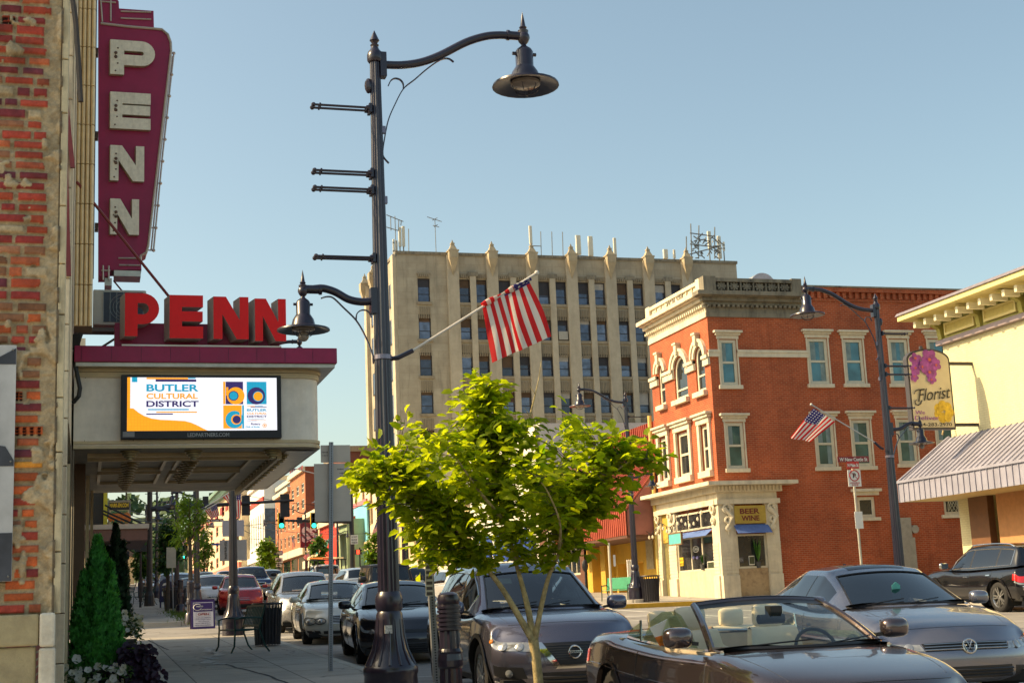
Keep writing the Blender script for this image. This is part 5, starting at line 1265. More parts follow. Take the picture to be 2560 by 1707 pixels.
stx(Tm,'BUTLER',.125,.735,.345,.135);stx(Om,'CULTURAL',.125,.595,.34,.105);stx(Nm,'DISTRICT',.125,.445,.345,.115)
rect(Tm,.135,.385,.405,.408,2);rect(Om,.19,.335,.46,.358,2);rect(Nm,.125,.30,.30,.322,2)
rect(Om,.635,.495,.65,.925,1);rect(Nm,.652,.495,.77,.925,1);rect(Tm,.795,.495,.93,.925,1);rect(Om,.635,.035,.76,.475,1);rect(Tm,.763,.035,.775,.475,1)
disc(Om,.72,.655,.165,lay=2);rect(Om,.655,.66,.67,.82,2);disc(Nm,.705,.655,.095,lay=3);disc(Tm,.705,.655,.078,lay=4)
disc(Nm,.86,.655,.165,lay=2,a0=-.9,a1=5.4);disc(Om,.872,.645,.085,lay=4);disc(Tm,.872,.645,.10,.085,lay=3)
disc(Tm,.71,.205,.165,lay=2);rect(Om,.745,.2,.757,.35,3);disc(Om,.722,.205,.095,lay=3);disc(Nm,.725,.205,.075,lay=4)
rect(Om,.797,.45,.85,.462,2);rect(Tm,.85,.455,.905,.467,2);rect(Nm,.82,.435,.93,.448,2)
stx(Tm,'BUTLER',.795,.36,.135,.048);stx(Om,'CULTURAL',.795,.30,.135,.038);stx(Nm,'DISTRICT',.795,.24,.135,.042)
rect(Tm,.80,.212,.91,.219,2);rect(Om,.82,.193,.925,.2,2);rect(Nm,.795,.178,.865,.185,2)
stx(Nm,'Rotary',.822,.09,.065,.05);stx(Tm,'Club of Butler',.785,.05,.10,.03);disc(Om,.915,.09,.042,.032,lay=2)
disc(Om,.915,.09,.014,lay=2)
for k in range(6):poly_(Om,[(.915+.003*math.cos(k*PI/3+PI/2),.09+.009*math.sin(k*PI/3+PI/2)),(.915+.012*math.cos(k*PI/3),.09+.034*math.sin(k*PI/3)),(.915-.003*math.cos(k*PI/3+PI/2),.09-.009*math.sin(k*PI/3+PI/2))],3)
dsp=Wm.obj('display',gw,scr)
for mb_,mt_,nm in((Om,go,'display_shape'),(Tm,gt,'display_shape'),(Nm,gn,'display_shape')):mb_.obj(nm,mt_,dsp)
q=MB();text_into(q,'LEDPARTNERS.COM',((sx0+sx1)/2-.22,YM-.121,sz0+.025),(1,0,0),(0,0,1),.62,.06,bold=.02,depth=.003);q.obj('lettering',mat('grey_print',(.35,.35,.35)),scr)
q=MB();q.span((sx0+.03,YM-.1215,sz0+.03),(sx0+.2,YM-.1202,sz0+.11));q.obj('sticker',mat('grey_sticker',(.25,.25,.25),.5),scr)
# vertical blade sign
YS_=23.2
def bp(px,py):p=atY(px,py,YS_);return(p.x,p.z)
bl=thing('blade_sign','tall purple theatre sign with PENN in cream letters running down it','sign',(bp(247,600)[0],YS_,bp(247,690)[1]))
outl=[bp(246,690),bp(275,690),bp(276,675),bp(354,674),bp(352,640),bp(366,632),bp(371,615),bp(428,130),bp(427,108),bp(420,88),bp(408,76),bp(385,69),bp(384,28),bp(298,22),bp(297,4),bp(270,-30),bp(246,-30)]
outl=outl+[]
q=MB();q.prism(outl,(0,YS_,0),(1,0,0),(0,0,1),(0,.45,0));q.obj('cabinet',purple,bl)
q=MB()
def trimline(pts,w_=.022):q.tube([(p[0],YS_-.012,p[1])for p in pts],w_,6)
trimline([bp(252,60),bp(320,68),bp(405,75),bp(420,88),bp(427,108),bp(428,130),bp(371,615),bp(366,632),bp(352,640),bp(352,655)])
for a,b_ in(((302,30),(378,32)),((302,47),(378,50)),((296,646),(350,646)),((298,663),(350,664)),((277,0),(277,54)),((252,0),(256,56)),((250,5),(290,8)),((254,677),(276,677)),((272,665),(272,700)),((258,664),(258,700))):trimline([bp(*a),bp(*b_)],.014)
q.obj('trim_tube',mat('neon_tube',(.50,.42,.36),.3,.3,var=.1),bl)
q=MB()
rail=[bp(431,128),bp(402,390),bp(380,622)];rail2=[bp(426,135),bp(396,395),bp(374,622)]
for r_ in(rail,rail2):q.tube([(p[0]+.03,YS_+.1,p[1])for p in r_],.016,6)
for k in range(10):
 f_=k/9;a=(rail[0][0]+(rail[2][0]-rail[0][0])*f_+.03,YS_+.1,rail[0][1]+(rail[2][1]-rail[0][1])*f_);q.sphere(a,.03,6,4);q.bar(a,(a[0]-.12,YS_+.1,a[2]),.02)
q.obj('neon_rail',MATS['neon_tube'],bl)
lf,ls=MB(),MB()
crl=weathered('letter_cream',(.86,.80,.66),(.35,.28,.2),amt=.4,scale=5,bmp=.1)
bulb=MB()
for ch,(a,b_,c_,d_)in zip('PENN',((275,387,104,190),(275,376,234,325),(275,360,367,455),(275,347,500,589))):
 p0=bp(a,d_);p1=bp(b_,d_);zt=bp(a,c_)[1];w_=p1[0]-p0[0];h_=zt-p0[1]
 solid_letter(lf,ls,ch,(p0[0],YS_-.09,p0[1]),w_,h_,w_*(.31 if ch=='P' else.30),.088)
 for k in range(4):
  bulb.sphere((p0[0]+w_*(.12+.05*(k%2)),YS_-.095,p0[1]+h_*(.1+.22*k)),.014,6,4)
 bulb.sphere((p0[0]+.09,YS_-.095,p0[1]+h_*.62),.028,6,4);bulb.sphere((p0[0]+.09,YS_-.095,p0[1]+h_*.5),.028,6,4)
l_=lf.obj('lettering',crl,bl);ls.obj('letter_edge',mat('letter_shade',(.42,.36,.24),.5),l_);bulb.obj('socket',mat('socket_rust',(.12,.07,.05),.6,var=.3),l_)
q=MB();p=bp(300,680);q.span((bp(285,690)[0],YS_+.0,bp(300,690)[1]),(bp(352,690)[0],YS_+.44,bp(300,676)[1]));q.span((bp(262,700)[0],YS_+.05,bp(262,712)[1]),(bp(280,700)[0],YS_+.4,bp(262,693)[1]));q.obj('metal_foot',mat('brushed_metal',(.45,.42,.36)),bl)
q=MB()
for py in(120,330,560):p=bp(244,py);q.span((bp(237,py)[0],YS_+.15,p[1]-.06),(p[0]+.01,YS_+.3,p[1]+.06))
q.tube([(bp(239,100)[0],YS_+.2,bp(239,-30)[1]),(bp(239,100)[0],YS_+.2,bp(239,690)[1])],.02,6)
q.obj('bracket',mat('old_steel',(.16,.14,.12),.6,.4,var=.2),bl)
q=MB();q.tube([atY(192,455,YFL-.1),(bx0+.95,YL_+.3,bz1+.3)],.022,6);q.tube([(bp(285,690)[0],YS_+.2,bp(285,695)[1]),(bx0+.6,YS_-.4,bz1+.1)],.014,5);tag(q.obj('stay_rod',mat('maroon_frame',(.22,.035,.035))),'thin maroon stay rod slanting from the tan wall to the canopy','rod')
YAC=22.9
a0,a1=atY(232,812,YAC),atY(366,726,YAC)
ac=thing('air_conditioner','white split air conditioner unit on a bracket behind the red letters','air conditioner',(a0.x,YAC,a0.z))
q=MB();q.span((a0.x,YAC,a0.z),(a1.x,YAC+.4,a1.z));q.obj('case',mat('ac_white',(.52,.50,.42),.5,var=.06),ac,bevel=.02)
q=MB();g0=a0.x+.16;q.span((g0,YAC-.01,a0.z+.05),(a1.x-.05,YAC-.002,a1.z-.04));q.obj('grille',mat('grille_dark',(.03,.04,.06),.4,var=.3),ac)
q=MB();cxx,czz=(g0+a1.x-.05)/2,(a0.z+a1.z)/2
for k in range(7):q.bar((g0+(a1.x-.05-g0)*k/6,YAC-.016,a0.z+.05),(g0+(a1.x-.05-g0)*k/6,YAC-.016,a1.z-.04),.008)
for r_ in(.06,.11,.16,.21):q.tube([(cxx+r_*math.cos(2*PI*i/20),YAC-.018,czz+r_*math.sin(2*PI*i/20))for i in range(20)],.006,4,close=True)
q.obj('fan_guard',mat('wire_grey',(.28,.30,.30),.4,.4),ac)
q=MB();q.span((XW,YAC+.05,a0.z-.09),(a1.x-.1,YAC+.1,a0.z-.03));q.span((XW,YAC+.3,a0.z-.09),(a1.x-.1,YAC+.35,a0.z-.03));q.tube([(XW+.05,YAC+.1,a0.z-.6),(a0.x+.5,YAC+.1,a0.z-.09)],.02,5);q.obj('bracket',mat('old_steel',(.16,.14,.12)),ac)
q=MB();Yc=YM-.1
for dx,r_ in((0,.028),(.035,.02),(.015,.024)):
 q.tube([atY(219+dx*150,770,Yc),atY(212+dx*150,800,Yc),atY(196+dx*150,845,Yc),atY(187+dx*100,880,Yc),atY(186+dx*100,905,Yc-.1),atY(194+dx*100,945,Yc-.1),atY(199+dx*100,970,Yc-.1),atY(196+dx*100,990,Yc-.1),atY(182+dx*100,1007,Yc-.05)],r_,7)
q.box(atY(190,855,Yc),(.12,.12,.22))
tag(q.obj('cable_bundle',mat('black_rubber',(.015,.015,.015),.5,var=.1)),'black cable bundle looping down the wall end of the canopy','cables')
for nm,lb,y0,y1,h_,mt_ in(('tan_building','tan low building beside the theatre, seen edge on',YP2+.05,LG0-.6,8.5,tile2),('corner_building','dark edged corner building with the canopy beyond the cross street',LG1+2,72,9.5,tile),('row_building','brick row building far along the theatre side pavement',72.1,110,11,brickmat('far_left_brick',(.30,.12,.07),(.26,.1,.06),(.3,.22,.16))),('pale_building','pale building at the far end of the theatre side',110.1,200,12,tan)):
 rt=thing(nm,lb,'building',(-.4,y0,zg(y0)+.15));q=MB();q.span((-14,y0,zg(y0)-1),(-.4,y1,zg(y0)+h_));q.obj('wall',mt_,rt)
 q=MB();q.span((-13.9,y0-.25,zg(y0)+h_+.002),(-.15,y1,zg(y0)+h_+.4));q.obj('cornice',creamclean,rt)
 q=MB();k=y0+1
 while k<y1-3:q.span((-.39,k,zg(y0)+.7),(-.34,k+2.6,zg(y0)+3.1));k+=3.4
 q.obj('shop_window',darkpane,rt)
cp=thing('street_canopy','flat brown pavement canopy hung on rods beneath the printing sign','canopy',(0,53,4.3))
ca,cb_=atY(252,1352,53),atY(369,1352,53);cz0,cz1,cz2=ca.z,atY(300,1322,53).z,atY(300,1310,53).z
q=MB();q.span((-.3,53,cz0),(cb_.x,60,cz1));q.obj('fascia',mat('brown_canopy',(.14,.07,.06),.6,var=.15),cp)
q=MB();q.span((-.3,52.9,cz1+.003),(cb_.x+.05,60,cz2));q.obj('rim',mat('grey_rim',(.42,.38,.34),.6,var=.1),cp)
q=MB()
for(a,b_)in(((262,1262),(358,1310)),((256,1275),(338,1311)),((254,1282),(314,1311))):q.tube([atY(*a,53.4),atY(*b_,53.4)],.035,5)
q.obj('rod',mat('black_rubber',(.015,.015,.015)),cp)
ms=thing('print_shop_sign','hanging sign reading MARK-EM.COM with green and orange panels','sign',(1,56,6))
sA,sB=atY(270,1315,56),atY(327,1249,56)
q=MB();q.span((sA.x,56,sA.z),(sB.x,56.25,sB.z));q.obj('cabinet',mat('sign_grey',(.20,.18,.17),.5),ms)
q=MB();q.span((sA.x+.05,55.985,sA.z+.05),(sB.x-.05,55.998,sB.z-.05));q.obj('face',mat('pale_sign_face',(.55,.45,.25),.5,var=.4,vscale=1.6),ms)
q=MB();hh=sB.z-sA.z;ww=sB.x-sA.x;q.span((sA.x+.05,55.975,sA.z+hh*.62),(sB.x-.05,55.983,sB.z-.08));q.obj('band',mat('ink_black',(.025,.022,.02)),ms)
q=MB();text_into(q,'MARK-EM.COM',(sA.x+.06,55.97,sA.z+hh*.72),(1,0,0),(0,0,1),ww-.14,hh*.16,bold=.04);q.obj('lettering',yel,ms)
q=MB();text_into(q,'EMBROIDERY',(sA.x+.1,55.97,sA.z+hh*.48),(1,0,0),(0,0,1),ww-.2,hh*.11,bold=.03);text_into(q,'APPAREL',(sA.x+.1,55.97,sA.z+.1),(1,0,0),(0,0,1),ww-.2,hh*.11,bold=.03);q.obj('lettering',mat('green_ink',(.02,.22,.08),.5),ms)
q=MB();q.sphere((sA.x+ww*.35,55.98,sA.z+hh*.32),(.3,.02,.2));q.sphere((sA.x+ww*.72,55.98,sA.z+hh*.30),(.25,.02,.25));q.obj('emblem',mat('orange_ink',(.65,.17,.02),.5,var=.3),ms)
q=MB();q.bar((-.3,56.1,sB.z+.5),(sB.x+1.1,56.1,sB.z+.42),.12);q.tube([(sA.x+ww*.8,56.1,sB.z+.45),(sA.x+ww*.8,56.1,sB.z)],.03,5);q.span((-.3,56.02,sA.z-.5),(sA.x-.02,56.2,sB.z+1.6));q.obj('bracket',mat('ink_black',(.025,.022,.02)),ms)
q=MB();q.span((sA.x-.17,55.9,sA.z-.2),(sA.x-.03,56.0,sB.z+1.2));q.obj('yellow_edge',mat('acid_yellow',(.60,.52,.03),.5),ms)
pn=thing('phone_sign','dark hanging board with the phone number 4-782-0597 under the canopy','sign',(1,54,3.5))
n0,n1=atY(270,1360,54),atY(327,1348,54)
q=MB();q.span((n0.x-.6,54,n0.z),(n1.x,54.1,n1.z));q.obj('board',mat('ink_black',(.025,.022,.02)),pn)
q=MB();text_into(q,'4-782-0597',(n0.x+.1,53.99,n0.z+.05),(1,0,0),(0,0,1),n1.x-n0.x-.2,(n1.z-n0.z)*.6,bold=.03);q.obj('lettering',white,pn)
# street lamps
blackm=mat('lamp_black',(.017,.014,.030),.32,0.0,var=.15,vscale=3,coat=.35)
lensm=mat('lamp_lens',(.25,.22,.2),.2,var=.3)
def lantern(parent,x,z,k=1.0,guard=False):
 mb=MB();c=(x,0,z)
 mb.lathe([(0,.26*k),(.012*k,.20*k),(.028*k,.10*k),(.04*k,.085*k),(.03*k,.07*k),(.055*k,.05*k),(.05*k,.02*k),(.062*k,0),(.066*k,-.03*k),(.05*k,-.07*k),(.025*k,-.10*k),(.03*k,-.115*k),(.075*k,-.15*k),(.092*k,-.18*k),(.09*k,-.33*k),(.10*k,-.345*k),(.135*k,-.40*k),(.15*k,-.46*k),(.155*k,-.475*k),(.335*k,-.525*k),(.34*k,-.545*k),(.31*k,-.545*k),(.16*k,-.495*k)],c,n=24)
 for s in(-1,1):mb.cyl((x+s*.085*k,0,z-.2*k),(x+s*.125*k,0,z-.2*k),.018*k,n=6)
 l=mb.obj('lantern',blackm,parent,smooth=True)
 mb=MB();mb.lathe([(.15*k,-.50*k),(.15*k,-.53*k),(.12*k,-.545*k),(0,-.55*k)],c,n=20)
 if guard:
  mb.sphere((x-.0,0,z-.62*k),.07*k,10,6)
 mb.obj('lens',lensm,l,smooth=True)
 mb=MB()
 for a in range(3):
  t=a*PI/3;mb.tube([(x+.14*k*math.cos(t)*math.cos(q),.14*k*math.sin(t)*math.cos(q),z-.545*k-.09*k*math.sin(q))for q in[PI*i/10 for i in range(11)]],.005*k,4)
 mb.obj('wire_guard',blackm,l)
def bez(p,n=16):
 out=[];P=[p[0]]+list(p)+[p[-1]]
 for i in range(1,len(P)-2):
  for k in range(n):
   t=k/n;a,b,c,d=P[i-1],P[i],P[i+1],P[i+2]
   out.append(tuple(.5*((2*b[j])+(-a[j]+c[j])*t+(2*a[j]-5*b[j]+4*c[j]-d[j])*t*t+(-a[j]+3*b[j]-3*c[j]+d[j])*t**3)for j in range(len(b))))
 return out+[tuple(p[-1])]
def strap(mb,pts,w,h):
 for a,b in zip(pts,pts[1:]):mb.bar((a[0],0,a[1]),(b[0],0,b[1]),w,h,up=(0,0,1)if abs(b[0]-a[0])>abs(b[1]-a[1])else(1,0,0))
def make_lamp(label,loc,s=1,group='street lamps along Main Street',small=True,banner=True,scale=1.0):
 t=thing('street_lamp',label,'street lamp',loc,group,local=True);t.scale=(scale,)*3
 mb=MB();mb.lathe([(.278,0),(.278,.26),(.272,.36),(.282,.38),(.282,.43),(.262,.455),(.222,.52),(.18,.62),(.155,.74),(.143,.88),(.136,.97),(.122,1.0),(.140,1.03),(.143,1.13),(.13,1.17),(.115,1.2)],n=28)
 for i in range(14):a=2*PI*i/14;mb.tube([(.252*math.cos(a),.252*math.sin(a),.46),(.184*math.cos(a),.184*math.sin(a),.61),(.154*math.cos(a),.154*math.sin(a),.74),(.139*math.cos(a),.139*math.sin(a),.92)],[.018,.014,.012,.006],6)
 mb.obj('base',blackm,t,smooth=True)
 mb=MB();n=32;vs=[]
 for z in(1.19,3.0,5.0,7.0):
  r=.112-(z-1.19)*.0093
  for j in range(n):a=2*PI*j/n;rr=r*(1 if j%2 else.90);vs.append((rr*math.cos(a),rr*math.sin(a),z))
 mb.add(vs,[(i*n+j,i*n+(j+1)%n,(i+1)*n+(j+1)%n,(i+1)*n+j)for i in range(3)for j in range(n)]);mb.obj('pole',blackm,t)
 mb=MB();mb.lathe([(.075,6.98),(.088,7.0),(.088,7.06),(.075,7.10),(.05,7.13),(.04,7.16),(.05,7.18),(.03,7.2),(.042,7.22),(.055,7.235),(0,7.36)],n=16);mb.sphere((-.08*s,0,6.70),(.045,.05,.09),8,6);mb.obj('finial',blackm,t,smooth=True)
 def arm(sg,x1,z0,z1,r,P_):
  pts=bez([(.05,z0)]+P_,5)
  mb=MB();mb.tube([(sg*p[0],0,p[1])for p in pts],r,10)
  mb.box((sg*.085,0,z0),(.07,.12,.28));mb.cyl((sg*(x1-.2),0,z1),(sg*(x1-.17),0,z1),r*1.35,n=10);mb.cyl((sg*(x1-.17),0,z1),(sg*(x1-.02),0,z1),r*1.12,n=10)
  mb.obj('arm',blackm,t,smooth=True)
 arm(s,1.74,6.95,7.42,.045,[(0.088,6.959),(0.305,6.971),(0.525,7.020),(0.749,7.119),(1.053,7.295),(1.281,7.384),(1.449,7.413),(1.571,7.416),(1.709,7.422)]);lantern(t,s*1.74,7.43,1.13)
 mb=MB();b1=bez([(0.902,7.047),(0.837,7.085),(0.740,7.058),(0.596,6.950),(0.446,6.811),(0.312,6.690),(0.205,6.490),(0.129,6.308),(0.080,6.084),(0.059,5.937),(0.074,5.879),(0.125,5.821)],5);strap(mb,[(s*p[0],p[1])for p in b1],.03,.012)
 b2=bez([(0.312,6.698),(0.311,6.750),(0.279,6.795),(0.221,6.807),(0.173,6.778),(0.142,6.716)],5);strap(mb,[(s*p[0],p[1])for p in b2],.03,.012)
 if small:
  b1=bez([(0.648,4.290),(0.586,4.309),(0.518,4.297),(0.411,4.195),(0.277,4.058),(0.184,3.893),(0.107,3.686),(0.102,3.590)],5);strap(mb,[(-s*p[0],p[1])for p in b1],.03,.012)
  b2=bez([(0.277,4.058),(0.268,4.128),(0.219,4.168),(0.150,4.161),(0.110,4.089)],5);strap(mb,[(-s*p[0],p[1])for p in b2],.03,.012)
 mb.obj('scroll_brace',blackm,t)
 if small:
  arm(-s,.84,4.27,4.385,.042,[(0.092,4.271),(0.217,4.261),(0.354,4.286),(0.490,4.360),(0.598,4.395),(0.666,4.398),(0.775,4.384)]);lantern(t,-s*.84,4.385,.82,True)
 if banner:
  for z in(6.43,5.69,5.50,4.74):
   mb=MB()
   for dy in(-.05,.05):
    mb.cyl((-s*.06,dy,z),(-s*.69,dy,z),.014,n=8);mb.sphere((-s*.70,dy,z),.026,8,6);mb.cyl((-s*.62,dy,z),(-s*.635,dy,z),.026,n=8);mb.cyl((-s*.08,dy,z),(-s*.12,dy,z),.028,n=8)
   mb.box((-s*.075,0,z),(.03,.14,.10))
   mb.obj('banner_arm',blackm,t)
 mb=MB();mb.lathe([(.092,3.63),(.099,3.635),(.099,3.68),(.092,3.685)],n=20)
 for z in(5.4,6.2):mb.box((s*.075,0,z),(.04,.05,.08))
 mb.obj('clamp_band',mat('steel_band',(.22,.20,.25),.3,.7,var=.1),t)
 return t
LP=atD(980,1790,15.2);L1=(LP.x,LP.y,zg(LP.y)+.15)
k1=(atY(934,76,L1[1]).z-L1[2])/7.36
make_lamp('tallest black street lamp with two lanterns, its large flag before the stone tower',L1,1,scale=k1)
q=MB();q.lathe([(.36,-.2),(.36,.02),(.3,.025)],L1,n=24);tag(q.obj('lamp_footing',M['concrete']),'round concrete footing under the tall flag bearing street lamp','footing')
q=MB();a=2.4
q.box((L1[0]-.045,L1[1]-.156,L1[2]+.86),(.08,.012,.085));tag(q.obj('sticker',mat('worn_sticker',(.55,.53,.5),.6,var=.5,vscale=40)),'torn pale sticker on the base of the tall flag bearing lamp','sticker')
pR=atD(2187,733,30.4);LR=(pR.x,pR.y,zg(pR.y)+.15);kR=(pR.z-LR[2])/7.36
make_lamp('black street lamp in front of the florist, florist sign behind it',LR,-1,scale=kR)
pM=atY(1563,978,48.35);kM=(pM.z-zg(48.35)-.25)/7.36;LM=(atY(1592,1500,48.35).x,48.35,zg(48.35)+.25)
make_lamp('black street lamp with a bin beside it on the bar corner',LM,-1,scale=kM)
q=MB();q.lathe([(.45,-.12),(.45,.0),(.4,.01)],LM,n=20);tag(q.obj('lamp_footing',M['concrete']),'round concrete footing under the street lamp on the bar corner','footing')
def xr(px,Y):return ray(px,1400).x/ray(px,1400).y*Y
LL=[]
for px,Y,lb in((583,36.5,'black street lamp post under the canopy edge, bin at its foot'),(492,51.5,'black street lamp beside the E New Castle St sign'),(442,66,'black street lamp with a tub planter at its foot'),(392,92,'thin far street lamp beside the dark green street tree'),(365,125,'thinnest street lamp at the far end of the theatre pavement')):
 l=(xr(px,Y),Y,zg(Y)+.15);LL.append(l);make_lamp(lb,l,1,banner=Y>60)
for px,Y,lb in((1010,80,'street lamp on the bar side kerb hidden behind the young tree'),(845,118,'street lamp before the sage green shop'),(765,144,'street lamp in front of the tan and orange brick buildings'),(697,178,'far street lamp by the route 68 sign'),(632,215,'tiny street lamp beyond the route 68 sign')):
 make_lamp(lb,(xr(px,Y),Y,zg(Y)+.15),-1)
 # flags
def flagmat():
 mt,t,b=_nodes('flag_cloth');uv=t.nodes.new('ShaderNodeUVMap');s=t.nodes.new('ShaderNodeSeparateXYZ');t.links.new(uv.outputs[0],s.inputs[0])
 u,v=s.outputs[0],s.outputs[1]
 stripe=mathn(t,'MODULO',mathn(t,'FLOOR',mathn(t,'MULTIPLY',v,13.0)),2.0)
 c=mixrgb(t,stripe,(.66,.016,.018),(.78,.72,.64))
 canton=mathn(t,'MULTIPLY',mathn(t,'LESS_THAN',u,.40),mathn(t,'GREATER_THAN',v,6/13))
 gu=mathn(t,'MULTIPLY',u,6/.4);gv=mathn(t,'MULTIPLY',mathn(t,'SUBTRACT',v,6/13),5/(7/13))
 du=mathn(t,'SUBTRACT',mathn(t,'FRACT',gu),.5);dv=mathn(t,'SUBTRACT',mathn(t,'FRACT',gv),.5)
 d=mathn(t,'SQRT',mathn(t,'ADD',mathn(t,'MULTIPLY',du,du),mathn(t,'MULTIPLY',dv,dv)))
 star=mathn(t,'LESS_THAN',d,.24)
 c=mixrgb(t,canton,c,mixrgb(t,star,(.035,.025,.16),(.72,.68,.62)))
 t.links.new(c,b.inputs['Base Color']);b.inputs['Roughness'].default_value=.75
 tr=t.nodes.new('ShaderNodeBsdfTranslucent');t.links.new(c,tr.inputs[0]);mx=t.nodes.new('ShaderNodeMixShader');mx.inputs[0].default_value=.4
 t.links.new(b.outputs[0],mx.inputs[1]);t.links.new(tr.outputs[0],mx.inputs[2]);t.links.new(mx.outputs[0],t.nodes['Material Output'].inputs[0])
 return mt
FLAGM=flagmat();polem=mat('flag_pole_white',(.62,.58,.52),.35,var=.08);
def flag(label,Y,base,elbow,tip,hTip,hLow,fTip,fLow,seed=0,big=False,r=.014):
 P=lambda p:atY(p[0],p[1],Y)
 rr=random.Random(seed);B,E_,T=P(base),P(elbow),P(tip)
 f=thing('flag',label,'flag',B,'stars and stripes flags on the street lamps')
 mb=MB();mb.tube([B,B.lerp(E_,.35)+Vector((0,0,-.02)),E_],r*1.9,8);mb.obj('bracket',blackm,f)
 mb=MB();mb.tube([E_,T],r,8);mb.sphere(T,r*2.1,8,6);mb.obj('pole',polem,f,smooth=True)
 a,b,c,d=P(hTip),P(hLow),P(fTip),P(fLow);nu,nv=26,40;L=(c-a).length;H=(a-b).length
 vs=[];uvs=[]
 ph=rr.uniform(0,6)
 for i in range(nu+1):
  u=i/nu
  for j in range(nv+1):
   v=j/nv;p=b.lerp(a,v).lerp(d.lerp(c,v),u)
   amp=.07*H*min(1,u*1.6+.12);wv=math.sin(v*9.5+ph+u*1.5)*amp+math.sin(v*21+u*3+ph)*amp*.35
   sag=-.06*L*math.sin(PI*v)*u*0+.05*L*math.sin(PI*u)*math.sin(v*7+ph)
   vs.append(p+Vector((sag*.35,wv,sag*.2)));uvs.append(((.37+.63*u)if big else u,v))
 me=bpy.data.meshes.new('cloth');o_=Vector(f.location);me.from_pydata([tuple(p-o_)for p in vs],[],[(i*(nv+1)+j,(i+1)*(nv+1)+j,(i+1)*(nv+1)+j+1,i*(nv+1)+j+1)for i in range(nu)for j in range(nv)])
 uvl=me.uv_layers.new(name='UVMap');
 for lp in me.loops:uvl.data[lp.index].uv=uvs[lp.vertex_index]
 me.polygons.foreach_set('use_smooth',[True]*len(me.polygons));me.materials.append(FLAGM);me.update()
 o=bpy.data.objects.new('cloth',me);COL.objects.link(o);o.parent=f
 if big:
  vs=[];uvs=[];n=14;m_=44;a2=a.lerp(T,.25)
  ax=(a2-b).normalized();e1=Vector((0,1,0));e2=ax.cross(e1)
  for j in range(m_+1):
   v=j/m_
   for i in range(n+1):
    t_=2*PI*i/n;R=.026+.012*math.sin(v*12)+.004*math.sin(t_*3);vs.append(b.lerp(a2,v)+(e1*math.cos(t_)+e2*math.sin(t_))*R);uvs.append((.05+.3*i/n if v>.62 else.6,v))
  me=bpy.data.meshes.new('wound_cloth');me.from_pydata([tuple(p-o_)for p in vs],[],[(j*(n+1)+i,j*(n+1)+i+1,(j+1)*(n+1)+i+1,(j+1)*(n+1)+i)for j in range(m_)for i in range(n)])
  uvl=me.uv_layers.new(name='UVMap')
  for lp in me.loops:uvl.data[lp.index].uv=uvs[lp.vertex_index]
  me.polygons.foreach_set('use_smooth',[True]*len(me.polygons));me.materials.append(FLAGM);o=bpy.data.objects.new('wound_cloth',me);COL.objects.link(o);o.parent=f
 return f
flag('large flag hanging from a white pole in front of the stone tower',L1[1]-.02,(975,897),(1032,876),(1342,682),(1322,702),(1205,762),(1376,842),(1232,906),1,True)
flag('flag streaming out against the red brick side wall',LR[1],(2208,1122),(2186,1105),(2028,1011),(2034,1020),(2088,1054),(1973,1094),(2028,1104),2)
flag('flag cut by the lamp post next to the E New Castle St sign',51.5,(497,1278),(512,1268),(606,1211),(602,1216),(556,1241),(601,1301),(576,1265),3,r=.022)
flag('small flag just above the E New Castle St sign',66,(497,1284),(505,1278),(546,1256),(541,1260),(512,1274),(549,1288),(528,1297),4,r=.024)
flag('small flag just below the E New Castle St sign',92,(505,1345),(508,1338),(536,1303),(534,1305),(521,1309),(537,1320),(520,1318),5,r=.02)
flag('flag tip showing under the rounded corner of the canopy',60,(800,1190),(790,1184),(724,1168),(727,1170),(755,1176),(724,1184),(757,1162),6,r=.02)
flag('far flag above the green street tree by the route 68 sign',170,(697,1368),(694,1366),(680,1354),(681,1355),(674,1350),(672,1376),(664,1370),7,r=.04)
flag('far flag in front of the white shop front',150,(765,1362),(760,1358),(728,1340),(729,1342),(738,1348),(731,1372),(738,1366),8,r=.04)
flag('flag beside the maroon sign with white letters',130,(822,1354),(815,1350),(785,1334),(787,1336),(796,1352),(780,1358),(790,1366),9,r=.035)
flag('flag hanging close beside the tall flag bearing lamp post',95,(960,1322),(955,1318),(940,1300),(941,1304),(947,1308),(928,1340),(936,1350),10,r=.025)
flag('flag glimpsed behind the young tree by the red metal roof',48.3,(1581,1240),(1566,1232),(1478,1178),(1484,1184),(1500,1194),(1464,1206),(1486,1218),11,r=.02)
flag('far flag beside the striped building',230,(640,1378),(638,1374),(630,1360),(631,1362),(636,1366),(630,1378),(637,1376),12,r=.05)
flag('tiny flag over the far cars',190,(519,1385),(517,1382),(508,1372),(509,1374),(515,1376),(508,1386),(514,1388),13,r=.05)
flag('small far flag right under the grey sign back',105,(462,1400),(466,1396),(484,1370),(483,1372),(471,1384),(488,1384),(479,1398),14,r=.03)
flag('tiny far flag in front of the ornate cream building',200,(590,1388),(586,1384),(574,1364),(575,1366),(581,1376),(571,1382),(579,1388),15,r=.05)
flag('far flag before the tan building, over the work truck',138,(782,1396),(778,1392),(765,1378),(766,1380),(772,1386),(758,1392),(765,1400),16,r=.035)
flag('pale far flag hanging over the tan sign back',112,(448,1358),(450,1354),(462,1336),(461,1338),(453,1349),(465,1352),(458,1364),17,r=.03)
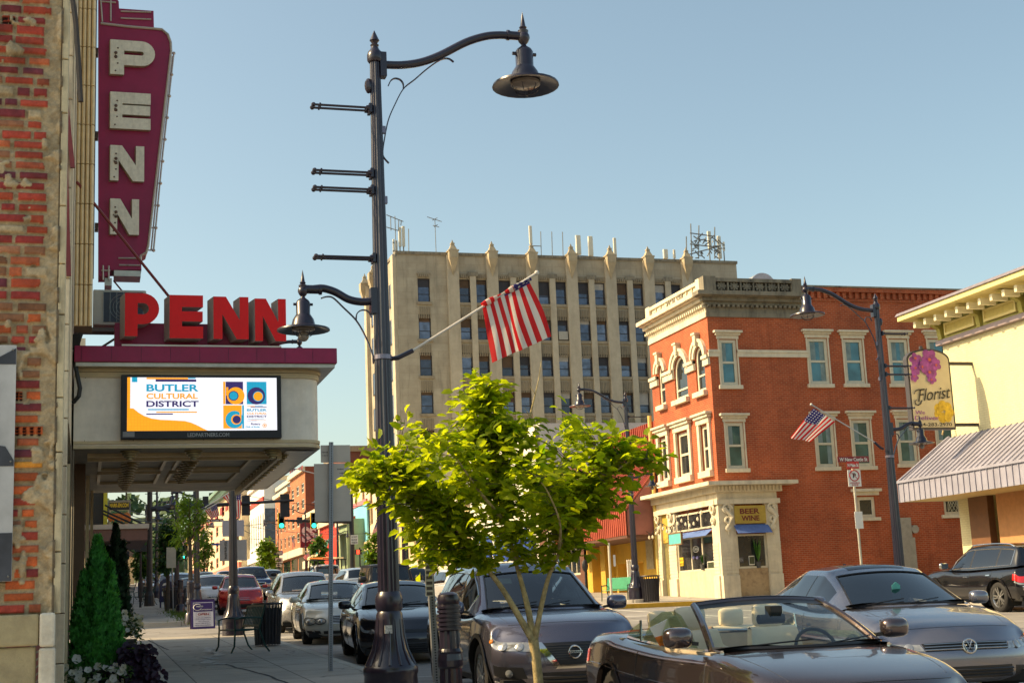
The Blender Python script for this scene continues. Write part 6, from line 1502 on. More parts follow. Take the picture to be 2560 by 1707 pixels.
# traffic signals
def glowm(name,c,s):
 return mat(name,(.02,.02,.02),.4,var=0,emit=(c,s))
green_l,red_l=glowm('green_signal',(.02,1,.55),2.2),glowm('red_signal',(1,.03,.01),2.2)
sigy=mat('signal_yellow',(.72,.42,.01),.45,var=.08);sigk=mat('signal_black',(.018,.018,.022),.5,var=.1)
def signal_head(parent,c,h,face=-1,mt=None,lit=2):
 w_=h*.4;mb=MB();mb.box(c,(w_,h*.22,h));hd=mb.obj('signal_head',mt or sigy,parent,bevel=h*.015)
 mb=MB();mb.box((c[0],c[1]+face*h*.115,c[2]),(w_*.84,.01,h*.94));mb.obj('face_plate',sigk,hd)
 for k in range(3):
  z=c[2]+h*(.31-.31*k);y=c[1]+face*h*.13
  mb=MB();mb.lathe([(0,0),(w_*.34,0)],(c[0],y,z),(0,face,0),16);mb.obj('lens',green_l if(k==2 and lit==2)else sigk,hd)
  mb=MB();mb.grid(lambda t,d:(c[0]+w_*.37*math.cos(t),y+face*d,z+w_*.37*math.sin(t)),[PI*-.1+PI*1.2*i/10 for i in range(11)],[0,h*.14]);mb.obj('visor',sigk,hd)
Ys=72.0;pxL=xr(374,Ys);zA0,zA1=atY(380,1272,Ys).z,atY(735,1250,Ys).z
sL=thing('traffic_signal','dark signal mast beyond the folding sign, backs of its heads towards us','traffic signal',(pxL,Ys,zg(Ys)+.15))
q=MB();q.tube([(pxL,Ys,zg(Ys)),(pxL,Ys,zA0+2.3)],[.16,.12],10);q.lathe([(.26,0),(.24,.5),(.17,.7)],(pxL,Ys,zg(Ys)+.15),n=12);q.obj('pole',sigk,sL)
q=MB();q.tube([(pxL,Ys,zA0),(atY(735,1250,Ys).x,Ys,zA1)],[.13,.06],10);q.obj('arm',sigk,sL)
for px,py,h in((615,1263,.98),(712,1263,1.15),(514,1258,.7)):signal_head(sL,atY(px,py,Ys+.25),h,1,sigk,0)
Yr=98.0;pR_=xr(881,Yr)
sR=thing('traffic_signal','signal mast with two yellow heads showing green before the orange brick building','traffic signal',(pR_,Yr,zg(Yr)+.15))
zr_a,zr_b=atY(884,1304,Yr).z,atY(690,1300,Yr).z
q=MB();q.tube([(pR_,Yr,zg(Yr)),(pR_,Yr,zr_a+2)],[.2,.14],10);q.obj('pole',sigk,sR);q=MB();q.tube([(pR_,Yr,zr_a),(atY(690,1300,Yr).x,Yr,zr_b)],[.14,.07],8);q.box(atY(749,1300,Yr),(.36,.3,.4));q.obj('arm',sigk,sR)
for px in(703,784):signal_head(sR,atY(px,1301,Yr-.25),1.08)
dn=thing('regulation_sign','white sign reading DO NOT BLOCK INTERSECTION on the signal pole','sign',atY(886,1350,Yr-.2))
q=MB();c=atY(886,1348,Yr-.2);q.box(c,(.5,.02,.62));q.obj('plate',white,dn)
q=MB()
for i,s_ in enumerate(('DO NOT','BLOCK','INTERSECTION')):text_into(q,s_,(c.x-.2,c.y-.012,c.z+.12-.19*i),(1,0,0),(0,0,1),.4,.12,bold=.02,depth=.004)
q.obj('lettering',blk,dn)
def small_signal(px,py,Y,w_,h,mt,label,back=sigk):
 c=atY(px,py,Y);t=thing('pedestrian_signal',label,'traffic signal',c);q=MB();q.box(c,(w_,.25,h));q.obj('case',back,t)
 q=MB();q.box((c.x-w_*.1,c.y-.13,c.z),(w_*.45,.01,h*.8));q.obj('lens',mt,t)
 q=MB();q.tube([(c.x+w_*.3,Y+.2,c.z+.3),(c.x+w_*.3,Y+.2,zg(Y))],.05,6);q.obj('post',sigk,t)
small_signal(311,1388,95,.62,.5,red_l,'glowing red walk signal below the brown canopy');small_signal(896,1379,97,.45,.32,red_l,'small red walk signal beside the burger sign')
small_signal(517,1362,160,.4,.5,green_l,'tiny green signal beside the thin street tree');small_signal(460,1392,210,.35,.4,green_l,'tiny far green signal among the leaves');small_signal(471,1350,150,.35,1.0,sigk,'tiny far yellow signal head',sigy)
q=MB();c=atY(352,1370,70);q.box(c,(.55,.3,.3));q.tube([(c.x,70.1,c.z),(c.x,70.1,zg(70))],.06,6);tag(q.obj('loudspeaker_box',sigk),'dark box on a post beyond the canopy','box')
# posts and signs
galv=mat('galvanised_post',(.30,.31,.33),.45,.6,var=.12);signback=mat('sign_back',(.56,.48,.40),.55,.25,var=.1,vscale=3)
def perf_post(mb,a,b,w_,hole_mb):
 mb.bar(a,b,w_,w_);n=int((Vector(b)-Vector(a)).length/.026)
 for k in range(n):c=Vector(a).lerp(Vector(b),(k+.5)/n);hole_mb.box((c.x,c.y-w_/2-.001,c.z),(w_*.24,.004,w_*.24))
holem=mat('post_hole',(.03,.03,.035),.7,var=0)
pA_=atY(826,1676,22.04)
sp1=thing('sign_post','perforated steel post with the tan backs of two signs by the canopy','sign post',(pA_.x,22.04,zg(22)+.15))
top=atY(828,1113,22.04);q=MB();hm=MB();perf_post(q,(pA_.x,22.04,zg(22)),(top.x,22.04,top.z+.05),.062,hm);po_=q.obj('post',galv,sp1);hm.obj('holes',holem,po_)
for i,(y0,y1)in enumerate(((1112,1156),(1158,1304))):
 a,b=atY(787 if i else 802,y1,22.1),atY(875,y0,22.1)
 q=MB();q.span((a.x,22.09,a.z),(b.x,22.098,b.z));s_=q.obj('sign_plate',signback,sp1,bevel=.004)
q=MB();rr=random.Random(3)
for(px,py)in((806,1130),(806,1138),(845,1172),(850,1182),(852,1190)):
 for k in range(5):p=atY(px+k*3.2,py,22.08);q.box((p.x,22.087,p.z),(.012,.003,rr.uniform(.008,.022)))
q.obj('stamped_marks',mat('faded_ink',(.08,.07,.07),.7),sp1)
dB=13.6;pB0,pB1=atD(1090,1712,dB),atD(1058,1133,dB)
sp2=thing('sign_post','leaning perforated post with a grey sign back behind the tall lamp','sign post',(pB0.x,pB0.y,zg(pB0.y)+.15))
q=MB();hm=MB();yb=pB0.y;a=(pB0.x+.02,yb,zg(yb));b=(atY(1058,1133,yb).x,yb,atY(1058,1133,yb).z);perf_post(q,a,b,.058,hm);po_=q.obj('post',galv,sp2);hm.obj('holes',holem,po_)
a,b=atY(978,1232,yb),atY(1092,1128,yb);q=MB();q.span((a.x,yb+.04,a.z),(b.x,yb+.048,b.z));q.obj('sign_plate',signback,sp2,bevel=.004)
a,b=atY(1063,1490,yb),atY(1079,1397,yb);q=MB();q.span((a.x,yb-.036,a.z),(b.x,yb-.032,b.z));lb_=q.obj('label_strip',mat('pale_label',(.52,.50,.46),.5,var=.1),sp2)
q=MB()
for k in range(7):z=a.z+(b.z-a.z)*(k+.2)/7;q.span((a.x+.008,yb-.0375,z),(b.x-.008,yb-.0365,z+.03))
q.obj('print',mat('faded_ink',(.08,.07,.07)),lb_)
maroon=mat('street_name_red',(.22,.012,.02),.45,var=.05)
D_=36.0;cS=atD(2140,1180,D_);YN=cS.y
ns=thing('street_sign','corner post with W New Castle St name board and no parking sign','sign post',(atY(2160,1480,YN).x,YN,zg(YN)+.1))
q=MB();q.tube([(atY(2160,1480,YN).x,YN,zg(YN)),(atY(2131,1165,YN).x,YN,atY(2131,1165,YN).z)],.035,8);q.obj('post',mat('pale_steel',(.45,.43,.36),.4,.5,var=.1),ns)
def plate(parent,px0,py0,px1,py1,Y,mt,th_=.012,nm='plate',tilt=0):
 a,b=atY(px0,py1,Y),atY(px1,py0,Y);q=MB();q.span((a.x,Y-th_,a.z),(b.x,Y,b.z));return q.obj(nm,mt,parent,bevel=.004),a,b
o,a,b=plate(ns,2094,1140,2171,1155,YN-.05,maroon)
q=MB();text_into(q,'W New Castle St',(a.x+.05,YN-.066,a.z+.02),(1,0,0),(0,0,1),b.x-a.x-.1,b.z-a.z-.05,bold=.02,depth=.003);q.obj('lettering',white,o)
o,a,b=plate(ns,2117,1153,2146,1171,YN-.08,mat('bright_sign_red',(.55,.02,.015),.4,var=.05))
q=MB();text_into(q,'N Main St',(a.x+.02,YN-.096,a.z+.04),(1,0,0),(0,0,1),b.x-a.x-.04,(b.z-a.z)*.5,bold=.03,depth=.003);q.obj('lettering',white,o)
o,a,b=plate(ns,2121,1174,2150,1216,YN-.05,white)
cx_,cz_=(a.x+b.x)/2,a.z+(b.z-a.z)*.66;R_=(b.x-a.x)*.36;redp=mat('sign_red',(.50,.015,.015),.45,var=0)
q=MB();q.tube([(cx_+R_*math.cos(2*PI*i/24),YN-.065,cz_+R_*math.sin(2*PI*i/24))for i in range(24)],.014,5,close=True);q.bar((cx_-R_*.7,YN-.068,cz_+R_*.7),(cx_+R_*.7,YN-.068,cz_-R_*.7),.006,.022,up=(0,1,0));q.obj('ring',redp,o)
q=MB();text_into(q,'P',(cx_-.04,YN-.064,cz_-.06),(1,0,0),(0,0,1),.085,.12,bold=.03,depth=.003);q.obj('lettering',blk,o)
q=MB();text_into(q,'LOADING',(a.x+.05,YN-.064,a.z+.075),(1,0,0),(0,0,1),b.x-a.x-.1,.035,bold=.02,depth=.003);text_into(q,'ZONE',(a.x+.09,YN-.064,a.z+.025),(1,0,0),(0,0,1),b.x-a.x-.18,.035,bold=.02,depth=.003);q.obj('lettering',redp,o)
plate(ns,2139,1278,2155,1321,YN-.05,white)
q=MB();Yp=46.6;a=atY(1530,1514,Yp);b=atY(1532,1356,Yp);q.tube([(a.x,Yp,zg(Yp)),(a.x,Yp,b.z)],.045,8);w2=thing('sign_post','slim white post in front of the green bench','sign post',(a.x,Yp,zg(Yp)+.15));q.obj('post',mat('cream_paint',(.62,.56,.42)),w2)
plate(w2,1534,1386,1538,1415,Yp-.02,white)
Yq=66.0;rs=thing('route_sign','route 356 sign with an arrow below it, behind the young tree','sign post',(xr(1131,Yq),Yq,zg(Yq)+.15))
q=MB();q.tube([(xr(1131,Yq),Yq+.03,zg(Yq)),(xr(1131,Yq),Yq+.03,atY(1131,1345,Yq).z)],.05,6);q.obj('post',galv,rs)
o,a,b=plate(rs,1104,1349,1158,1383,Yq,white);q=MB();text_into(q,'356',(a.x+.2,Yq-.02,a.z+.12),(1,0,0),(0,0,1),b.x-a.x-.4,b.z-a.z-.24,bold=.01);q.obj('lettering',blk,o)
o,a,b=plate(rs,1106,1386,1156,1399,Yq,white);q=MB();zc=(a.z+b.z)/2;q.span((b.x-.62,Yq-.02,zc-.03),(b.x-.25,Yq-.014,zc+.03));q.prism([(0,-.1),(.17,0),(0,.1)],(b.x-.27,Yq-.014,zc),(1,0,0),(0,0,1),(0,-.007,0));q.obj('arrow',blk,o)
Yq=150.;rs=thing('route_sign','far route 68 sign with an arrow under a blue name board','sign post',(xr(697,Yq),Yq,zg(Yq)+.15))
q=MB();q.tube([(xr(697,Yq),Yq+.06,zg(Yq)),(xr(697,Yq),Yq+.06,atY(697,1375,Yq).z)],.09,6);q.obj('post',sigk,rs)
o,a,b=plate(rs,688,1393,707,1407,Yq,white);q=MB();text_into(q,'68',(a.x+.14,Yq-.02,a.z+.1),(1,0,0),(0,0,1),b.x-a.x-.28,b.z-a.z-.2,bold=.02);q.obj('lettering',blk,o)
o,a,b=plate(rs,690,1409,704,1416,Yq,white);q=MB();zc=(a.z+b.z)/2;q.span((a.x+.2,Yq-.02,zc-.04),(b.x-.12,Yq-.014,zc+.04));q.prism([(0,-.1),(-.17,0),(0,.1)],(a.x+.25,Yq-.014,zc),(1,0,0),(0,0,1),(0,-.007,0));q.obj('arrow',blk,o)
o,a,b=plate(rs,685,1376,707,1388,Yq,mat('sign_blue',(.03,.05,.32),.45));plate(rs,690,1378,705,1385,Yq-.02,mat('pale_label',(.52,.50,.46)))
eb=thing('street_sign','dark red E New Castle St name board fixed to a lamp post','sign',atY(501,1304,51.3));o,a,b=plate(eb,501,1296,559,1305,51.3,maroon)
q=MB();text_into(q,'E New Castle St',(a.x+.04,51.28,a.z+.02),(1,0,0),(0,0,1),b.x-a.x-.08,b.z-a.z-.04,bold=.02,depth=.004);q.obj('lettering',white,o)
q=MB();zc=(a.z+b.z)/2;q.tube([(LL[1][0],51.4,zc),(a.x,51.3,zc)],.03,6);q.obj('bracket',sigk,eb)
Yb=39.0;bs=thing('sign_post','post with a lilac sign back over a grey sign back with printing on its side','sign post',(xr(584,Yb),Yb,zg(Yb)+.15))
q=MB();q.tube([(xr(584,Yb),Yb-.03,zg(Yb)),(xr(584,Yb),Yb-.03,atY(584,1297,Yb).z)],.03,6);q.obj('post',galv,bs)
plate(bs,556,1299,610,1341,Yb,mat('lilac_back',(.46,.44,.52),.5,.2,var=.05));o,a,b=plate(bs,549,1348,617,1402,Yb,mat('grey_sign_back',(.36,.35,.37),.5,.2,var=.06))
q=MB();text_into(q,'MAR-LYN',(a.x+.28,Yb-.02,b.z-.08),(0,0,-1),(1,0,0),.36,.07,bold=.03,depth=.004);text_into(q,'757-876-0798',(a.x+.13,Yb-.02,b.z-.04),(0,0,-1),(1,0,0),.46,.06,bold=.02,depth=.004);q.obj('lettering',mat('ink_black',(.025,.022,.02)),o)
Yc=60.0;ts=thing('sign_post','slanting pale post carrying a plain tan sign back by the street trees','sign post',(xr(434,Yc),Yc,zg(Yc)+.15));q=MB();q.tube([(xr(434,Yc),Yc,zg(Yc)),(xr(429,Yc),Yc,atY(430,1368,Yc).z)],.03,6);q.obj('post',galv,ts);plate(ts,416,1367,440,1419,Yc-.04,mat('tan_sign_back',(.46,.42,.33),.6,var=.08))
bp_=thing('street_sign','far blue street name board next to the small green signal','sign',atY(540,1360,150));plate(bp_,529,1357,549,1363,150,mat('sign_blue',(.03,.05,.32)))
# benches, bins, bollards, mailbox
gsteel=mat('dark_green_steel',(.015,.06,.05),.4,.2,var=.15);gbright=mat('bench_green',(.02,.30,.14),.45,var=.15)
def bench(label,loc,rotz,mt,L=1.25,group='street benches'):
 t=thing('bench',label,'bench',loc,group,rot=(0,0,rotz),local=True)
 q=MB()
 for k in range(11):x=-L/2+.06+k*(L-.12)/10;q.tube([(x,-.24,.43),(x,.0,.41),(x,.2,.43)],.013,5)
 q.bar((-L/2,-.25,.43),(L/2,-.25,.43),.03);q.bar((-L/2,.21,.43),(L/2,.21,.43),.03);q.obj('seat',mt,t)
 q=MB()
 for k in range(11):x=-L/2+.06+k*(L-.12)/10;q.tube([(x,.22,.46),(x,.27,.65),(x,.33,.86)],.013,5)
 q.bar((-L/2,.23,.5),(L/2,.23,.5),.03);q.bar((-L/2,.335,.87),(L/2,.335,.87),.035);q.obj('backrest',mt,t)
 for s in(-1,1):
  q=MB();x=s*L/2;q.tube([(x,-.33,0),(x,-.27,.12),(x,-.25,.43),(x,-.26,.62),(x,-.1,.66),(x,.28,.64)],.018,6);q.obj('armrest',mt,t)
  q=MB();q.tube([(x,.42,0),(x,.33,.12),(x,.22,.43),(x,.335,.88)],.018,6);q.obj('leg',mt,t)
bench('dark green steel bench at the edge of the near pavement',(2.86,28.6,zg(28.6)+.15),math.radians(-80),gsteel,1.15)
gb=thing('bench','bright green metal bench with a solid back by the yellow shop','bench',(atY(1545,1500,51).x,51,zg(51)+.15),'street benches',rot=(0,0,math.radians(-48)),local=True);gb.scale=(.72,.85,.9)
q=MB();q.box((0,.28,.72),(1.5,.04,.5),Matrix.Rotation(-.2,3,'X'));q.obj('backrest',gbright,gb,bevel=.02);q=MB();q.box((0,-.02,.44),(1.5,.5,.04));q.obj('seat',gbright,gb,bevel=.02)
for s in(-1,1):
 q=MB();q.tube([(s*.76,-.3,0),(s*.76,-.26,.44),(s*.76,-.27,.64),(s*.76,.22,.66)],.025,6);q.obj('armrest',gsteel,gb);q=MB();q.tube([(s*.76,.42,0),(s*.76,.24,.44),(s*.76,.36,.95)],.025,6);q.obj('leg',gsteel,gb)
bench('dark bench before the blue mailbox',(2.7,74,zg(74)+.15),math.radians(-75),gsteel,1.6);bench('distant dark bench by the dark signal mast',(2.2,88,zg(88)+.15),math.radians(-75),gsteel,1.6)
binm=mat('bin_black',(.015,.014,.02),.35,var=.15,coat=.3)
def bin_(label,loc,h=.95,r=.33,group='black litter bins'):
 t=thing('litter_bin',label,'litter bin',loc,group,local=True);q=MB();q.lathe([(r*.82,.03),(r*.88,h*.5),(r*.96,h*.9),(r*.9,h*.9),(r*.75,.06)],n=28)
 for k in range(24):a=2*PI*k/24;q.tube([(r*.83*math.cos(a),r*.83*math.sin(a),.02),(r*.90*math.cos(a),r*.90*math.sin(a),h*.5),(r*1.02*math.cos(a),r*1.02*math.sin(a),h)],.018,5)
 q.obj('body',binm,t);q=MB();q.tube([(r*1.02*math.cos(2*PI*k/28),r*1.02*math.sin(2*PI*k/28),h)for k in range(28)],.025,6,close=True);q.obj('rim',binm,t,smooth=True)
bin_('flared black litter bin beside the lamp on the bar corner',(atY(1628,1500,47.9).x,47.9,zg(47.9)+.15),.92,.33)
bin_('dark litter bin behind the near green bench',(atY(669,1560,30.5).x,30.5,zg(30.5)+.15),.86,.30);bin_('dark tub at the foot of the lamp by the far bench',(xr(434,66)+.0,65.2,zg(65)+.15),.9,.5)
def bollard(label,loc,k=1.0,group='ringed black bollards on the kerb'):
 t=thing('bollard',label,'bollard',loc,group,local=True);t.scale=(k,k,k)
 prof=[(.19,0),(.19,.10),(.175,.14),(.165,.30),(.13,.34),(.115,.36)]
 q=MB();q.lathe(prof,n=24);q.obj('base',blackm,t,smooth=True)
 q=MB();n=24;vs=[]
 for z in(.34,.62,.98):
  for j in range(n):a=2*PI*j/n;r=(.112-.02*(z-.34))*(1 if j%2 else.9);vs.append((r*math.cos(a),r*math.sin(a),z))
 q.add(vs,[(i*n+j,i*n+(j+1)%n,(i+1)*n+(j+1)%n,(i+1)*n+j)for i in range(2)for j in range(n)]);q.lathe([(.112,.60),(.125,.62),(.128,.68),(.12,.74),(.125,.76),(.112,.79)],n=24);q.obj('shaft',blackm,t)
 q=MB();pr=[(.10,.96)]
 for i in range(6):z=.97+.042*i;pr+=[(.118,z),(.118,z+.024),(.102,z+.028),(.102,z+.038)]
 pr+=[(.108,1.225),(.112,1.27),(.10,1.31),(.06,1.335),(0,1.34)]
 q.lathe(pr,n=24);q.obj('ringed_head',blackm,t,smooth=True)
bl_y=13.2;bx_=atY(1128,1700,bl_y).x;zt_b=atY(1125,1478,bl_y).z
bollard('large ringed black bollard beside the leaning post',(bx_,bl_y,zg(bl_y)+.15),(zt_b-zg(bl_y)-.15)/1.34)
bollard('small ringed bollard beside the folding jewellery sign',(xr(476,46),46,zg(46)+.15));bollard('ringed bollard by the dark tub',(xr(451,58),58,zg(58)+.15))
navy=mat('mailbox_navy',(.012,.016,.075),.4,var=.12,coat=.3)
Ymb=68;mbx=thing('mailbox','dark blue round topped mailbox on the pavement past the folding sign','mailbox',(xr(414,Ymb),Ymb,zg(Ymb)+.15),local=True)
q=MB();prof=[(-.28,.25),(.28,.25),(.28,1.0)]+[(.28*math.cos(PI*i/10),1.0+.3*math.sin(PI*i/10))for i in range(1,10)]+[(-.28,1.0)]
q.prism(prof,(0,-.28,0),(1,0,0),(0,0,1),(0,.56,0));q.obj('body',navy,mbx,bevel=.02)
q=MB();[q.box((sx*.22,sy*.22,.12),(.06,.06,.26))for sx in(-1,1)for sy in(-1,1)];q.obj('leg',navy,mbx)
q=MB();q.box((0,-.288,.62),(.34,.01,.2));q.obj('label',white,mbx);q=MB();q.prism([(-.16,0),(.16,.05),(.02,.13),(-.1,.1)],(0,-.285,.98),(1,0,0),(0,0,1),(0,-.006,0));q.obj('emblem',white,mbx)
Ya=41.3;fa=thing('folding_sign','purple and white folding pavement sign reading OPEN','sign board',(xr(507,Ya),Ya,zg(Ya)+.15))
a,b=atY(479,1573,Ya),atY(538,1497,Ya);pur=mat('sign_purple',(.045,.018,.13),.4,var=.08)
zb_,zt_=zg(Ya)+.17,atY(507,1497,Ya).z
U_=(1,0,0);V_=Vector((0,.22,zt_-zb_)).normalized()
HA=zt_-zb_;WA=b.x-a.x
def onA(u,v,n=0):return Vector((a.x+u*WA,Ya,zb_))+V_*(v*HA)+Vector((0,-1,.2)).normalized()*n
def qa(mb,u0,v0,u1,v1,n):mb.add([onA(u0,v0,n),onA(u1,v0,n),onA(u1,v1,n),onA(u0,v1,n)],[(0,1,2,3)])
q=MB();q.add([onA(0,0),onA(1,0),onA(1,1),onA(0,1),onA(0,0,-.03),onA(1,0,-.03),onA(1,1,-.03),onA(0,1,-.03)],[(0,1,2,3),(7,6,5,4),(0,4,5,1),(1,5,6,2),(2,6,7,3),(3,7,4,0)]);q.obj('front_panel',pur,fa)
q=MB();q.add([(a.x,Ya+.6,zb_),(b.x,Ya+.6,zb_),(b.x,Ya+.28,zt_),(a.x,Ya+.28,zt_),(a.x,Ya+.63,zb_),(b.x,Ya+.63,zb_),(b.x,Ya+.31,zt_),(a.x,Ya+.31,zt_)],[(0,1,2,3),(7,6,5,4),(0,4,5,1),(1,5,6,2),(2,6,7,3),(3,7,4,0)]);q.obj('rear_panel',pur,fa)
q=MB();qa(q,.08,.07,.93,.93,.008);pl_=q.obj('poster',mat('poster_lilac',(.70,.68,.74),.5,var=.04),fa)
q=MB();qa(q,.10,.60,.91,.91,.011);q.obj('poster_band',pur,pl_)
q=MB();text_into(q,'TRECO',onA(.2,.76,.014),U_,V_,WA*.3,HA*.05,bold=.02,depth=.003);text_into(q,'CUSTOM JEWELRY',onA(.38,.64,.014),U_,V_,WA*.5,HA*.045,bold=.02,depth=.003)
q.tube([onA(.27+.17*math.cos(t),.76+.11*math.sin(t),.014)for t in[.7+i*.32 for i in range(17)]],.008,4);q.obj('lettering',white,pl_)
q=MB();text_into(q,'OPEN',onA(.27,.47,.012),U_,V_,WA*.48,HA*.075,bold=.03,depth=.003);q.obj('lettering',mat('oxblood',(.28,.03,.025)),pl_)
q=MB();[qa(q,*r_,.0115)for r_ in((.2,.44,.8,.447),(.2,.565,.8,.572),(.2,.44,.208,.57),(.792,.44,.8,.57))]
for i,s_ in enumerate(('* CUSTOM DESIGN','* EXPERT JEWELRY REPAIR','Done on the premises','* NEW & USED JEWELRY','* WE BUY GOLD & DIAMONDS')):text_into(q,s_,onA(.13 if i!=2 else.3,.365-.066*i,.012),U_,V_,WA*(.45 if i==2 else.68),HA*.036,depth=.003)
q.obj('lettering',pur,pl_)
q=MB();Ym=57;x_=xr(1462,Ym);q.tube([(x_,Ym,zg(Ym)),(x_,Ym,zg(Ym)+1.25)],.04,6);q.sphere((x_,Ym,zg(Ym)+1.45),(.14,.11,.26),10,8);tag(q.obj('parking_meter',sigk),'dark parking meter beside the yellow corner wall','parking meter')
q=MB();Yw=55.0
for k in range(5):x=xr(1568+k*3.6,Yw);q.box((x,Yw,zg(Yw)+.95),(.035,.06,1.4),Matrix.Rotation(.03*k,3,'Y'))
tag(q.obj('slatted_board',white),'stack of white slats leaning behind the bright green bench','slats')
q=MB()
def wire(a,b,sag,r):A,B=Vector(a),Vector(b);q.tube([A.lerp(B,i/12)-Vector((0,0,sag*4*(i/12)*(1-i/12)))for i in range(13)],r,4)
for(p0,p1,Y0,Y1)in(((250,1288),(700,1300),60,130),((255,1250),(480,1285),62,120),((262,1262),(470,1300),64,140),((560,1225),(960,1262),110,110),((560,1302),(960,1330),120,108),((870,1178),(985,1172),100,120),((620,1345),(880,1310),140,100)):
 wire(atY(*p0,Y0),atY(*p1,Y1),.5,.02)
tag(q.obj('overhead_wires',mat('black_rubber',(.015,.015,.015))),'thin overhead wires crossing the street','wires')
# foliage helpers
def leafmat(name,lo,hi,trans=.45,scale=3.0):
 if name in MATS:return MATS[name]
 mt,t,b=_nodes(name);f=noise(t,coord(t),scale,4,.7);c=ramp(t,f,[(.3,lo),(.7,hi)])
 t.links.new(c,b.inputs['Base Color']);b.inputs['Roughness'].default_value=.45;b.inputs['Specular IOR Level'].default_value=.35
 tr=t.nodes.new('ShaderNodeBsdfTranslucent');t.links.new(mixrgb(t,1,c,(1.5,1.35,.5),'MULTIPLY'),tr.inputs[0])
 mx=t.nodes.new('ShaderNodeMixShader');mx.inputs[0].default_value=trans
 t.links.new(b.outputs[0],mx.inputs[1]);t.links.new(tr.outputs[0],mx.inputs[2]);t.links.new(mx.outputs[0],t.nodes['Material Output'].inputs[0])
 return mt
def leaf(mb,p,d,nrm,L,W_,curl=.15):
 d=d.normalized();s=d.cross(nrm)
 if s.length<1e-4:s=d.orthogonal()
 s.normalize();n=s.cross(d);W2=W_/2
 m1=p+d*L*.33-n*W2*.12;m2=p+d*L*.68-n*L*curl*.3
 t=p+d*L-n*L*curl
 l1,r1=p+d*L*.3+s*W2*.9+n*W2*.25,p+d*L*.3-s*W2*.9+n*W2*.25
 l2,r2=p+d*L*.72+s*W2*.8+n*(W2*.2-L*curl*.3),p+d*L*.72-s*W2*.8+n*(W2*.2-L*curl*.3)
 mb.add([p,r1,m1,l1,r2,m2,l2,t],[(0,1,2),(0,2,3),(2,1,4,5),(2,5,6,3),(5,4,7),(5,7,6)])
bark=mat('pale_bark',(.42,.33,.16),.85,var=.5,vscale=14,bmp=.6,bscale=60);barkd=mat('dark_bark',(.07,.055,.04),.9,var=.3)
# the young tree in the foreground
DT_=12.7
def T3(px,py,dd=0.0):return atD(px,py,DT_+dd)
base=T3(1352,1800);base.z=zg(base.y)+.12
tree=thing('young_tree','young pavement tree with bright yellow green leaves and three pale stems','tree',base)
mt_leaf=leafmat('young_leaf',(.08,.20,.008),(.50,.56,.022),.74,7.0)
q=MB();stems=[]
def stem(pts,r0,r1,n=9,leafy=True):
 P=[T3(*p)for p in pts];sm=[]
 PP=[tuple(p)for p in P];sm=[Vector(b)for b in bez(PP,6)]
 k=len(sm);stems.append(sm)if leafy else None;q.tube(sm,[r1*.7+(r0-r1*.7)*(1-i/(k-1))**1.5 for i in range(k)],n);return sm
trunk=[tuple(base)]
q.tube([base,T3(1350,1740),T3(1345,1690),T3(1340,1640),T3(1333,1598)],[.06,.046,.044,.043,.048],12)
stem([(1335,1604,0),(1300,1545,-.02),(1255,1470,-.05),(1205,1405,-.1),(1160,1345,-.15),(1090,1265,-.25),(985,1185,-.3),(915,1195,-.35)],.036,.008)
stem([(1333,1602,.0),(1322,1530,.05),(1305,1460,.08),(1288,1400,.1),(1270,1310,.1),(1240,1180,.05),(1222,1060,0),(1214,955,0)],.034,.006)
stem([(1338,1596,0),(1352,1520,-.03),(1372,1440,-.05),(1396,1385,-.1),(1425,1310,-.1),(1500,1215,-.15),(1580,1150,-.2),(1640,1150,-.2)],.028,.006)
stem([(1205,1405,-.1),(1150,1385,.25),(1100,1340,.5),(1050,1330,.6)],.016,.005,6);stem([(1288,1400,.1),(1330,1300,.5),(1390,1180,.7),(1440,1070,.7)],.022,.005,6)
stem([(1270,1310,.1),(1200,1230,-.5),(1130,1130,-.7),(1085,1085,-.7)],.02,.005,6);stem([(1396,1385,-.1),(1400,1310,-.6),(1370,1230,-.8),(1340,1190,-.8)],.016,.005,6)
stem([(1305,1130,.2),(1325,1040,.2),(1338,985,.2),(1346,950,.2),(1353,903,.2)],.013,.004,6,False);stem([(1338,985,.2),(1325,965,.2)],.006,.003,5,False);stem([(1325,1040,.2),(1312,1020,.2)],.006,.003,5,False)
q.obj('trunk',bark,tree,smooth=True,weld=True)
blobs=[(1215,955,48,42,.12),(1185,1000,85,42,.25),(1240,1035,95,50,.4),(1130,1080,85,42,.4),(1010,1048,34,7,.05),(1070,1110,80,45,.5),(955,1150,60,62,.35),(905,1195,62,42,.3),(985,1225,110,65,.5),(1130,1180,140,75,.8),(1285,1150,150,85,.9),(1420,1105,105,52,.5),(1440,1062,52,38,.25),(1510,1095,70,42,.4),(1585,1125,58,34,.3),(1632,1155,32,26,.15),(1410,1190,140,75,.8),(1250,1265,170,80,.9),(1095,1280,110,65,.6),(1055,1345,58,48,.3),(1385,1275,120,75,.7),(1475,1250,70,48,.4),(1425,1340,55,40,.3),(1275,1365,48,30,.3),(1195,1345,60,42,.4),(1565,1180,50,30,.25),(1030,1390,30,22,.1),(1560,1260,40,25,.15),(1330,1085,60,36,.4),(1030,1395,34,18,.2),(1160,1385,70,30,.5),(1250,1395,60,22,.5),(1440,1375,45,26,.3),(1090,1375,55,30,.4),(1340,1385,60,28,.4)]
rl=random.Random(17);lv=MB();tw=MB()
allp=[p for s_ in stems for p in s_[8:]]
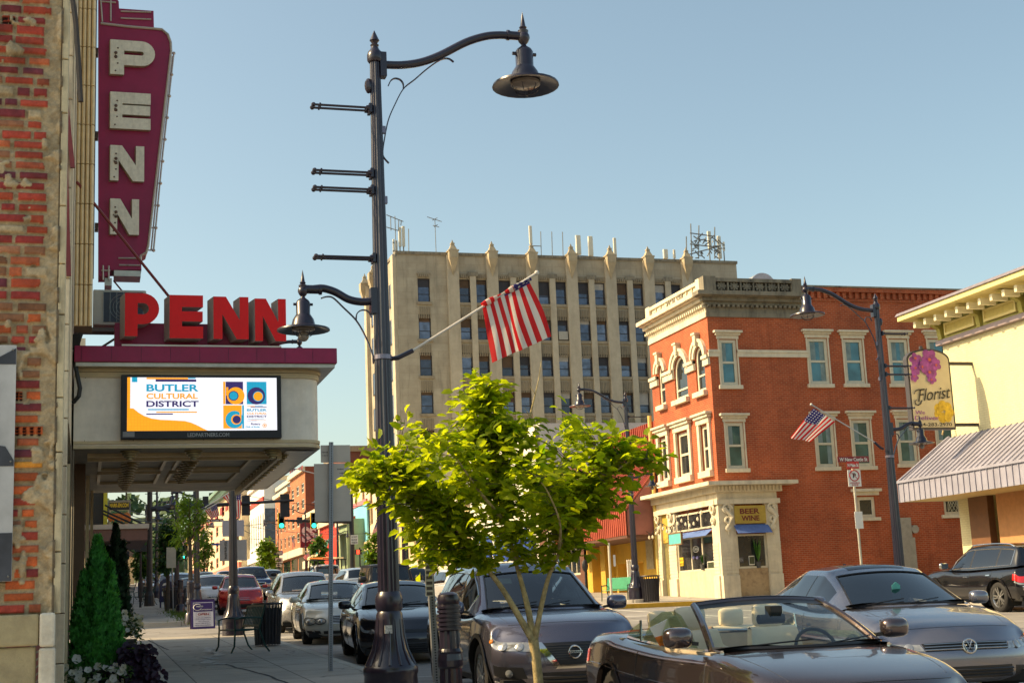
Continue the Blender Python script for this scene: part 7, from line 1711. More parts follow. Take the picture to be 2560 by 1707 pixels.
for(cx,cy,rx,ry,dz)in blobs:
 n=max(3,int(rx*ry/(270 if rx<80 else 285)))
 for k in range(n):
  while True:
   a,b,c=rl.uniform(-1,1),rl.uniform(-1,1),rl.uniform(-1,1)
   if a*a+b*b+c*c<1:break
  tip=T3(cx+a*rx,cy+b*ry,c*dz)
  src=min(allp,key=lambda p:(p-tip).length+max(0,p.z-tip.z)*1.5)
  d=tip-src;Ltw=d.length
  if Ltw>.75:src=tip-d.normalized()*.75;d=tip-src;Ltw=.75
  mid=src+d*.5+Vector((0,0,-.02));
  if k%2==0:tw.tube([src,mid,tip],[.006,.004,.002],4)
  m_=rl.randint(9,13)
  for j in range(m_):
   f_=1-(j/m_)*min(1,.6/max(Ltw,.1));p=src.lerp(tip,f_)+Vector((rl.gauss(0,.03),rl.gauss(0,.03),rl.gauss(0,.045)))
   ang=rl.uniform(0,2*PI);out=Vector((math.cos(ang),math.sin(ang),rl.uniform(-.7,.35)))
   out=(out+d.normalized()*.5).normalized()if j else d.normalized()
   up=(Vector((0,0,1))+Vector((rl.gauss(0,.6),rl.gauss(0,.6),rl.uniform(-.2,.2)))).normalized()
   L=rl.uniform(.075,.135)
   leaf(lv,p+out*.012,out,up,L,L*rl.uniform(.62,.78),rl.uniform(.05,.35))
for k in range(190):
 a,r_=rl.uniform(0,2*PI),math.sqrt(rl.random());e_=T3(1250+330*r_*math.cos(a),1215+165*r_*math.sin(a),rl.uniform(-.85,.85));src=min(allp,key=lambda p:(p-e_).length);d=e_-src
 if d.length>.5:src=e_-d.normalized()*.5;d=e_-src
 for j in range(5):
  b_=rl.uniform(0,2*PI);leaf(lv,src+d*(.4+.15*j),Vector((math.cos(b_),math.sin(b_),rl.uniform(-.7,.3))),Vector((rl.gauss(0,.6),rl.gauss(0,.6),1)).normalized(),rl.uniform(.075,.125),rl.uniform(.05,.08),.2)
for s_ in stems:
 for p in s_[int(len(s_)*.42):]:
  for j in range(2):
   a=rl.uniform(0,2*PI);e_=p+Vector((math.cos(a),math.sin(a),rl.uniform(-.3,.6)))*rl.uniform(.06,.22);tw.tube([p,e_],[.003,.0015],3)
   for i in range(3):
    b_=a+rl.uniform(-1.2,1.2);leaf(lv,p.lerp(e_,.5+.25*i),Vector((math.cos(b_),math.sin(b_),rl.uniform(-.4,.3))),Vector((rl.uniform(-.6,.6),rl.uniform(-.6,.6),1)).normalized(),rl.uniform(.07,.12),rl.uniform(.04,.07),.2)
lv.obj('crown',mt_leaf,tree,smooth=True,angle=60);tw.obj('twigs',barkd,tree)
q=MB();q.span((base.x-.6,base.y-.6,zg(base.y)+.03),(base.x+.6,base.y+.6,zg(base.y)+.162));tag(q.obj('tree_pit_ground',mat('tree_soil',(.05,.035,.022),.95,var=.4,bmp=.7)),kind='structure')
# smaller street trees
def street_tree(label,px,Y,py_top,py_bot,rx_px,mt,n=900,size=.22,airy=False,group='street trees',ground=None,seed=0,cone=False):
 x=xr(px,Y);g0=zg(Y)+.15;zt,zb_=atY(px,py_top,Y).z,atY(px,py_bot,Y).z;R=rx_px*Y/(FPX*math.cos(0))*1.0;rr=random.Random(seed)
 t=thing('street_tree',label,'tree',(x,Y,g0),group)
 q=MB();q.tube([(x,Y,g0),(x+.04,Y,g0+(zb_-g0)*.6),(x,Y,zb_+(zt-zb_)*.5),(x,Y,zt-.2)],[.10,.08,.05,.015],8)
 for k in range(7):
  a=rr.uniform(0,2*PI);z0=zb_+(zt-zb_)*rr.uniform(.0,.6);q.tube([(x,Y,z0),(x+math.cos(a)*R*.5,Y+math.sin(a)*R*.5,z0+.5),(x+math.cos(a)*R*.85,Y+math.sin(a)*R*.85,z0+.8)],[.04,.02,.006],5)
 q.obj('trunk',barkd,t,smooth=True)
 q=MB();H=zt-zb_;cl=[]
 for k in range(34):
  v=rr.uniform(0,1);rad=R*((1-v)**.6 if cone else math.sin(PI*min(.98,max(.06,v*.9+.08)))**.6);a=rr.uniform(0,2*PI);s=math.sqrt(rr.uniform(.1,1));cl.append((Vector((x+math.cos(a)*rad*s,Y+math.sin(a)*rad*s,zb_+H*v)),rr.uniform(.16,.34)*min(R,1.6)))
 for k in range(n):
  c,s=cl[k%len(cl)];p=c+Vector((rr.gauss(0,s),rr.gauss(0,s),rr.gauss(0,s*.8)));d=Vector((rr.uniform(-1,1),rr.uniform(-1,1),rr.uniform(-.8,.5)));up=Vector((rr.uniform(-.6,.6),rr.uniform(-.6,.6),1))
  if airy:leaf(q,p,d,up,size*1.5,size*.5,.3)
  else:leaf(q,p,d,up,size,size*.65,.2)
 q.obj('crown',mt,t)
dkg=leafmat('street_leaf_dark',(.018,.055,.018),(.05,.12,.03),.3);ltg=leafmat('street_leaf_light',(.07,.17,.015),(.20,.30,.03),.5);mdg=leafmat('street_leaf_mid',(.04,.11,.02),(.10,.20,.03),.4)
street_tree('dense dark green street tree beside the thin honey locust',418,62,1310,1425,30,dkg,1500,.20,seed=2,cone=True)
street_tree('airy yellow green honey locust behind the lamp posts',474,50,1238,1400,40,ltg,900,.13,airy=True,seed=3)
street_tree('round green street tree beyond the mailbox',352,82,1352,1440,20,mdg,900,.24,seed=4)
street_tree('yellow green street tree behind the dark signal mast',400,105,1345,1450,18,ltg,700,.28,seed=5)
street_tree('far green street tree in front of the striped building',668,150,1352,1422,22,ltg,900,.4,seed=6)
street_tree('far green street tree under the maroon projecting sign',796,125,1345,1422,18,mdg,900,.35,seed=7)
street_tree('yellow green street tree seen beside the tall flag bearing lamp post',936,92,1340,1420,22,ltg,800,.28,seed=8)
street_tree('far street tree among the small flags',510,120,1330,1420,20,ltg,500,.3,airy=True,seed=9)
street_tree('tiny street tree next to the far route sign',688,175,1378,1424,12,mdg,500,.4,seed=10)
# shrubs and flowers by the theatre
thuja=leafmat('thuja_bright',(.015,.09,.02),(.13,.48,.09),.35,16);thujad=leafmat('thuja_dark',(.008,.028,.014),(.02,.06,.022),.15,6)
def conifer(label,px,Y,py_top,py_bot,r_px,mt,n,seed):
 x=ray(px,1500).x/ray(px,1500).y*Y;rr=random.Random(seed);zt,zb_=atY(px,py_top,Y).z,atY(px,py_bot,Y).z;H=zt-zb_;R=r_px*Y/FPX
 t=thing('conifer',label,'shrub',(x,Y,zb_),'clipped conifers by the theatre');q=MB();q.tube([(x,Y,zb_-.3),(x,Y,zt-.15)],[.035,.008],6);q.obj('trunk',barkd,t)
 q=MB();leads=[(0,0,1,.74)]*3+[(R*.5*math.cos(b_),R*.5*math.sin(b_),rr.uniform(.5,.86),rr.uniform(.36,.5))for b_ in[.5+1.05*i for i in range(6)]]
 for k in range(n):
  v=rr.random()**1.25;a=rr.uniform(0,2*PI);lob=1+.16*math.sin(a*3+v*9)+.12*math.sin(a*5-v*14)
  ld=leads[k%len(leads)];prof=R*ld[3]*(.62+.38*min(1,v*6))*(1-v)**.72*lob;s=math.sqrt(rr.uniform(.35,1.5));p=Vector((x+ld[0]+math.cos(a)*prof*s,Y+ld[1]+math.sin(a)*prof*s,zb_+H*v*ld[2]))
  d=Vector((math.cos(a)*.45+rr.uniform(-.3,.3),math.sin(a)*.45+rr.uniform(-.3,.3),1)).normalized();L=R*rr.uniform(.22,.42);wv=L*.26;sd_=d.cross(Vector((math.cos(a+rr.uniform(-1,1)),math.sin(a),0))).normalized()
  b0=p-d*L*.3;q.add([b0,b0+d*L*.4+sd_*wv,p+d*L*.7,b0+d*L*.4-sd_*wv],[(0,1,2,3)])
  q.add([b0+d*L*.35,b0+d*L*.55+sd_*wv*1.5,b0+d*L*.75+sd_*wv*1.2],[(0,1,2)]);q.add([b0+d*L*.35,b0+d*L*.55-sd_*wv*1.5,b0+d*L*.75-sd_*wv*1.2],[(0,1,2)])
 q.obj('foliage',mt,t);return t
conifer('bright green conical conifer in the front planter',243,20.8,1348,1672,70,thuja,6500,1)
conifer('dark conical conifer standing behind the bright one',288,27.5,1312,1590,44,thujad,4000,2)
plm=mat('planter_black',(.015,.013,.014),.5,var=.2)
def planter(label,px,Y,r,h):
 x=xr(px,Y);q=MB();q.lathe([(r*.75,0),(r,h),(r*1.05,h),(r*1.05,h+.04),(r*.9,h+.04),(r*.85,h-.04),(0,h-.04)],(x,Y,zg(Y)+.15),n=20);return tag(q.obj('planter',plm,smooth=True),label,'planter','dark planters by the theatre'),x
planter('dark round planter under the bright conifer, white petunias at its rim',243,20.8,.42,.26);planter('dark round planter under the dark conifer',288,27.5,.38,.35);planter('dark round planter of trailing purple leaves',330,21.0,.36,.24);planter('dark planter with white flowers behind the purple one',325,24.0,.24,.40)
pet=leafmat('petunia_white',(.62,.60,.56),(.80,.78,.74),.4,20);peth=mat('petunia_throat',(.45,.42,.15),.6);petl=leafmat('petunia_leaf',(.03,.08,.015),(.08,.15,.03),.35)
def flowers(label,spots,Y,n,seed,r=.05,leaves=160,cat='flowers'):
 rr=random.Random(seed);c=Vector(atY(spots[0][0],spots[0][1],Y));t=thing('petunia',label,cat,c,'white petunias in the planters');fl=MB();th_=MB();lf=MB()
 for k in range(n):
  px,py,rx,ry=spots[k%len(spots)];p=atY(px+rr.uniform(-rx,rx),py+rr.uniform(-ry,ry),Y+rr.uniform(-.22,.1));nrm=Vector((rr.uniform(-.6,.6),-1,rr.uniform(0,.9))).normalized();u=nrm.orthogonal().normalized();v=nrm.cross(u);R=r*rr.uniform(.75,1.1);N_=15
  fl.add([p-nrm*R*.35]+[p+(u*math.cos(2*PI*i/N_)+v*math.sin(2*PI*i/N_))*R*(1 if i%3 else.84)+nrm*R*(.1*((i%3)!=0))for i in range(N_)],[(0,1+i,1+(i+1)%N_)for i in range(N_)]);th_.add([p-nrm*R*.1+(u*math.cos(2*PI*i/6)+v*math.sin(2*PI*i/6))*R*.16 for i in range(6)],[tuple(range(6))])
 for k in range(leaves):
  px,py,rx,ry=spots[k%len(spots)];p=atY(px+rr.uniform(-rx,rx)*1.1,py+rr.uniform(-ry,ry*1.6),Y+rr.uniform(-.15,.2));leaf(lf,p,Vector((rr.uniform(-1,1),rr.uniform(-1,.3),rr.uniform(-.6,.5))),Vector((0,-.5,1)),.075,.035)
 fl.obj('blossoms',pet,t,smooth=True,angle=80);th_.obj('throats',peth,t);lf.obj('leaves',petl,t)
flowers('white petunias spilling under the bright conifer, next to the brick wall',[(178,1672,26,26),(196,1690,30,18)],20.3,15,1,.062)
flowers('white petunias spilling under the bright conifer, next to the purple vine',[(245,1690,30,18),(300,1688,26,18),(268,1672,24,14),(310,1672,16,10)],20.3,20,2,.060)
flowers('tall white petunias beside the dark conifer',[(322,1548,26,20),(330,1570,20,14),(345,1562,10,26),(312,1556,10,18)],24.0,26,3,.052,260)
vine=leafmat('purple_vine_leaf',(.012,.006,.016),(.045,.018,.04),.2,5)
vx_,vy_=xr(335,20.6),20.6;rr=random.Random(9);t=thing('sweet_potato_vine','dark purple sweet potato vine trailing over its planter','plant',(vx_,vy_,zg(vy_)+.2));q=MB()
for k in range(420):
 px=rr.gauss(338,36);py=rr.uniform(1610,1716)
 if abs(px-338)>20+(py-1600)*.75:px=338+(px-338)*.5
 p=atY(px,py,vy_+rr.uniform(-.3,.25));leaf(q,p,Vector((rr.uniform(-.7,.7),rr.uniform(-1,0),rr.uniform(-1,.1))),Vector((rr.uniform(-.4,.4),-.8,.8)).normalized(),rr.uniform(.08,.14),rr.uniform(.07,.12),.2)
q.obj('foliage',vine,t);q=MB()
for k in range(10):leaf(q,atY(rr.gauss(338,20),1618+rr.uniform(0,14),vy_-.2),Vector((rr.uniform(-1,1),-.6,.2)),Vector((0,-.5,1)),.09,.05)
q.obj('new_leaf',ltg,t)
grs=leafmat('verge_grass',(.05,.10,.02),(.12,.18,.04),.4)
q=MB();rr=random.Random(12)
for k in range(1500):
 y=rr.choice([rr.uniform(44.5,62),rr.uniform(50,60)]);x=XC-.45+rr.gauss(0,.22)-(rr.random()*.5);p=Vector((x,y,zg(y)+.15));a=rr.uniform(0,6.3);q.add([p,p+Vector((.015,0,0)),p+Vector((math.cos(a)*.05,math.sin(a)*.05,rr.uniform(.06,.18)))],[(0,1,2)])
tag(q.obj('verge_grass',grs,label='thin grass growing along the kerb strip'),kind='stuff')['category']='grass'
# people
def skin_body(name,joints,bones,cols,parent,M_=None,sub=2):
 keys=list(joints);me=bpy.data.meshes.new(name);me.from_pydata([joints[k][:3]for k in keys],[(keys.index(a),keys.index(b))for a,b in bones],[])
 o=bpy.data.objects.new(name,me);COL.objects.link(o);md=o.modifiers.new('skin','SKIN');md.use_smooth_shade=True
 for i,k in enumerate(keys):sv=me.skin_vertices[0].data[i];sv.radius=(joints[k][3],joints[k][3]*(joints[k][4]if len(joints[k])>4 else 1));sv.use_root=(i==0)
 sb=o.modifiers.new('sub','SUBSURF');sb.levels=sub;sb.render_levels=sub
 bpy.context.view_layer.update();ev=o.evaluated_get(bpy.context.evaluated_depsgraph_get());m2=bpy.data.meshes.new_from_object(ev)
 bpy.data.objects.remove(o);o=bpy.data.objects.new(name,m2);COL.objects.link(o);m2.materials.clear()
 for _,mm in cols:m2.materials.append(mm)
 for p in m2.polygons:
  p.use_smooth=True
  for i,(f,_)in enumerate(cols):
   if f(p.center):p.material_index=i;break
 o.parent=parent;return o
skinm=mat('skin',(.42,.24,.16),.5,var=.06);hairm=mat('brown_hair',(.05,.03,.02),.7,var=.2);shirtm=mat('lilac_shirt',(.42,.38,.52),.8,var=.1);jeans=mat('dark_trousers',(.03,.035,.06),.8,var=.15)
def head_parts(parent,x,y,z,f=(0,-1)):
 fx_,fy_=f;sx,sy=-fy_,fx_
 q=MB()
 for s in(-1,1):q.sphere((x+fx_*.088+sx*s*.032,y+fy_*.088+sy*s*.032,z+.01),.012,6,5)
 q.obj('eyes',mat('eye',(.03,.025,.02),.3),parent)
 q=MB();q.sphere((x+fx_*.10,y+fy_*.10,z-.02),(.014,.014,.022),6,5)
 for s in(-1,1):q.sphere((x+sx*s*.078,y+sy*s*.078,z-.005),(.018,.018,.032),6,5)
 q.obj('face_features',skinm,parent)
 q=MB();q.sphere((x+fx_*.088,y+fy_*.088,z-.055),(.024,.02,.007),8,4);q.obj('mouth',mat('lips',(.35,.12,.1),.5),parent)
 q=MB();q.sphere((x-fx_*.018,y-fy_*.018,z+.035),(.088,.094,.098),12,8);q.obj('hair',hairm,parent,smooth=True)
Yp_=92.0;xp_=xr(352,Yp_);pe=thing('person','person in a lilac shirt and dark trousers walking past the dark conifer','person',(xp_,Yp_,zg(Yp_)+.15),local=True)
J={'pel':(0,0,.95,.13,.8),'waist':(0,0,1.08,.125,.75),'chest':(0,.01,1.3,.15,.72),'neck':(0,.01,1.47,.055),'head':(0,-.01,1.57,.075),'crown':(0,0,1.68,.085),'hl':(-.10,0,.9,.09),'kl':(-.11,-.12,.5,.06),'al':(-.11,-.06,.09,.042),'tl':(-.11,-.22,.035,.035),'hr':(.10,0,.9,.09),'kr':(.11,.04,.5,.06),'ar':(.11,.22,.12,.042),'tr':(.11,.1,.04,.035),'sl':(-.19,.01,1.40,.065),'el':(-.26,.10,1.12,.045),'wl':(-.27,.04,.88,.03),'fl':(-.27,.02,.78,.035,.5),'sr':(.19,.01,1.40,.065),'er':(.26,-.06,1.12,.045),'wr':(.27,-.2,.92,.03),'fr':(.27,-.25,.83,.035,.5)}
Bn=[('pel','waist'),('waist','chest'),('chest','neck'),('neck','head'),('head','crown'),('pel','hl'),('hl','kl'),('kl','al'),('al','tl'),('pel','hr'),('hr','kr'),('kr','ar'),('ar','tr'),('chest','sl'),('sl','el'),('el','wl'),('wl','fl'),('chest','sr'),('sr','er'),('er','wr'),('wr','fr')]
skin_body('body',J,Bn,[(lambda c:c.z>1.49 or(abs(c.x)>.2 and c.z<1.12),skinm),(lambda c:c.z>.96,shirtm),(lambda c:c.z>.08,jeans),(lambda c:True,blk)],pe);head_parts(pe,0,-.01,1.61)
def fingers(parent,pts,d,s=1):
 q=MB()
 for(x,y,z)in pts:
  for k in range(5):o_=Vector((x+(k-2)*.014*s,y,z-.03));q.tube([o_,o_+Vector((0,-.012,-.03)),o_+Vector((0,-.02,-.055-.008*(2-abs(k-2))))],[.009,.008,.006],5)
 q.obj('fingers',skinm,parent)
fingers(pe,[(-.27,.02,.78),(.27,-.25,.83)],None)
# vehicles
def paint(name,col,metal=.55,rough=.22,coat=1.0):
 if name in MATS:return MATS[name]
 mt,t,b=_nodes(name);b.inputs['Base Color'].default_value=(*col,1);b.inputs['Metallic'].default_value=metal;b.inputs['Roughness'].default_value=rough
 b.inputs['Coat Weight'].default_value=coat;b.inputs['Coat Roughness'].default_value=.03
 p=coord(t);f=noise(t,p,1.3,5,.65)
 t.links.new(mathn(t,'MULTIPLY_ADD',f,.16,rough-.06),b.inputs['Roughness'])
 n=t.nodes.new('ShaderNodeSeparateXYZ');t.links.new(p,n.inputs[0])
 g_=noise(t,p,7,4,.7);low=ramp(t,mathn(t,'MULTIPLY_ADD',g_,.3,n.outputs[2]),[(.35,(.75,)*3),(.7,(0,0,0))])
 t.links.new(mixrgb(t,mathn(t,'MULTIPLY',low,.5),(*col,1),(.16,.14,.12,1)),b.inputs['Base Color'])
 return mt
cglass=glassmat('car_glass',(.45,.52,.52),refl=1.0);cglassd=glassmat('dark_car_glass',(.05,.055,.06),refl=1.1)
chrome=mat('chrome',(.62,.61,.58),.12,1.0,var=.04);trimk=mat('black_trim',(.012,.012,.014),.4,var=.1);tyrem=mat('tyre_rubber',(.016,.015,.015),.8,var=.2)
lampg=mat('headlamp_glass',(.30,.31,.32),.08,.4,var=.35,vscale=14,coat=1);lampr=mat('tail_lamp_red',(.55,.01,.01),.15,var=.1,coat=1);ambm=mat('amber_lens',(.6,.2,.02),.2,var=.1,coat=1)
alloy=mat('alloy_wheel',(.45,.44,.42),.3,.9,var=.1);alloyd=mat('dark_wheel',(.05,.05,.055),.4,.6,var=.1);seatk=mat('black_seat',(.022,.022,.026),.7,var=.15);seatb=mat('beige_leather',(.80,.68,.50),.5,var=.08,vscale=4)
wellm=mat('wheel_well',(.006,.006,.006),.9,var=0);underm=mat('underbody',(.008,.008,.008),.9,var=0);platem=mat('plate_white',(.65,.66,.68),.4,var=.05)
def herm(pts,x):
 if x<=pts[0][0]:return pts[0][1]
 if x>=pts[-1][0]:return pts[-1][1]
 for i in range(len(pts)-1):
  if x<=pts[i+1][0]:break
 x0,y0=pts[i];x1,y1=pts[i+1];h=x1-x0
 s=(y1-y0)/h
 sm=(y0-pts[i-1][1])/(x0-pts[i-1][0])if i>0 else s
 sp=(pts[i+2][1]-y1)/(pts[i+2][0]-x1)if i+2<len(pts)else s
 m0=0 if s*sm<=0 else 2*s*sm/(s+sm);m1=0 if s*sp<=0 else 2*s*sp/(s+sp)
 t=(x-x0)/h
 return(2*t**3-3*t*t+1)*y0+(t**3-2*t*t+t)*h*m0+(-2*t**3+3*t*t)*y1+(t**3-t*t)*h*m1
def axis_pts(r,n):
 e=[math.tan(a*PI/4)*r for a in(0,.25,.5,.75,1)]
 lo=[-1+r-x for x in e[::-1]];hi=[1-r+x for x in e];mid=[-(1-r)+2*(1-r)*i/n for i in range(1,n)]
 return lo[0:4]+[-(1-r)]+mid+[(1-r)]+hi[1:]
class Car:
 def __init__(s,**k):
  s.__dict__.update(dict(L=4.6,W=1.8,zb=.2,top=[(-1,.9),(1,.7)],ra=.05,rb=.12,rc=.24,crown=.035,kf=.32,kr=.2,pf=2.6,pr=2.6,front=[(-1,-.10),(-.5,-.01),(0,0),(.5,-.05),(1,-.16)],rear=[(-1,.08),(0,0),(.6,.02),(1,.08)],sec=[(-1,.90),(-.75,.955),(-.1,1.0),(.35,.99),(.8,.955),(1,.93)],wb=2.7,fo=.92,wr=.33,tw=.22,arch=.06,plan=[(-1,.95),(-.6,1),(.6,1),(1,.94)],flare=.015,na=64,nb=16,nc=12,belt_drop=.0))
  s.__dict__.update(k)
  s.xf=s.L/2-s.fo;s.xr=s.xf-s.wb
 def S(s,a,b,c):
  r=(s.ra,s.rb,s.rc);p=[a,b,c];q=[max(-1+ri,min(1-ri,v))for v,ri in zip(p,r)]
  d=[(v-w_)/ri for v,w_,ri in zip(p,q,r)];ln=math.sqrt(sum(x*x for x in d))
  if ln>1e-9:m_=max(abs(x)for x in d);d=[x/ln*min(1,m_)for x in d]
  a,b,c=[w_+x*ri for w_,x,ri in zip(q,d,r)]
  x=a*s.L/2
  if a>0:w_=a**5;x+=w_*(herm(s.front,c)-s.kf*abs(b)**s.pf)
  else:w_=(-a)**5;x+=w_*(herm(s.rear,c)+s.kr*abs(b)**s.pr)
  hw=s.W/2*herm(s.plan,a)*herm(s.sec,c)
  for xw in(s.xf,s.xr):hw+=s.flare*math.exp(-((x-xw)/.42)**2)*math.exp(-((c+.15)/.6)**2)
  zt=herm(s.top,a)-s.crown*b*b
  return Vector((x,b*hw,s.zb+(c+1)/2*(zt-s.zb)))
 def face(s,kind,u,v):
  k=(s.W/2)/(s.L/2)
  if kind=='F':return s.S(1,u,v)if abs(u)<=1 else s.S(1-(abs(u)-1)*k,math.copysign(1,u),v)
  if kind=='B':return s.S(-1,u,v)if abs(u)<=1 else s.S(-1+(abs(u)-1)*k,math.copysign(1,u),v)
  if kind=='T':return s.S(u,v,1)
  return s.S(u,1 if kind=='L' else-1,v)
 def nrm(s,kind,u,v):
  e=.01;du=s.face(kind,u+e,v)-s.face(kind,u-e,v);dv=s.face(kind,u,v+e)-s.face(kind,u,v-e);n=du.cross(dv)
  if n.length<1e-9:return Vector((0,0,1))
  n.normalize();c=s.face(kind,u,v);o=c-Vector((c.x*.6,0,.45))
  return n if n.dot(o)>0 else-n
 def patch(s,mb,kind,quad,off=.006,n=(10,6),depth=.02,mi=0):
  P=[];Q=[]
  nu,nv=n
  for i in range(nu+1):
   for j in range(nv+1):
    f,g_=i/nu,j/nv;u=(quad[0][0]*(1-f)+quad[1][0]*f)*(1-g_)+(quad[3][0]*(1-f)+quad[2][0]*f)*g_;v=(quad[0][1]*(1-f)+quad[1][1]*f)*(1-g_)+(quad[3][1]*(1-f)+quad[2][1]*f)*g_
    p,nn=s.face(kind,u,v),s.nrm(kind,u,v);P.append(p+nn*off);Q.append(p-nn*depth)
  N=nv+1;fs=[(i*N+j,(i+1)*N+j,(i+1)*N+j+1,i*N+j+1)for i in range(nu)for j in range(nv)]
  T=len(P);ed=[(i*N,(i+1)*N)for i in range(nu)]+[((i+1)*N+nv,i*N+nv)for i in range(nu)]+[(nu*N+j,nu*N+j+1)for j in range(nv)]+[(j+1,j)for j in range(nv)]
  mb.add(P+Q,fs+[(a,a+T,b+T,b)for a,b in ed],mi)
 def line(s,mb,kind,pts,w_=.006,off=.0):
  pp=[]
  for(u0,v0),(u1,v1)in zip(pts,pts[1:]):
   m_=max(2,int(math.hypot(u1-u0,v1-v0)*14))
   for i in range(m_):pp.append((u0+(u1-u0)*i/m_,v0+(v1-v0)*i/m_))
  pp.append(pts[-1]);mb.tube([s.face(kind,*p)+s.nrm(kind,*p)*off for p in pp],w_/2,4)
 def body(s,hole=None):
  A,B,Cc=axis_pts(s.ra,s.na),axis_pts(s.rb,s.nb),axis_pts(s.rc,s.nc)
  mb=MB();idx={}
  R=s.wr+s.arch
  def vid(a,b,c):
   k=(round(a,5),round(b,5),round(c,5))
   if k not in idx:
    p=s.S(a,b,c)
    if abs(b)>.999:
     for xw in(s.xf,s.xr):
      d=Vector((p.x-xw,0,p.z-s.wr));l=d.length
      if abs(l-R)<.032 and l>0:d*=R/l;p.x=xw+d.x;p.z=s.wr+d.z
    idx[k]=len(mb.v);mb.v.append(tuple(p))
   return idx[k]
  def quad(*ps):mb.f.append(tuple(vid(*p)for p in ps));mb.m.append(0)
  for a0,a1 in zip(A,A[1:]):
   for b0,b1 in zip(B,B[1:]):
    if hole and hole[0]<(a0+a1)/2<hole[1]and abs(b0+b1)/2<hole[2]:continue
    quad((a0,b0,1),(a1,b0,1),(a1,b1,1),(a0,b1,1))
   for c0,c1 in zip(Cc,Cc[1:]):
    for b in(-1,1):
     p=s.S((a0+a1)/2,b,(c0+c1)/2)
     if any(math.hypot(p.x-xw,p.z-s.wr)<R-.004 for xw in(s.xf,s.xr)):continue
     quad((a0,b,c0),(a1,b,c0),(a1,b,c1),(a0,b,c1))
  for b0,b1 in zip(B,B[1:]):
   for c0,c1 in zip(Cc,Cc[1:]):
    for a in(1,-1):quad((a,b0,c0),(a,b1,c0),(a,b1,c1),(a,b0,c1))
  return mb
def car_glasshouse(c,gh,bodymat,root,glass,trim=None,wins=None,ny=16,pillar_mat=None,backlight=True):
 prof=gh['prof'];n=len(prof)-1
 def cen(t):return Vector((herm([(i,p[0])for i,p in enumerate(prof)],t),0,herm([(i,p[1])for i,p in enumerate(prof)],t)))
 def rail(t,sg):
  p=cen(t);y=herm(gh['hw'],t);sw=herm(gh['sweep'],t);return Vector((p.x+sw,sg*y,p.z-herm(gh['drop'],t)))
 def top(t,v):
  p=cen(t);r=rail(t,1);f=abs(v)**2.2
  return Vector((p.x+(r.x-p.x)*v*v,v*r.y,p.z+(r.z-p.z)*f))
 def side(t,w_,sg):
  r=rail(t,sg);zb_=herm(gh['belt'],r.x);yb=herm(gh['hwb'],r.x);z=zb_+(r.z-zb_)*w_;z=max(z,min(zb_,r.z))
  y=yb+(r.y*sg-yb)*(w_**1.25);
  return Vector((r.x,sg*y,z))
 ws,rs=gh['ws'],gh['rs']
 wv=gh.get('wv',.93)
 ts=sorted(set([i*n/(n*gh.get('res',10))for i in range(n*gh.get('res',10)+1)]+list(ws)+list(rs)+[x for w_ in wins for x in w_[:2]]))
 vs=sorted(set([-1+2*i/ny for i in range(ny+1)]+[-wv,wv]))
 w_s=sorted(set([i/10 for i in range(11)]+[x for w_ in wins for x in w_[2:4]]))
 bm_,gm,sm_,tm=MB(),MB(),MB(),MB()
 rg=MB()
 for t0,t1 in zip(ts,ts[1:]):
  tm_=(t0+t1)/2
  for v0,v1 in zip(vs,vs[1:]):
   vm=(v0+v1)/2;tgt=bm_
   if ws[0]<tm_<ws[1]and abs(vm)<wv:tgt=gm
   elif rs[0]<tm_<rs[1]and abs(vm)<wv:tgt=rg
   tgt.add([top(t0,v0),top(t1,v0),top(t1,v1),top(t0,v1)],[(0,1,2,3)])
  for sg in(-1,1):
   for w0,w1 in zip(w_s,w_s[1:]):
    wm=(w0+w1)/2;tgt=bm_
    inwin=[w_ for w_ in wins if w_[0]<tm_<w_[1]and w_[2]<wm<w_[3]]
    if inwin:tgt=sm_
    elif wins and min(w_[0]for w_ in wins)<tm_<max(w_[1]for w_ in wins)and min(w_[2]for w_ in wins)<wm<max(w_[3]for w_ in wins):tgt=tm
    tgt.add([side(t0,w0,sg),side(t1,w0,sg),side(t1,w1,sg),side(t0,w1,sg)],[(0,1,2,3)])
 bm_.obj('roof',bodymat,root,smooth=True,weld=True,angle=50)
 gm.obj('windscreen',glass[0],root,smooth=True,weld=True)
 if rg.v:rg.obj('rear_window',glass[1],root,smooth=True,weld=True)
 if sm_.v:sm_.each('side_window',glass[1],root,smooth=True,weld=True)
 if tm.v:tm.each('window_pillar',pillar_mat or trimk,root,smooth=True,weld=True)
 e=MB()
 for v in(-wv,wv):e.tube([top(ws[0]+(ws[1]-ws[0])*i/10,v)+Vector((.004,0,.004))for i in range(11)],.012,5)
 for t in ws:e.tube([top(t,v)+Vector((.004,0,.004))for v in[wv*(-1+2*i/12)for i in range(13)]],.012,5)
 e.obj('windscreen_seal',trimk,root)
 if trim:
  e=MB();t0,t1=min(w_[0]for w_ in wins),max(w_[1]for w_ in wins);w0,w1=min(w_[2]for w_ in wins),max(w_[3]for w_ in wins)
  for sg in(-1,1):
   o_=Vector((0,sg*.006,0));lo=[side(t0+(t1-t0)*i/24,w0,sg)+o_ for i in range(25)];hi=[side(t0+(t1-t0)*i/24,w1,sg)+o_ for i in range(24,-1,-1)];e.tube(lo+hi,.010,5,close=True)
  e.each('window_trim',trim,root)
 return cen,top,side
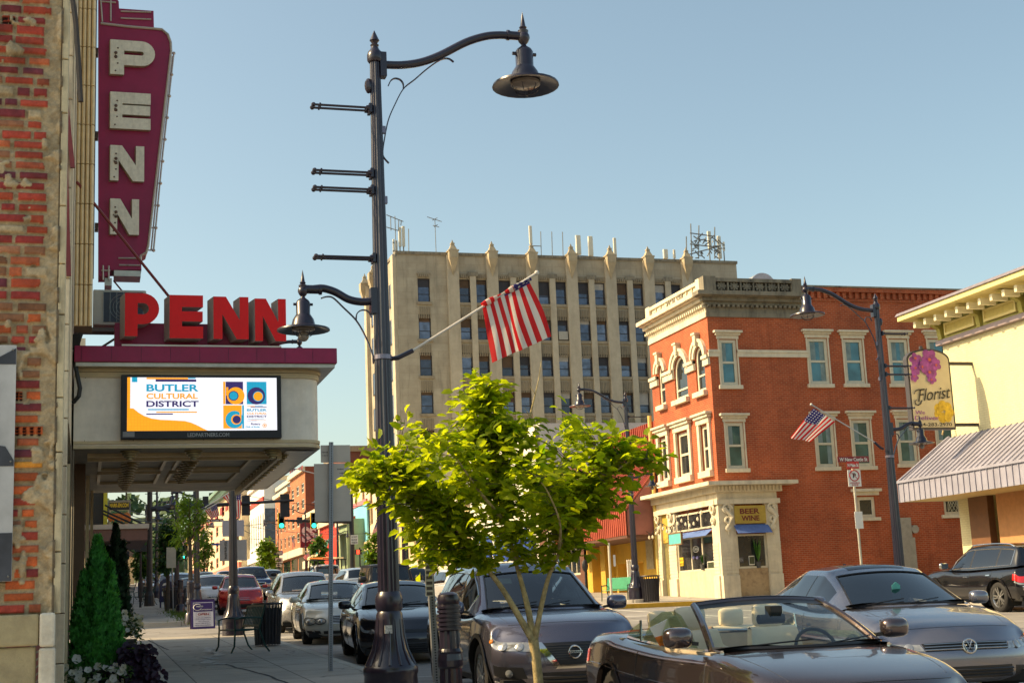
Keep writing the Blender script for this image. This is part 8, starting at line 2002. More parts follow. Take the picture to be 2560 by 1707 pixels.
def wheel(root,x,y,r,tw,rim=alloy,spokes=5,sg=1,steer=0):
 w_=thing('wheel',None,None,local=True)if False else None
 q=MB();h=tw/2
 prof=[(r*.68,-h),(r*.80,-h*1.05),(r*.95,-h*.95),(r,-h*.72),(r,h*.72),(r*.95,h*.95),(r*.80,h*1.05),(r*.68,h)]
 Mz=Matrix.Rotation(steer,3,'Z');c=Vector((x,y,r))
 def tr(mb):mb.v=[tuple(c+Mz@Vector(p))for p in mb.v]
 q.lathe(prof,(0,0,0),(0,1,0),32,cap=False)
 tr(q);ty_=q.obj('wheel',tyrem,root,smooth=True,angle=50)
 q=MB();f=sg*h*.55
 q.lathe([(r*.70,sg*h*.92),(r*.66,sg*h*.80),(r*.62,sg*h*.3),(r*.60,-sg*h*.4)],(0,0,0),(0,1,0),32,cap=False)
 for k in range(spokes):
  a=2*PI*k/spokes;u=Vector((math.cos(a),0,math.sin(a)));v=Vector((-math.sin(a),0,math.cos(a)));Y=Vector((0,sg,0))
  for dv in(-.055,.055):
   p0,p1=u*r*.1+v*r*dv*.6+Y*h*.62,u*r*.66+v*r*dv*2.2+Y*h*.74;q.bar(p0,p1,r*.085,r*.10,up=(0,1,0))
 q.lathe([(0,h*.72*sg),(r*.09,h*.72*sg),(r*.15,h*.6*sg),(r*.16,h*.3*sg)],(0,0,0),(0,1,0),18);tr(q);q.obj('rim',rim,ty_,smooth=True,angle=35)
 q=MB();q.lathe([(0,0),(r*.6,0),(r*.6,.01*sg),(0,.01*sg)],(0,sg*h*.05,0),(0,1,0),24);q.lathe([(0,sg*h*.16),(r*.42,sg*h*.16),(r*.42,sg*h*.25),(0,sg*h*.25)],(0,0,0),(0,1,0),20);tr(q);q.obj('brake_disc',mat('brake_dark',(.05,.05,.05),.5,.6),ty_)
def wheels(c,root,rim=alloy,spokes=5,track=None,steer=0):
 for xw,st in((c.xf,steer),(c.xr,0)):
  for sg in(-1,1):wheel(root,xw,sg*((track or c.W*.965)/2-c.tw/2),c.wr,c.tw,rim,spokes,sg,st)
 q=MB();R=c.wr+c.arch
 for xw in(c.xf,c.xr):
  for sg in(-1,1):
   y1,y0=sg*(c.W/2*.97),sg*(c.W/2-.42)
   q.grid(lambda a,y:(xw+(R+.004)*math.cos(a),y,c.wr+(R+.004)*math.sin(a)),[-.5+(PI+1)*i/20 for i in range(21)],[y0,y1])
   q.add([(xw+(R+.004)*math.cos(a),y0,c.wr+(R+.004)*math.sin(a))for a in[-.5+(PI+1)*i/20 for i in range(21)]],[tuple(range(21))])
 q.each('wheel_well',wellm,root)
 q=MB();q.box((0,0,c.zb+.06),(c.L*.93,c.W*.86,.1));q.obj('underbody',underm,root)
def arch_lip(c,root,mt,w_=.03,out=.008):
 q=MB();R=c.wr+c.arch
 for xw in(c.xf,c.xr):
  for sg in(-1,1):
   def onside(r,a):
    x,z=xw+r*math.cos(a),c.wr+r*math.sin(a);b=0
    av=max(-1,min(1,x/(c.L/2)));zt=herm(c.top,av);cv=max(-1,min(.8,(z-c.zb)/(zt-c.zb)*2-1));p=c.S(av,sg,cv);return Vector((x,p.y+sg*out,z))
   q.grid(lambda a,r:onside(r,a),[-.25+(PI+.5)*i/28 for i in range(29)],[R-.006,R+w_*.5,R+w_])
   q.grid(lambda a,k:onside(R-.006,a)-Vector((0,sg*k,0)),[-.25+(PI+.5)*i/28 for i in range(29)],[0,.05])
 q.each('wheel_arch',mt,root,smooth=True)
def mirror(c,root,mt,x,z,y,size=1.0,glass=chrome):
 for sg in(-1,1):
  q=MB();k=size;o=Vector((x,sg*(y+.13*k),z))
  def sh(u,v):
   th,ph=u,v;a=math.copysign(abs(math.cos(ph))**.6,math.cos(ph));b=math.copysign(abs(math.sin(ph))**.6,math.sin(ph))
   r=math.sin(th)**.6;return o+Vector((math.cos(th)*.075*k*(1.25 if math.cos(th)>0 else.5),a*r*.115*k*1.0,b*r*.078*k+.012*sg*0))
  q.grid(sh,[PI*i/10 for i in range(11)],[2*PI*i/16 for i in range(17)]);mo=q.obj('side_mirror',mt,root,smooth=True,weld=True,angle=60)
  q=MB();q.bar((x,sg*(y-.03),z-.05*k),(x,sg*(y+.06),z-.04*k),.05,.03);q.obj('mirror_stalk',trimk,mo)
  q=MB();q.box((x-.043*k,sg*(y+.13*k),z),(.006,.18*k,.115*k));q.obj('mirror_glass',glass,mo)
def seats(root,mt,xs,z0=.28,hr=True,w_=.50,k=1.0,wheelx=None,dash=None):
 for i,(x,rows)in enumerate(xs):
  for y in rows:
   q=MB()
   q.prism([(-.26,.0),(.26,.0),(.28,.14),(-.26,.16)],(x,y-w_/2,z0),(1,0,0),(0,0,1),(0,w_,0))
   def back(u,v):
    zz=z0+.12+v*.62*k;xx=x-.22-v*.20*k;wd=w_*(.5-.10*max(0,v-.55)*2);bulge=.06*(1-(2*u)**2)
    return(xx+.07-bulge*.3+.035*abs(2*u)**3,y+u*2*wd,zz)
   us=[-.5+i_/8 for i_ in range(9)];q.grid(back,us,[i_/8 for i_ in range(9)]);q.grid(lambda u,v:(back(u,v)[0]-.13*(1-.3*v),back(u,v)[1],back(u,v)[2]),us,[i_/8 for i_ in range(9)])
   q.grid(lambda v,e:(back(-.5,v)[0]-.13*(1-.3*v)*e,back(-.5,v)[1],back(-.5,v)[2]),[i_/8 for i_ in range(9)],[0,1]);q.grid(lambda v,e:(back(.5,v)[0]-.13*(1-.3*v)*e,back(.5,v)[1],back(.5,v)[2]),[i_/8 for i_ in range(9)],[0,1]);q.grid(lambda u,e:(back(u,1)[0]-.09*e,back(u,1)[1],back(u,1)[2]+.02*(1-(2*e-1)**2)),us,[0,.5,1])
   st_=q.obj('seat',mt,root,smooth=True,weld=True,angle=60)
   if hr:
    q=MB();hx,hz=x-.22-.2*k-.02,z0+.12+.62*k+.11*k
    q.grid(lambda a,b:(hx+.055*k*math.copysign(abs(math.cos(a))**.6,math.cos(a))*(1-abs(b)**4*.35),y+.135*k*b,hz+.105*k*math.copysign(abs(math.sin(a))**.65,math.sin(a))*(1-abs(b)**5*.25)),[2*PI*i_/18 for i_ in range(19)],[-1,-.93,-.8,-.5,0,.5,.8,.93,1])
    for b in(-1,1):q.add([(hx+.055*k*.65*math.copysign(abs(math.cos(a))**.6,math.cos(a)),y+.135*k*b,hz+.105*k*.75*math.copysign(abs(math.sin(a))**.65,math.sin(a)))for a in[2*PI*i_/18 for i_ in range(18)]],[tuple(range(18))])
    for s_ in(-1,1):q.cyl((hx,y+.05*s_,hz-.2*k),(hx,y+.05*s_,hz),.008,n=6)
    q.obj('headrest',mt,st_,smooth=True,angle=70)
 if dash:
  x,z,wd=dash;q=MB();q.grid(lambda u,v:(x+.35-u*.5,(v-.5)*wd,z+.02-.06*u-.35*max(0,u-.7)/.3+.015*math.sin(v*9)),[i_/10 for i_ in range(11)],[i_/12 for i_ in range(13)]);q.obj('dashboard',seatk,root,smooth=True)
 if wheelx:
  x,y,z,R=wheelx;q=MB();tl=.45
  q.tube([(x-math.sin(tl)*R*math.sin(a)*1.0,y+R*math.cos(a),z+math.cos(tl)*R*math.sin(a))for a in[2*PI*i_/24 for i_ in range(24)]],.016,7,close=True)
  for a in(PI*.0,PI,PI*1.5):q.bar((x,y,z),(x-math.sin(tl)*R*math.sin(a),y+R*math.cos(a),z+math.cos(tl)*R*math.sin(a)),.035,.015)
  q.sphere((x,y,z),.055,8,6);q.bar((x,y,z),(x+.3,y,z-.12),.05);q.obj('steering_wheel',trimk,root,smooth=True)
def put(root,X,Y,heading):
 s=slope(Y);n=Vector((0,-s,1)).normalized();f=Vector((math.cos(heading),math.sin(heading),0));f=(f-n*f.dot(n)).normalized();l=n.cross(f)
 M_=Matrix((f,l,n)).transposed().to_4x4();M_.translation=Vector((X,Y,zg(Y)));root.matrix_world=M_
def ring_emblem(root,c,kind,u,v,R,k='F',letters=None):
 p,n=c.face(k,u,v),c.nrm(k,u,v);n=Vector((n.x,0,n.z*.4)).normalized();U=Vector((0,0,1)).cross(n).normalized();V=n.cross(U);o=p+n*.02
 q=MB();q.tube([o+(U*math.cos(a)+V*math.sin(a))*R for a in[2*PI*i/28 for i in range(28)]],R*.13,7,close=True)
 if kind=='bar':q.bar(o-U*R*1.25+n*.008,o+U*R*1.25+n*.008,R*.12,R*.42,up=tuple(V))
 if kind=='vw':
  for pts in(((-.45,.78),(0,-.02),(.45,.78)),((-.88,.3),(-.42,-.8),(0,.0),(.42,-.8),(.88,.3))):
   q.tube([o+U*x*R+V*y*R for x,y in pts],R*.085,5)
 if kind=='star':
  for a in(PI/2,PI/2+2*PI/3,PI/2+4*PI/3):q.bar(o,o+(U*math.cos(a)+V*math.sin(a))*R*.95,R*.13,R*.1,up=tuple(n))
 e=q.obj('emblem',chrome,root,smooth=True)
 if letters:
  q=MB();text_into(q,letters,o-U*R*1.1-V*R*.13+n*(.008+R*.07),U,V,R*2.2,R*.26,bold=.02,depth=.003);q.obj('lettering',trimk,e)
  # each vehicle
bowlm=mat('lamp_bowl_grey',(.42,.42,.42),.2,.75,var=.2,vscale=20)
def lamp_pair(c,root,name,mt,kind,quad,off=.008,n=(10,5),extra=None):
 for sg in(1,-1):
  q=MB();qd=[(sg*u,v)for u,v in quad];c.patch(q,kind,qd,off,n);o=q.obj(name,mt,root,smooth=True,angle=50)
  if extra:
   for(fu,fv,R,mm,nm)in extra:
    a,b,cc,d=quad;u=(a[0]*(1-fu)+b[0]*fu)*(1-fv)+(d[0]*(1-fu)+cc[0]*fu)*fv;v=(a[1]*(1-fu)+b[1]*fu)*(1-fv)+(d[1]*(1-fu)+cc[1]*fu)*fv
    p,nn=c.face(kind,sg*u,v),c.nrm(kind,sg*u,v);q=MB();q.lathe([(0,.012),(R*.5,.011),(R,.004),(R,0)],p+nn*off,nn,14);q.obj(nm,mm,o,smooth=True)
def patch_obj(c,root,name,mt,kind,quad,off=.006,n=(10,5),smooth=True):q=MB();c.patch(q,kind,quad,off,n);return q.obj(name,mt,root,smooth=smooth,angle=50)
def bars(c,root,name,mt,kind,u0,u1,vs,h=.012,off=.012,taper=0):
 q=MB()
 for v in vs:c.line(q,kind,[(u0+taper*(v-vs[0]),v),(u1-taper*(v-vs[0]),v)],h,off)
 return q.obj(name,mt,root)
def seams(c,root,doors,hood=True,hood_a=(.36,.93),hood_b=.82,c0=-.78):
 q=MB()
 for sg in('L','R'):
  for a in doors:c.line(q,sg,[(a,c0),(a+.004,.1),(a-.006,.86)],.008)
  c.line(q,sg,[(doors[0],c0),(doors[-1],c0)],.008)
 if hood:
  for sg in(-1,1):c.line(q,'T',[(hood_a[0],sg*hood_b),(hood_a[1]-.05,sg*hood_b*.94)],.005)
  c.line(q,'T',[(hood_a[1],b*.08*hood_b)for b in range(-12,13)],.005)
 q.obj('panel_gap',trimk,root)
def handles(c,root,mt,spots):
 for sg in('L','R'):
  for a,cv in spots:q=MB();c.patch(q,sg,[(a-.045,cv-.03),(a+.03,cv-.03),(a+.03,cv+.04),(a-.045,cv+.05)],.028,(6,3),.0);q.obj('door_handle',mt,root,smooth=True)
def wipers(cen_top,root,ts=(.08,),ys=(-.45,.1)):
 q=MB()
 for y in ys:q.tube([cen_top(.03,y)+Vector((.02,0,.02)),cen_top(.10,y+.30)+Vector((.02,0,.02)),cen_top(.16,y+.62)+Vector((.015,0,.015))],.006,5)
 q.obj('wiper',trimk,root)
def lower_trim(c,root,mt=trimk,c1=-.72):
 q=MB()
 for sg in('L','R'):c.patch(q,sg,[(c.xr/(c.L/2)+.20,-.98),(c.xf/(c.L/2)-.20,-.98),(c.xf/(c.L/2)-.20,c1),(c.xr/(c.L/2)+.20,c1)],.006,(12,3))
 q.each('sill_trim',mt,root,smooth=True)
SED_TOP=[(-1,.97),(-.93,1.05),(-.72,1.08),(-.4,1.01),(.1,.96),(.42,.97),(.65,.91),(.85,.83),(.95,.77),(1,.70)]
SED_GH=dict(prof=[(1.12,.965),(.22,1.345),(-.12,1.425),(-.62,1.43),(-1.08,1.35),(-1.86,1.075)],hw=[(0,.72),(1,.585),(2,.565),(3,.565),(4,.57),(5,.66)],sweep=[(0,-.24),(1,-.10),(2,0),(3,0),(4,.06),(5,.16)],drop=[(0,.01),(1,.05),(2,.06),(3,.06),(4,.05),(5,.015)],belt=[(-1.9,1.05),(-1,1.0),(0,.955),(.9,.94)],hwb=[(-1.9,.72),(-1.1,.80),(0,.835),(.6,.83),(1.1,.76)],ws=(.07,.96),rs=(4.08,4.94))
SED_WINS=[(.50,2.28,.10,.87),(2.36,3.72,.10,.87),(3.76,4.22,.10,.80)]
SUV_TOP=[(-1,1.02),(-.95,1.10),(-.5,1.09),(.1,1.05),(.45,1.085),(.65,1.06),(.85,1.0),(.95,.945),(1,.88)]
SUV_GH=dict(prof=[(1.22,1.075),(.36,1.53),(-.02,1.645),(-.85,1.665),(-1.62,1.60),(-2.14,1.12)],hw=[(0,.74),(1,.61),(2,.59),(3,.59),(4,.585),(5,.70)],sweep=[(0,-.24),(1,-.09),(2,0),(3,0),(4,.07),(5,.12)],drop=[(0,.01),(1,.05),(2,.055),(3,.055),(4,.05),(5,.02)],belt=[(-2.1,1.13),(-1,1.06),(0,1.03),(1,1.03)],hwb=[(-2.15,.78),(-1.2,.84),(0,.865),(.7,.86),(1.2,.79)],ws=(.07,.96),rs=(4.1,4.85))
SUV_WINS=[(.48,2.22,.10,.87),(2.30,3.30,.10,.87),(3.36,4.05,.12,.83)]
def scaled(gh,sx=1,sz=1,dz=0,sy=1,dx=0):
 g_=dict(gh);g_['prof']=[(x*sx+dx,z*sz+dz)for x,z in gh['prof']];g_['belt']=[(x*sx+dx,z*sz+dz)for x,z in gh['belt']];g_['hwb']=[(x*sx+dx,y*sy)for x,y in gh['hwb']];g_['hw']=[(t,y*sy)for t,y in gh['hw']];return g_
CARGRP='vehicles on Main Street'
def driver(root,x,y,z,shirt,arms=True):
 Mw=root.matrix_world
 p=thing('person',shirt[1],'person',(0,0,0),local=True);p.matrix_world=Mw@Matrix.Translation((x,y,z))
 J={'pel':(0,0,.1,.15),'chest':(-.06,0,.42,.16,.8),'neck':(-.06,0,.58,.055),'head':(-.03,0,.68,.08),'crown':(-.04,0,.80,.085),'sl':(-.05,.19,.50,.065),'el':(.16,.27,.32,.045),'wl':(.40,.16,.46,.03),'fl':(.47,.14,.50,.035,.6),'sr':(-.05,-.19,.50,.065),'er':(.16,-.27,.32,.045),'wr':(.40,-.16,.46,.03),'fr':(.47,-.14,.50,.035,.6),'kl':(.42,.12,.18,.08),'kr':(.42,-.12,.18,.08),'al':(.62,.12,-.12,.05),'ar':(.62,-.12,-.12,.05)}
 B=[('pel','chest'),('chest','neck'),('neck','head'),('head','crown'),('chest','sl'),('sl','el'),('el','wl'),('wl','fl'),('chest','sr'),('sr','er'),('er','wr'),('wr','fr'),('pel','kl'),('pel','kr'),('kl','al'),('kr','ar')]
 skin_body('body',J,B,[(lambda c:c.z>.60 or(c.x>.30 and c.z>.3),skinm),(lambda c:c.x<.2 or c.z>.25,shirt[0]),(lambda c:True,jeans)],p);head_parts(p,-.03,0,.73,(1,0))
 q=MB()
 for s in(-1,1):
  for k in range(5):o_=Vector((.46,s*.14,.505));q.tube([o_+Vector((0,0,(k-2)*.012)),o_+Vector((.045,-s*.012,(k-2)*.014)),o_+Vector((.06,-s*.045,(k-2)*.014))],[.009,.008,.006],5)
 q.obj('fingers',skinm,p);return p
HD=math.radians
# grey saloon at the right
vgrey=paint('grey_paint',(.21,.21,.25),.75,.22)
vw=thing('saloon_car','grey saloon with a driver and round chrome badge, beside the open convertible','car',group=CARGRP,local=True)
c=Car(L=4.65,W=1.79,zb=.19,top=SED_TOP,wb=2.65,fo=.90,wr=.325,kf=.30,pf=2.4,front=[(-1,-.09),(-.6,-.01),(0,0),(.5,-.03),(1,-.15)],na=84,nb=20,nc=16)
put(vw,9.53,16.2,HD(-97.5));vw.scale=(1.05,)*3;VWC=c
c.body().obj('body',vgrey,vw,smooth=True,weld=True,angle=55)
cen,top_,side_=car_glasshouse(c,SED_GH,vgrey,vw,(glassmat('grey_car_glass',(.20,.24,.26),refl=1.25),cglassd),None,SED_WINS,pillar_mat=trimk)
wheels(c,vw,alloy,5);arch_lip(c,vw,vgrey,.025,.006);mirror(c,vw,vgrey,.62,1.02,.86,1.0)
lamp_pair(c,vw,'headlight',lampg,'F',[(.55,.40),(1.18,.55),(1.22,.80),(.60,.66)],.008,(12,5),[(.25,.45,.05,bowlm,'lamp_bowl'),(.6,.5,.055,bowlm,'lamp_bowl'),(.88,.5,.03,ambm,'indicator')])
patch_obj(c,vw,'grille',trimk,'F',[(-.54,.38),(.54,.38),(.58,.70),(-.58,.70)],.004,(14,5));bars(c,vw,'grille_bar',chrome,'F',-.55,.55,[.44,.54,.64],.013,.012)
patch_obj(c,vw,'lower_grille',trimk,'F',[(-.62,-.72),(.62,-.72),(.58,-.25),(-.58,-.25)],.004,(14,5));bars(c,vw,'lower_slat',mat('slat_black',(.03,.03,.032),.35),'F',-.6,.6,[-.62,-.5,-.38],.02,.01)
lamp_pair(c,vw,'fog_recess',trimk,'F',[(.68,-.70),(1.02,-.62),(1.0,-.34),(.66,-.30)],.004,(8,4),[(.5,.5,.04,chrome,'fog_lamp')])
ring_emblem(vw,c,'vw',0,.53,.072);seams(c,vw,[.40,-.08,-.50],hood_a=(.40,.945),hood_b=.80);handles(c,vw,vgrey,[(-.02,.52),(-.44,.56)]);wipers(top_,vw,ys=(-.75,-.12))
bars(c,vw,'body_crease',vgrey,'L',-.8,.75,[.30],.006,.002);bars(c,vw,'body_crease',vgrey,'R',-.8,.75,[.30],.006,.002)
seats(vw,seatk,[(-.15,(-.38,.38)),(-1.0,(-.38,.38))],.25,wheelx=(.42,.38,.93,.19),dash=(.62,.98,1.45))
q=MB();p0=top_(2.3,0);q.prism([(0,0),(.16,0),(.02,.06),(0,.05)],top_(3.75,0)+Vector((0,-.012,.0)),(1,0,0),(0,0,1),(0,.024,0));q.obj('roof_fin',trimk,vw)
q=MB();q.grid(lambda t,v:top_(t,v)+Vector((0,0,.004)),[1.35+.9*i/8 for i in range(9)],[-.62+1.24*i/8 for i in range(9)]);q.obj('sunroof',cglassd,vw,smooth=True)
driver(vw,-.12,.38,.34,(mat('pale_blue_shirt',(.30,.42,.50),.8,var=.1),'driver in a pale blue shirt at the wheel of the grey saloon'))
q=MB();q.prism([(-.05,-.1),(.05,-.1),(.05,.06),(.0,.1),(-.05,.06)],(.70,-.05,1.13),(0,1,0),(0,0,1),(.004,0,0));tag(q.obj('air_freshener',mat('teal_card',(.10,.42,.36),.5,var=.2)),'teal tag hanging behind the windscreen of the grey saloon','tag');o=bpy.data.objects['air_freshener'];o.matrix_world=vw.matrix_world.copy()
# open convertible in front
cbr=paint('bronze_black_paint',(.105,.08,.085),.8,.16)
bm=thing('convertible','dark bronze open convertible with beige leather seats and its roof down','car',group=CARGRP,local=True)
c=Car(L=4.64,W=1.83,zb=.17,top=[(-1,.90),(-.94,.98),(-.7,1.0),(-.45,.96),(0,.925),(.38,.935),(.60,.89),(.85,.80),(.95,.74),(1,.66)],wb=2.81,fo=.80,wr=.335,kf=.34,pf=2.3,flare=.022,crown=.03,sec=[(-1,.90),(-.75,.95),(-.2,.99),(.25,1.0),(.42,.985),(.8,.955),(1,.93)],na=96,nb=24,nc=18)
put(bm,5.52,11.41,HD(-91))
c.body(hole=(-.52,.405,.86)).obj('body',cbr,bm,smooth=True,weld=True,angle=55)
def P_ws(t,v):
 y=(.735+(.575-.735)*t)*v;x=.98-.86*t-.24*(abs(v)**2.2)*(1-.62*t);z=.925+.365*t+.03*math.sin(PI*t)-.035*t*v*v;return Vector((x,y,z))
fr=MB();q=MB();vv=[-1+2*i/16 for i in range(17)];tt=[i/12 for i in range(13)]
q.grid(P_ws,tt,vv);q.obj('windscreen',glassmat('clear_car_glass',(.80,.86,.80),refl=.55),bm,smooth=True)
for s in(-1,1):fr.tube([P_ws(t,s)for t in tt],[.032]*13,8)
hd=[P_ws(1,v)for v in vv];fr.tube([p+Vector((-.02,0,.0))for p in hd],.030,8);fr.grid(lambda k,v:P_ws(1,v)+Vector((-.10*k,0,.028-.03*k*k)),[0,.5,1],vv);fr.obj('windscreen_frame',cbr,bm,smooth=True)
e=MB();e.grid(lambda k,v:P_ws(.86+.14*k,v)+Vector((.004,0,.004)),[0,.5,1],vv);e.tube([P_ws(0,v)+Vector((.01,0,.01))for v in vv],.02,6);e.obj('windscreen_band',trimk,bm,smooth=True)
q=MB()
for y in(-.55,.15):q.tube([P_ws(.02,y/.735)+Vector((.03,0,.015)),P_ws(.06,(y+.3)/.735)+Vector((.02,0,.02)),P_ws(.10,min(.95,(y+.62)/.735))+Vector((.015,0,.015))],.007,5)
q.obj('wiper',trimk,bm)
q=MB();q.grid(lambda u,v:(.30+.04*math.cos(v),u*.115,1.13+.04*math.sin(v)),[-1,-.9,0,.9,1],[2*PI*i/12 for i in range(13)]);q.box((.36,0,1.19),(.12,.10,.10));q.obj('rear_view_mirror',trimk,bm,smooth=True,angle=40)
tg=glassmat('green_tint_glass',(.88,.93,.78),refl=.4)
for sg in(-1,1):
 def yb(x):return sg*(.80)
 pts=[(.55,.935),(.30,1.07),(.05,1.18),(-.12,1.215),(-.40,1.20),(-.62,1.12),(-.70,.95)]if sg<0 else[(.50,.935),(.32,1.0),(-.66,.99),(-.70,.95)]
 q=MB();q.prism([(x,z)for x,z in pts],(0,sg*.775,0),(1,0,0),(0,0,1),(0,sg*.005,0))
 if sg<0:q.v=[(x,y+(z-.94)*.30*(-sg),z)for x,y,z in q.v]
 q.obj('side_window',tg,bm)
 q=MB();q.prism([(-.76,.95),(-1.12,.98),(-1.05,1.03),(-.80,1.10)],(0,sg*.76,0),(1,0,0),(0,0,1),(0,sg*.005,0));q.obj('side_window',tg,bm)
 q=MB();q.bar((-.78,sg*.765,.94),(-.80,sg*.755,1.12),.03,.012);q.obj('window_pillar',chrome,bm)
q=MB();q.span((-1.25,-.80,.24),(.95,.80,.26));
for s in(-1,1):q.span((-1.2,s*.735,.26),(.85,s*.80,.915))
q.span((-1.26,-.80,.26),(-1.2,.80,.95));q.obj('cabin_lining',mat('cabin_beige',(.50,.41,.29),.55,var=.08),bm)
q=MB()
for s in(-1,1):q.tube([c.S(a,s*.86,1)+Vector((0,0,.006))for a in[.40-.92*i/16 for i in range(17)]],.018,6)
q.tube([c.S(-.52,b,1)+Vector((0,0,.006))for b in[-.86+1.72*i/12 for i in range(13)]],.018,6);q.obj('belt_trim',chrome,bm,smooth=True)
seats(bm,seatb,[(-.12,(-.38,.38))],.26,w_=.54,k=1.02,wheelx=(.36,.38,.86,.19),dash=(.55,.93,1.46));seats(bm,seatb,[(-.92,(-.36,.36))],.34,w_=.56,k=.86)
q=MB();q.box((-.30,0,.42),(1.1,.22,.30));q.obj('centre_console',trimk,bm,bevel=.03)
wheels(c,bm,alloyd,5);arch_lip(c,bm,cbr,.02,.005);mirror(c,bm,cbr,.60,1.03,.83,1.08)
lamp_pair(c,bm,'headlight',lampg,'F',[(.52,.36),(1.16,.50),(1.2,.76),(.56,.66)],.008,(12,5),[(.3,.5,.06,bowlm,'lamp_bowl'),(.7,.5,.06,bowlm,'lamp_bowl')])
lamp_pair(c,bm,'kidney_grille',trimk,'F',[(.06,.22),(.40,.24),(.42,.66),(.05,.70)],.008,(8,5));patch_obj(c,bm,'lower_grille',trimk,'F',[(-.7,-.72),(.7,-.72),(.64,-.25),(-.64,-.25)],.004,(14,5))
lamp_pair(c,bm,'tail_light',lampr,'B',[(.62,.34),(1.28,.36),(1.26,.66),(.64,.70)],.008,(10,4));seams(c,bm,[.40,-.26],hood_a=(.42,.95),hood_b=.84);handles(c,bm,cbr,[(-.18,.36)])
q=MB()
for sg in('L','R'):c.patch(q,sg,[(.43,.02),(.52,.02),(.52,.14),(.43,.16)],.012,(6,3),0)
q.obj('side_vent',trimk,bm,smooth=True);q=MB();c.line(q,'L',[(-.9,.36),(.42,.27)],.006);c.line(q,'R',[(-.9,.36),(.42,.27)],.006);q.obj('body_crease',cbr,bm)
q=MB();c.patch(q,'L',[(-.66,.60),(-.60,.60),(-.60,.80),(-.66,.80)],.003,(4,4),0);c.patch(q,'R',[(-.66,.60),(-.60,.60),(-.60,.80),(-.66,.80)],.003,(4,4),0);q.obj('fuel_flap',cbr,bm)
q=MB();q.prism([(-.13,-.09),(.13,-.09),(.13,.09),(-.13,.09)],(0,0,0),(0,1,0),(0,0,1),(.02,0,0));o=tag(q.obj('leaflet',white),'white leaflet with orange print behind the raised side window of the convertible','leaflet')
o.matrix_world=bm.matrix_world@Matrix.Translation((-.28,-.70,1.05))@Matrix.Rotation(.5,4,'X')@Matrix.Rotation(-.5,4,'Z')
q=MB();q.prism([(-.13,-.09),(.13,-.09),(.13,-.05),(-.13,.0)],(.021,0,0),(0,1,0),(0,0,1),(.002,0,0));q2=q.obj('print',mat('orange_ink',(.65,.17,.02)),o)
# grey crossover behind the young tree
ngrey=paint('gunmetal_paint',(.125,.125,.17),.75,.2)
ns_=thing('crossover_car','gunmetal crossover with a broad chrome V grille behind the young tree','car',group=CARGRP,local=True)
c=Car(L=4.69,W=1.84,zb=.24,top=SUV_TOP,wb=2.71,fo=.93,wr=.365,tw=.235,kf=.34,pf=2.3,arch=.07,flare=.022,front=[(-1,-.10),(-.6,-.02),(-.1,0),(.4,-.03),(1,-.17)],na=84,nb=22,nc=18)
put(ns_,5.45,18.1,HD(-92.8));ns_.scale=(1.02,)*3
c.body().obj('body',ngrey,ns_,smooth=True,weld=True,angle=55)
cen,top_,side_=car_glasshouse(c,SUV_GH,ngrey,ns_,(cglass,cglassd),chrome,SUV_WINS)
wheels(c,ns_,alloy,5);arch_lip(c,ns_,trimk,.045,.010);lower_trim(c,ns_);mirror(c,ns_,ngrey,.70,1.12,.89,1.12)
lamp_pair(c,ns_,'headlight',lampg,'F',[(.52,.30),(1.20,.46),(1.26,.74),(.56,.62)],.008,(14,5),[(.22,.5,.05,bowlm,'lamp_bowl'),(.5,.5,.055,bowlm,'lamp_bowl'),(.86,.45,.028,ambm,'indicator')])
patch_obj(c,ns_,'grille',trimk,'F',[(-.20,-.18),(.20,-.18),(.40,.58),(-.40,.58)],.004,(12,8))
q=MB();
for sg in(-1,1):c.patch(q,'F',[(sg*.20,-.20),(sg*.27,-.22),(sg*.53,.58),(sg*.42,.60)],.016,(4,10),.01)
c.patch(q,'F',[(-.26,-.30),(.26,-.30),(.22,-.17),(-.22,-.17)],.017,(10,3),.01);q.obj('chrome_grille_frame',chrome,ns_,smooth=True,angle=50)
q=MB();[c.line(q,'F',[(-.36+.14*(.5-v)*-1*0,v),(.36,v)],.008,.006)for v in(.0,.08,.16,.24,.32,.40,.48)];q.obj('grille_mesh',mat('slat_black',(.03,.03,.032)),ns_)
ring_emblem(ns_,c,'bar',0,.24,.068,letters='NISSAN')
patch_obj(c,ns_,'lower_grille',trimk,'F',[(-.46,-.88),(.46,-.88),(.52,-.42),(-.52,-.42)],.006,(12,5));bars(c,ns_,'lower_slat',mat('slat_black',(.03,.03,.032)),'F',-.44,.44,[-.8,-.68,-.56],.02,.012)
lamp_pair(c,ns_,'fog_recess',trimk,'F',[(.62,-.62),(1.06,-.52),(1.06,-.14),(.66,-.22)],.006,(8,4),[(.45,.4,.045,lampg,'fog_lamp')]);lamp_pair(c,ns_,'silver_skid',mat('silver_plastic',(.30,.30,.31),.4,.6),'F',[(.5,-.96),(1.1,-.86),(1.1,-.72),(.54,-.82)],.01,(8,3))
seams(c,ns_,[.42,-.07,-.50],hood_a=(.42,.93),hood_b=.84);handles(c,ns_,chrome,[(0,.55),(-.43,.6)]);wipers(top_,ns_,ys=(-.75,-.15))
q=MB()
for sg in(-1,1):
 pr=[side_(1.75+2.1*i/10,1,sg)+Vector((0,-sg*.03,.05 if 0<i<10 else.0))for i in range(11)];q.tube(pr,.018,6)
q.each('roof_rail',mat('satin_rail',(.42,.42,.43),.35,.9),ns_,smooth=True)
seats(ns_,seatk,[(-.10,(-.40,.40)),(-1.0,(-.42,.42))],.36,k=1.05,wheelx=(.50,.40,1.02,.19),dash=(.72,1.08,1.5))
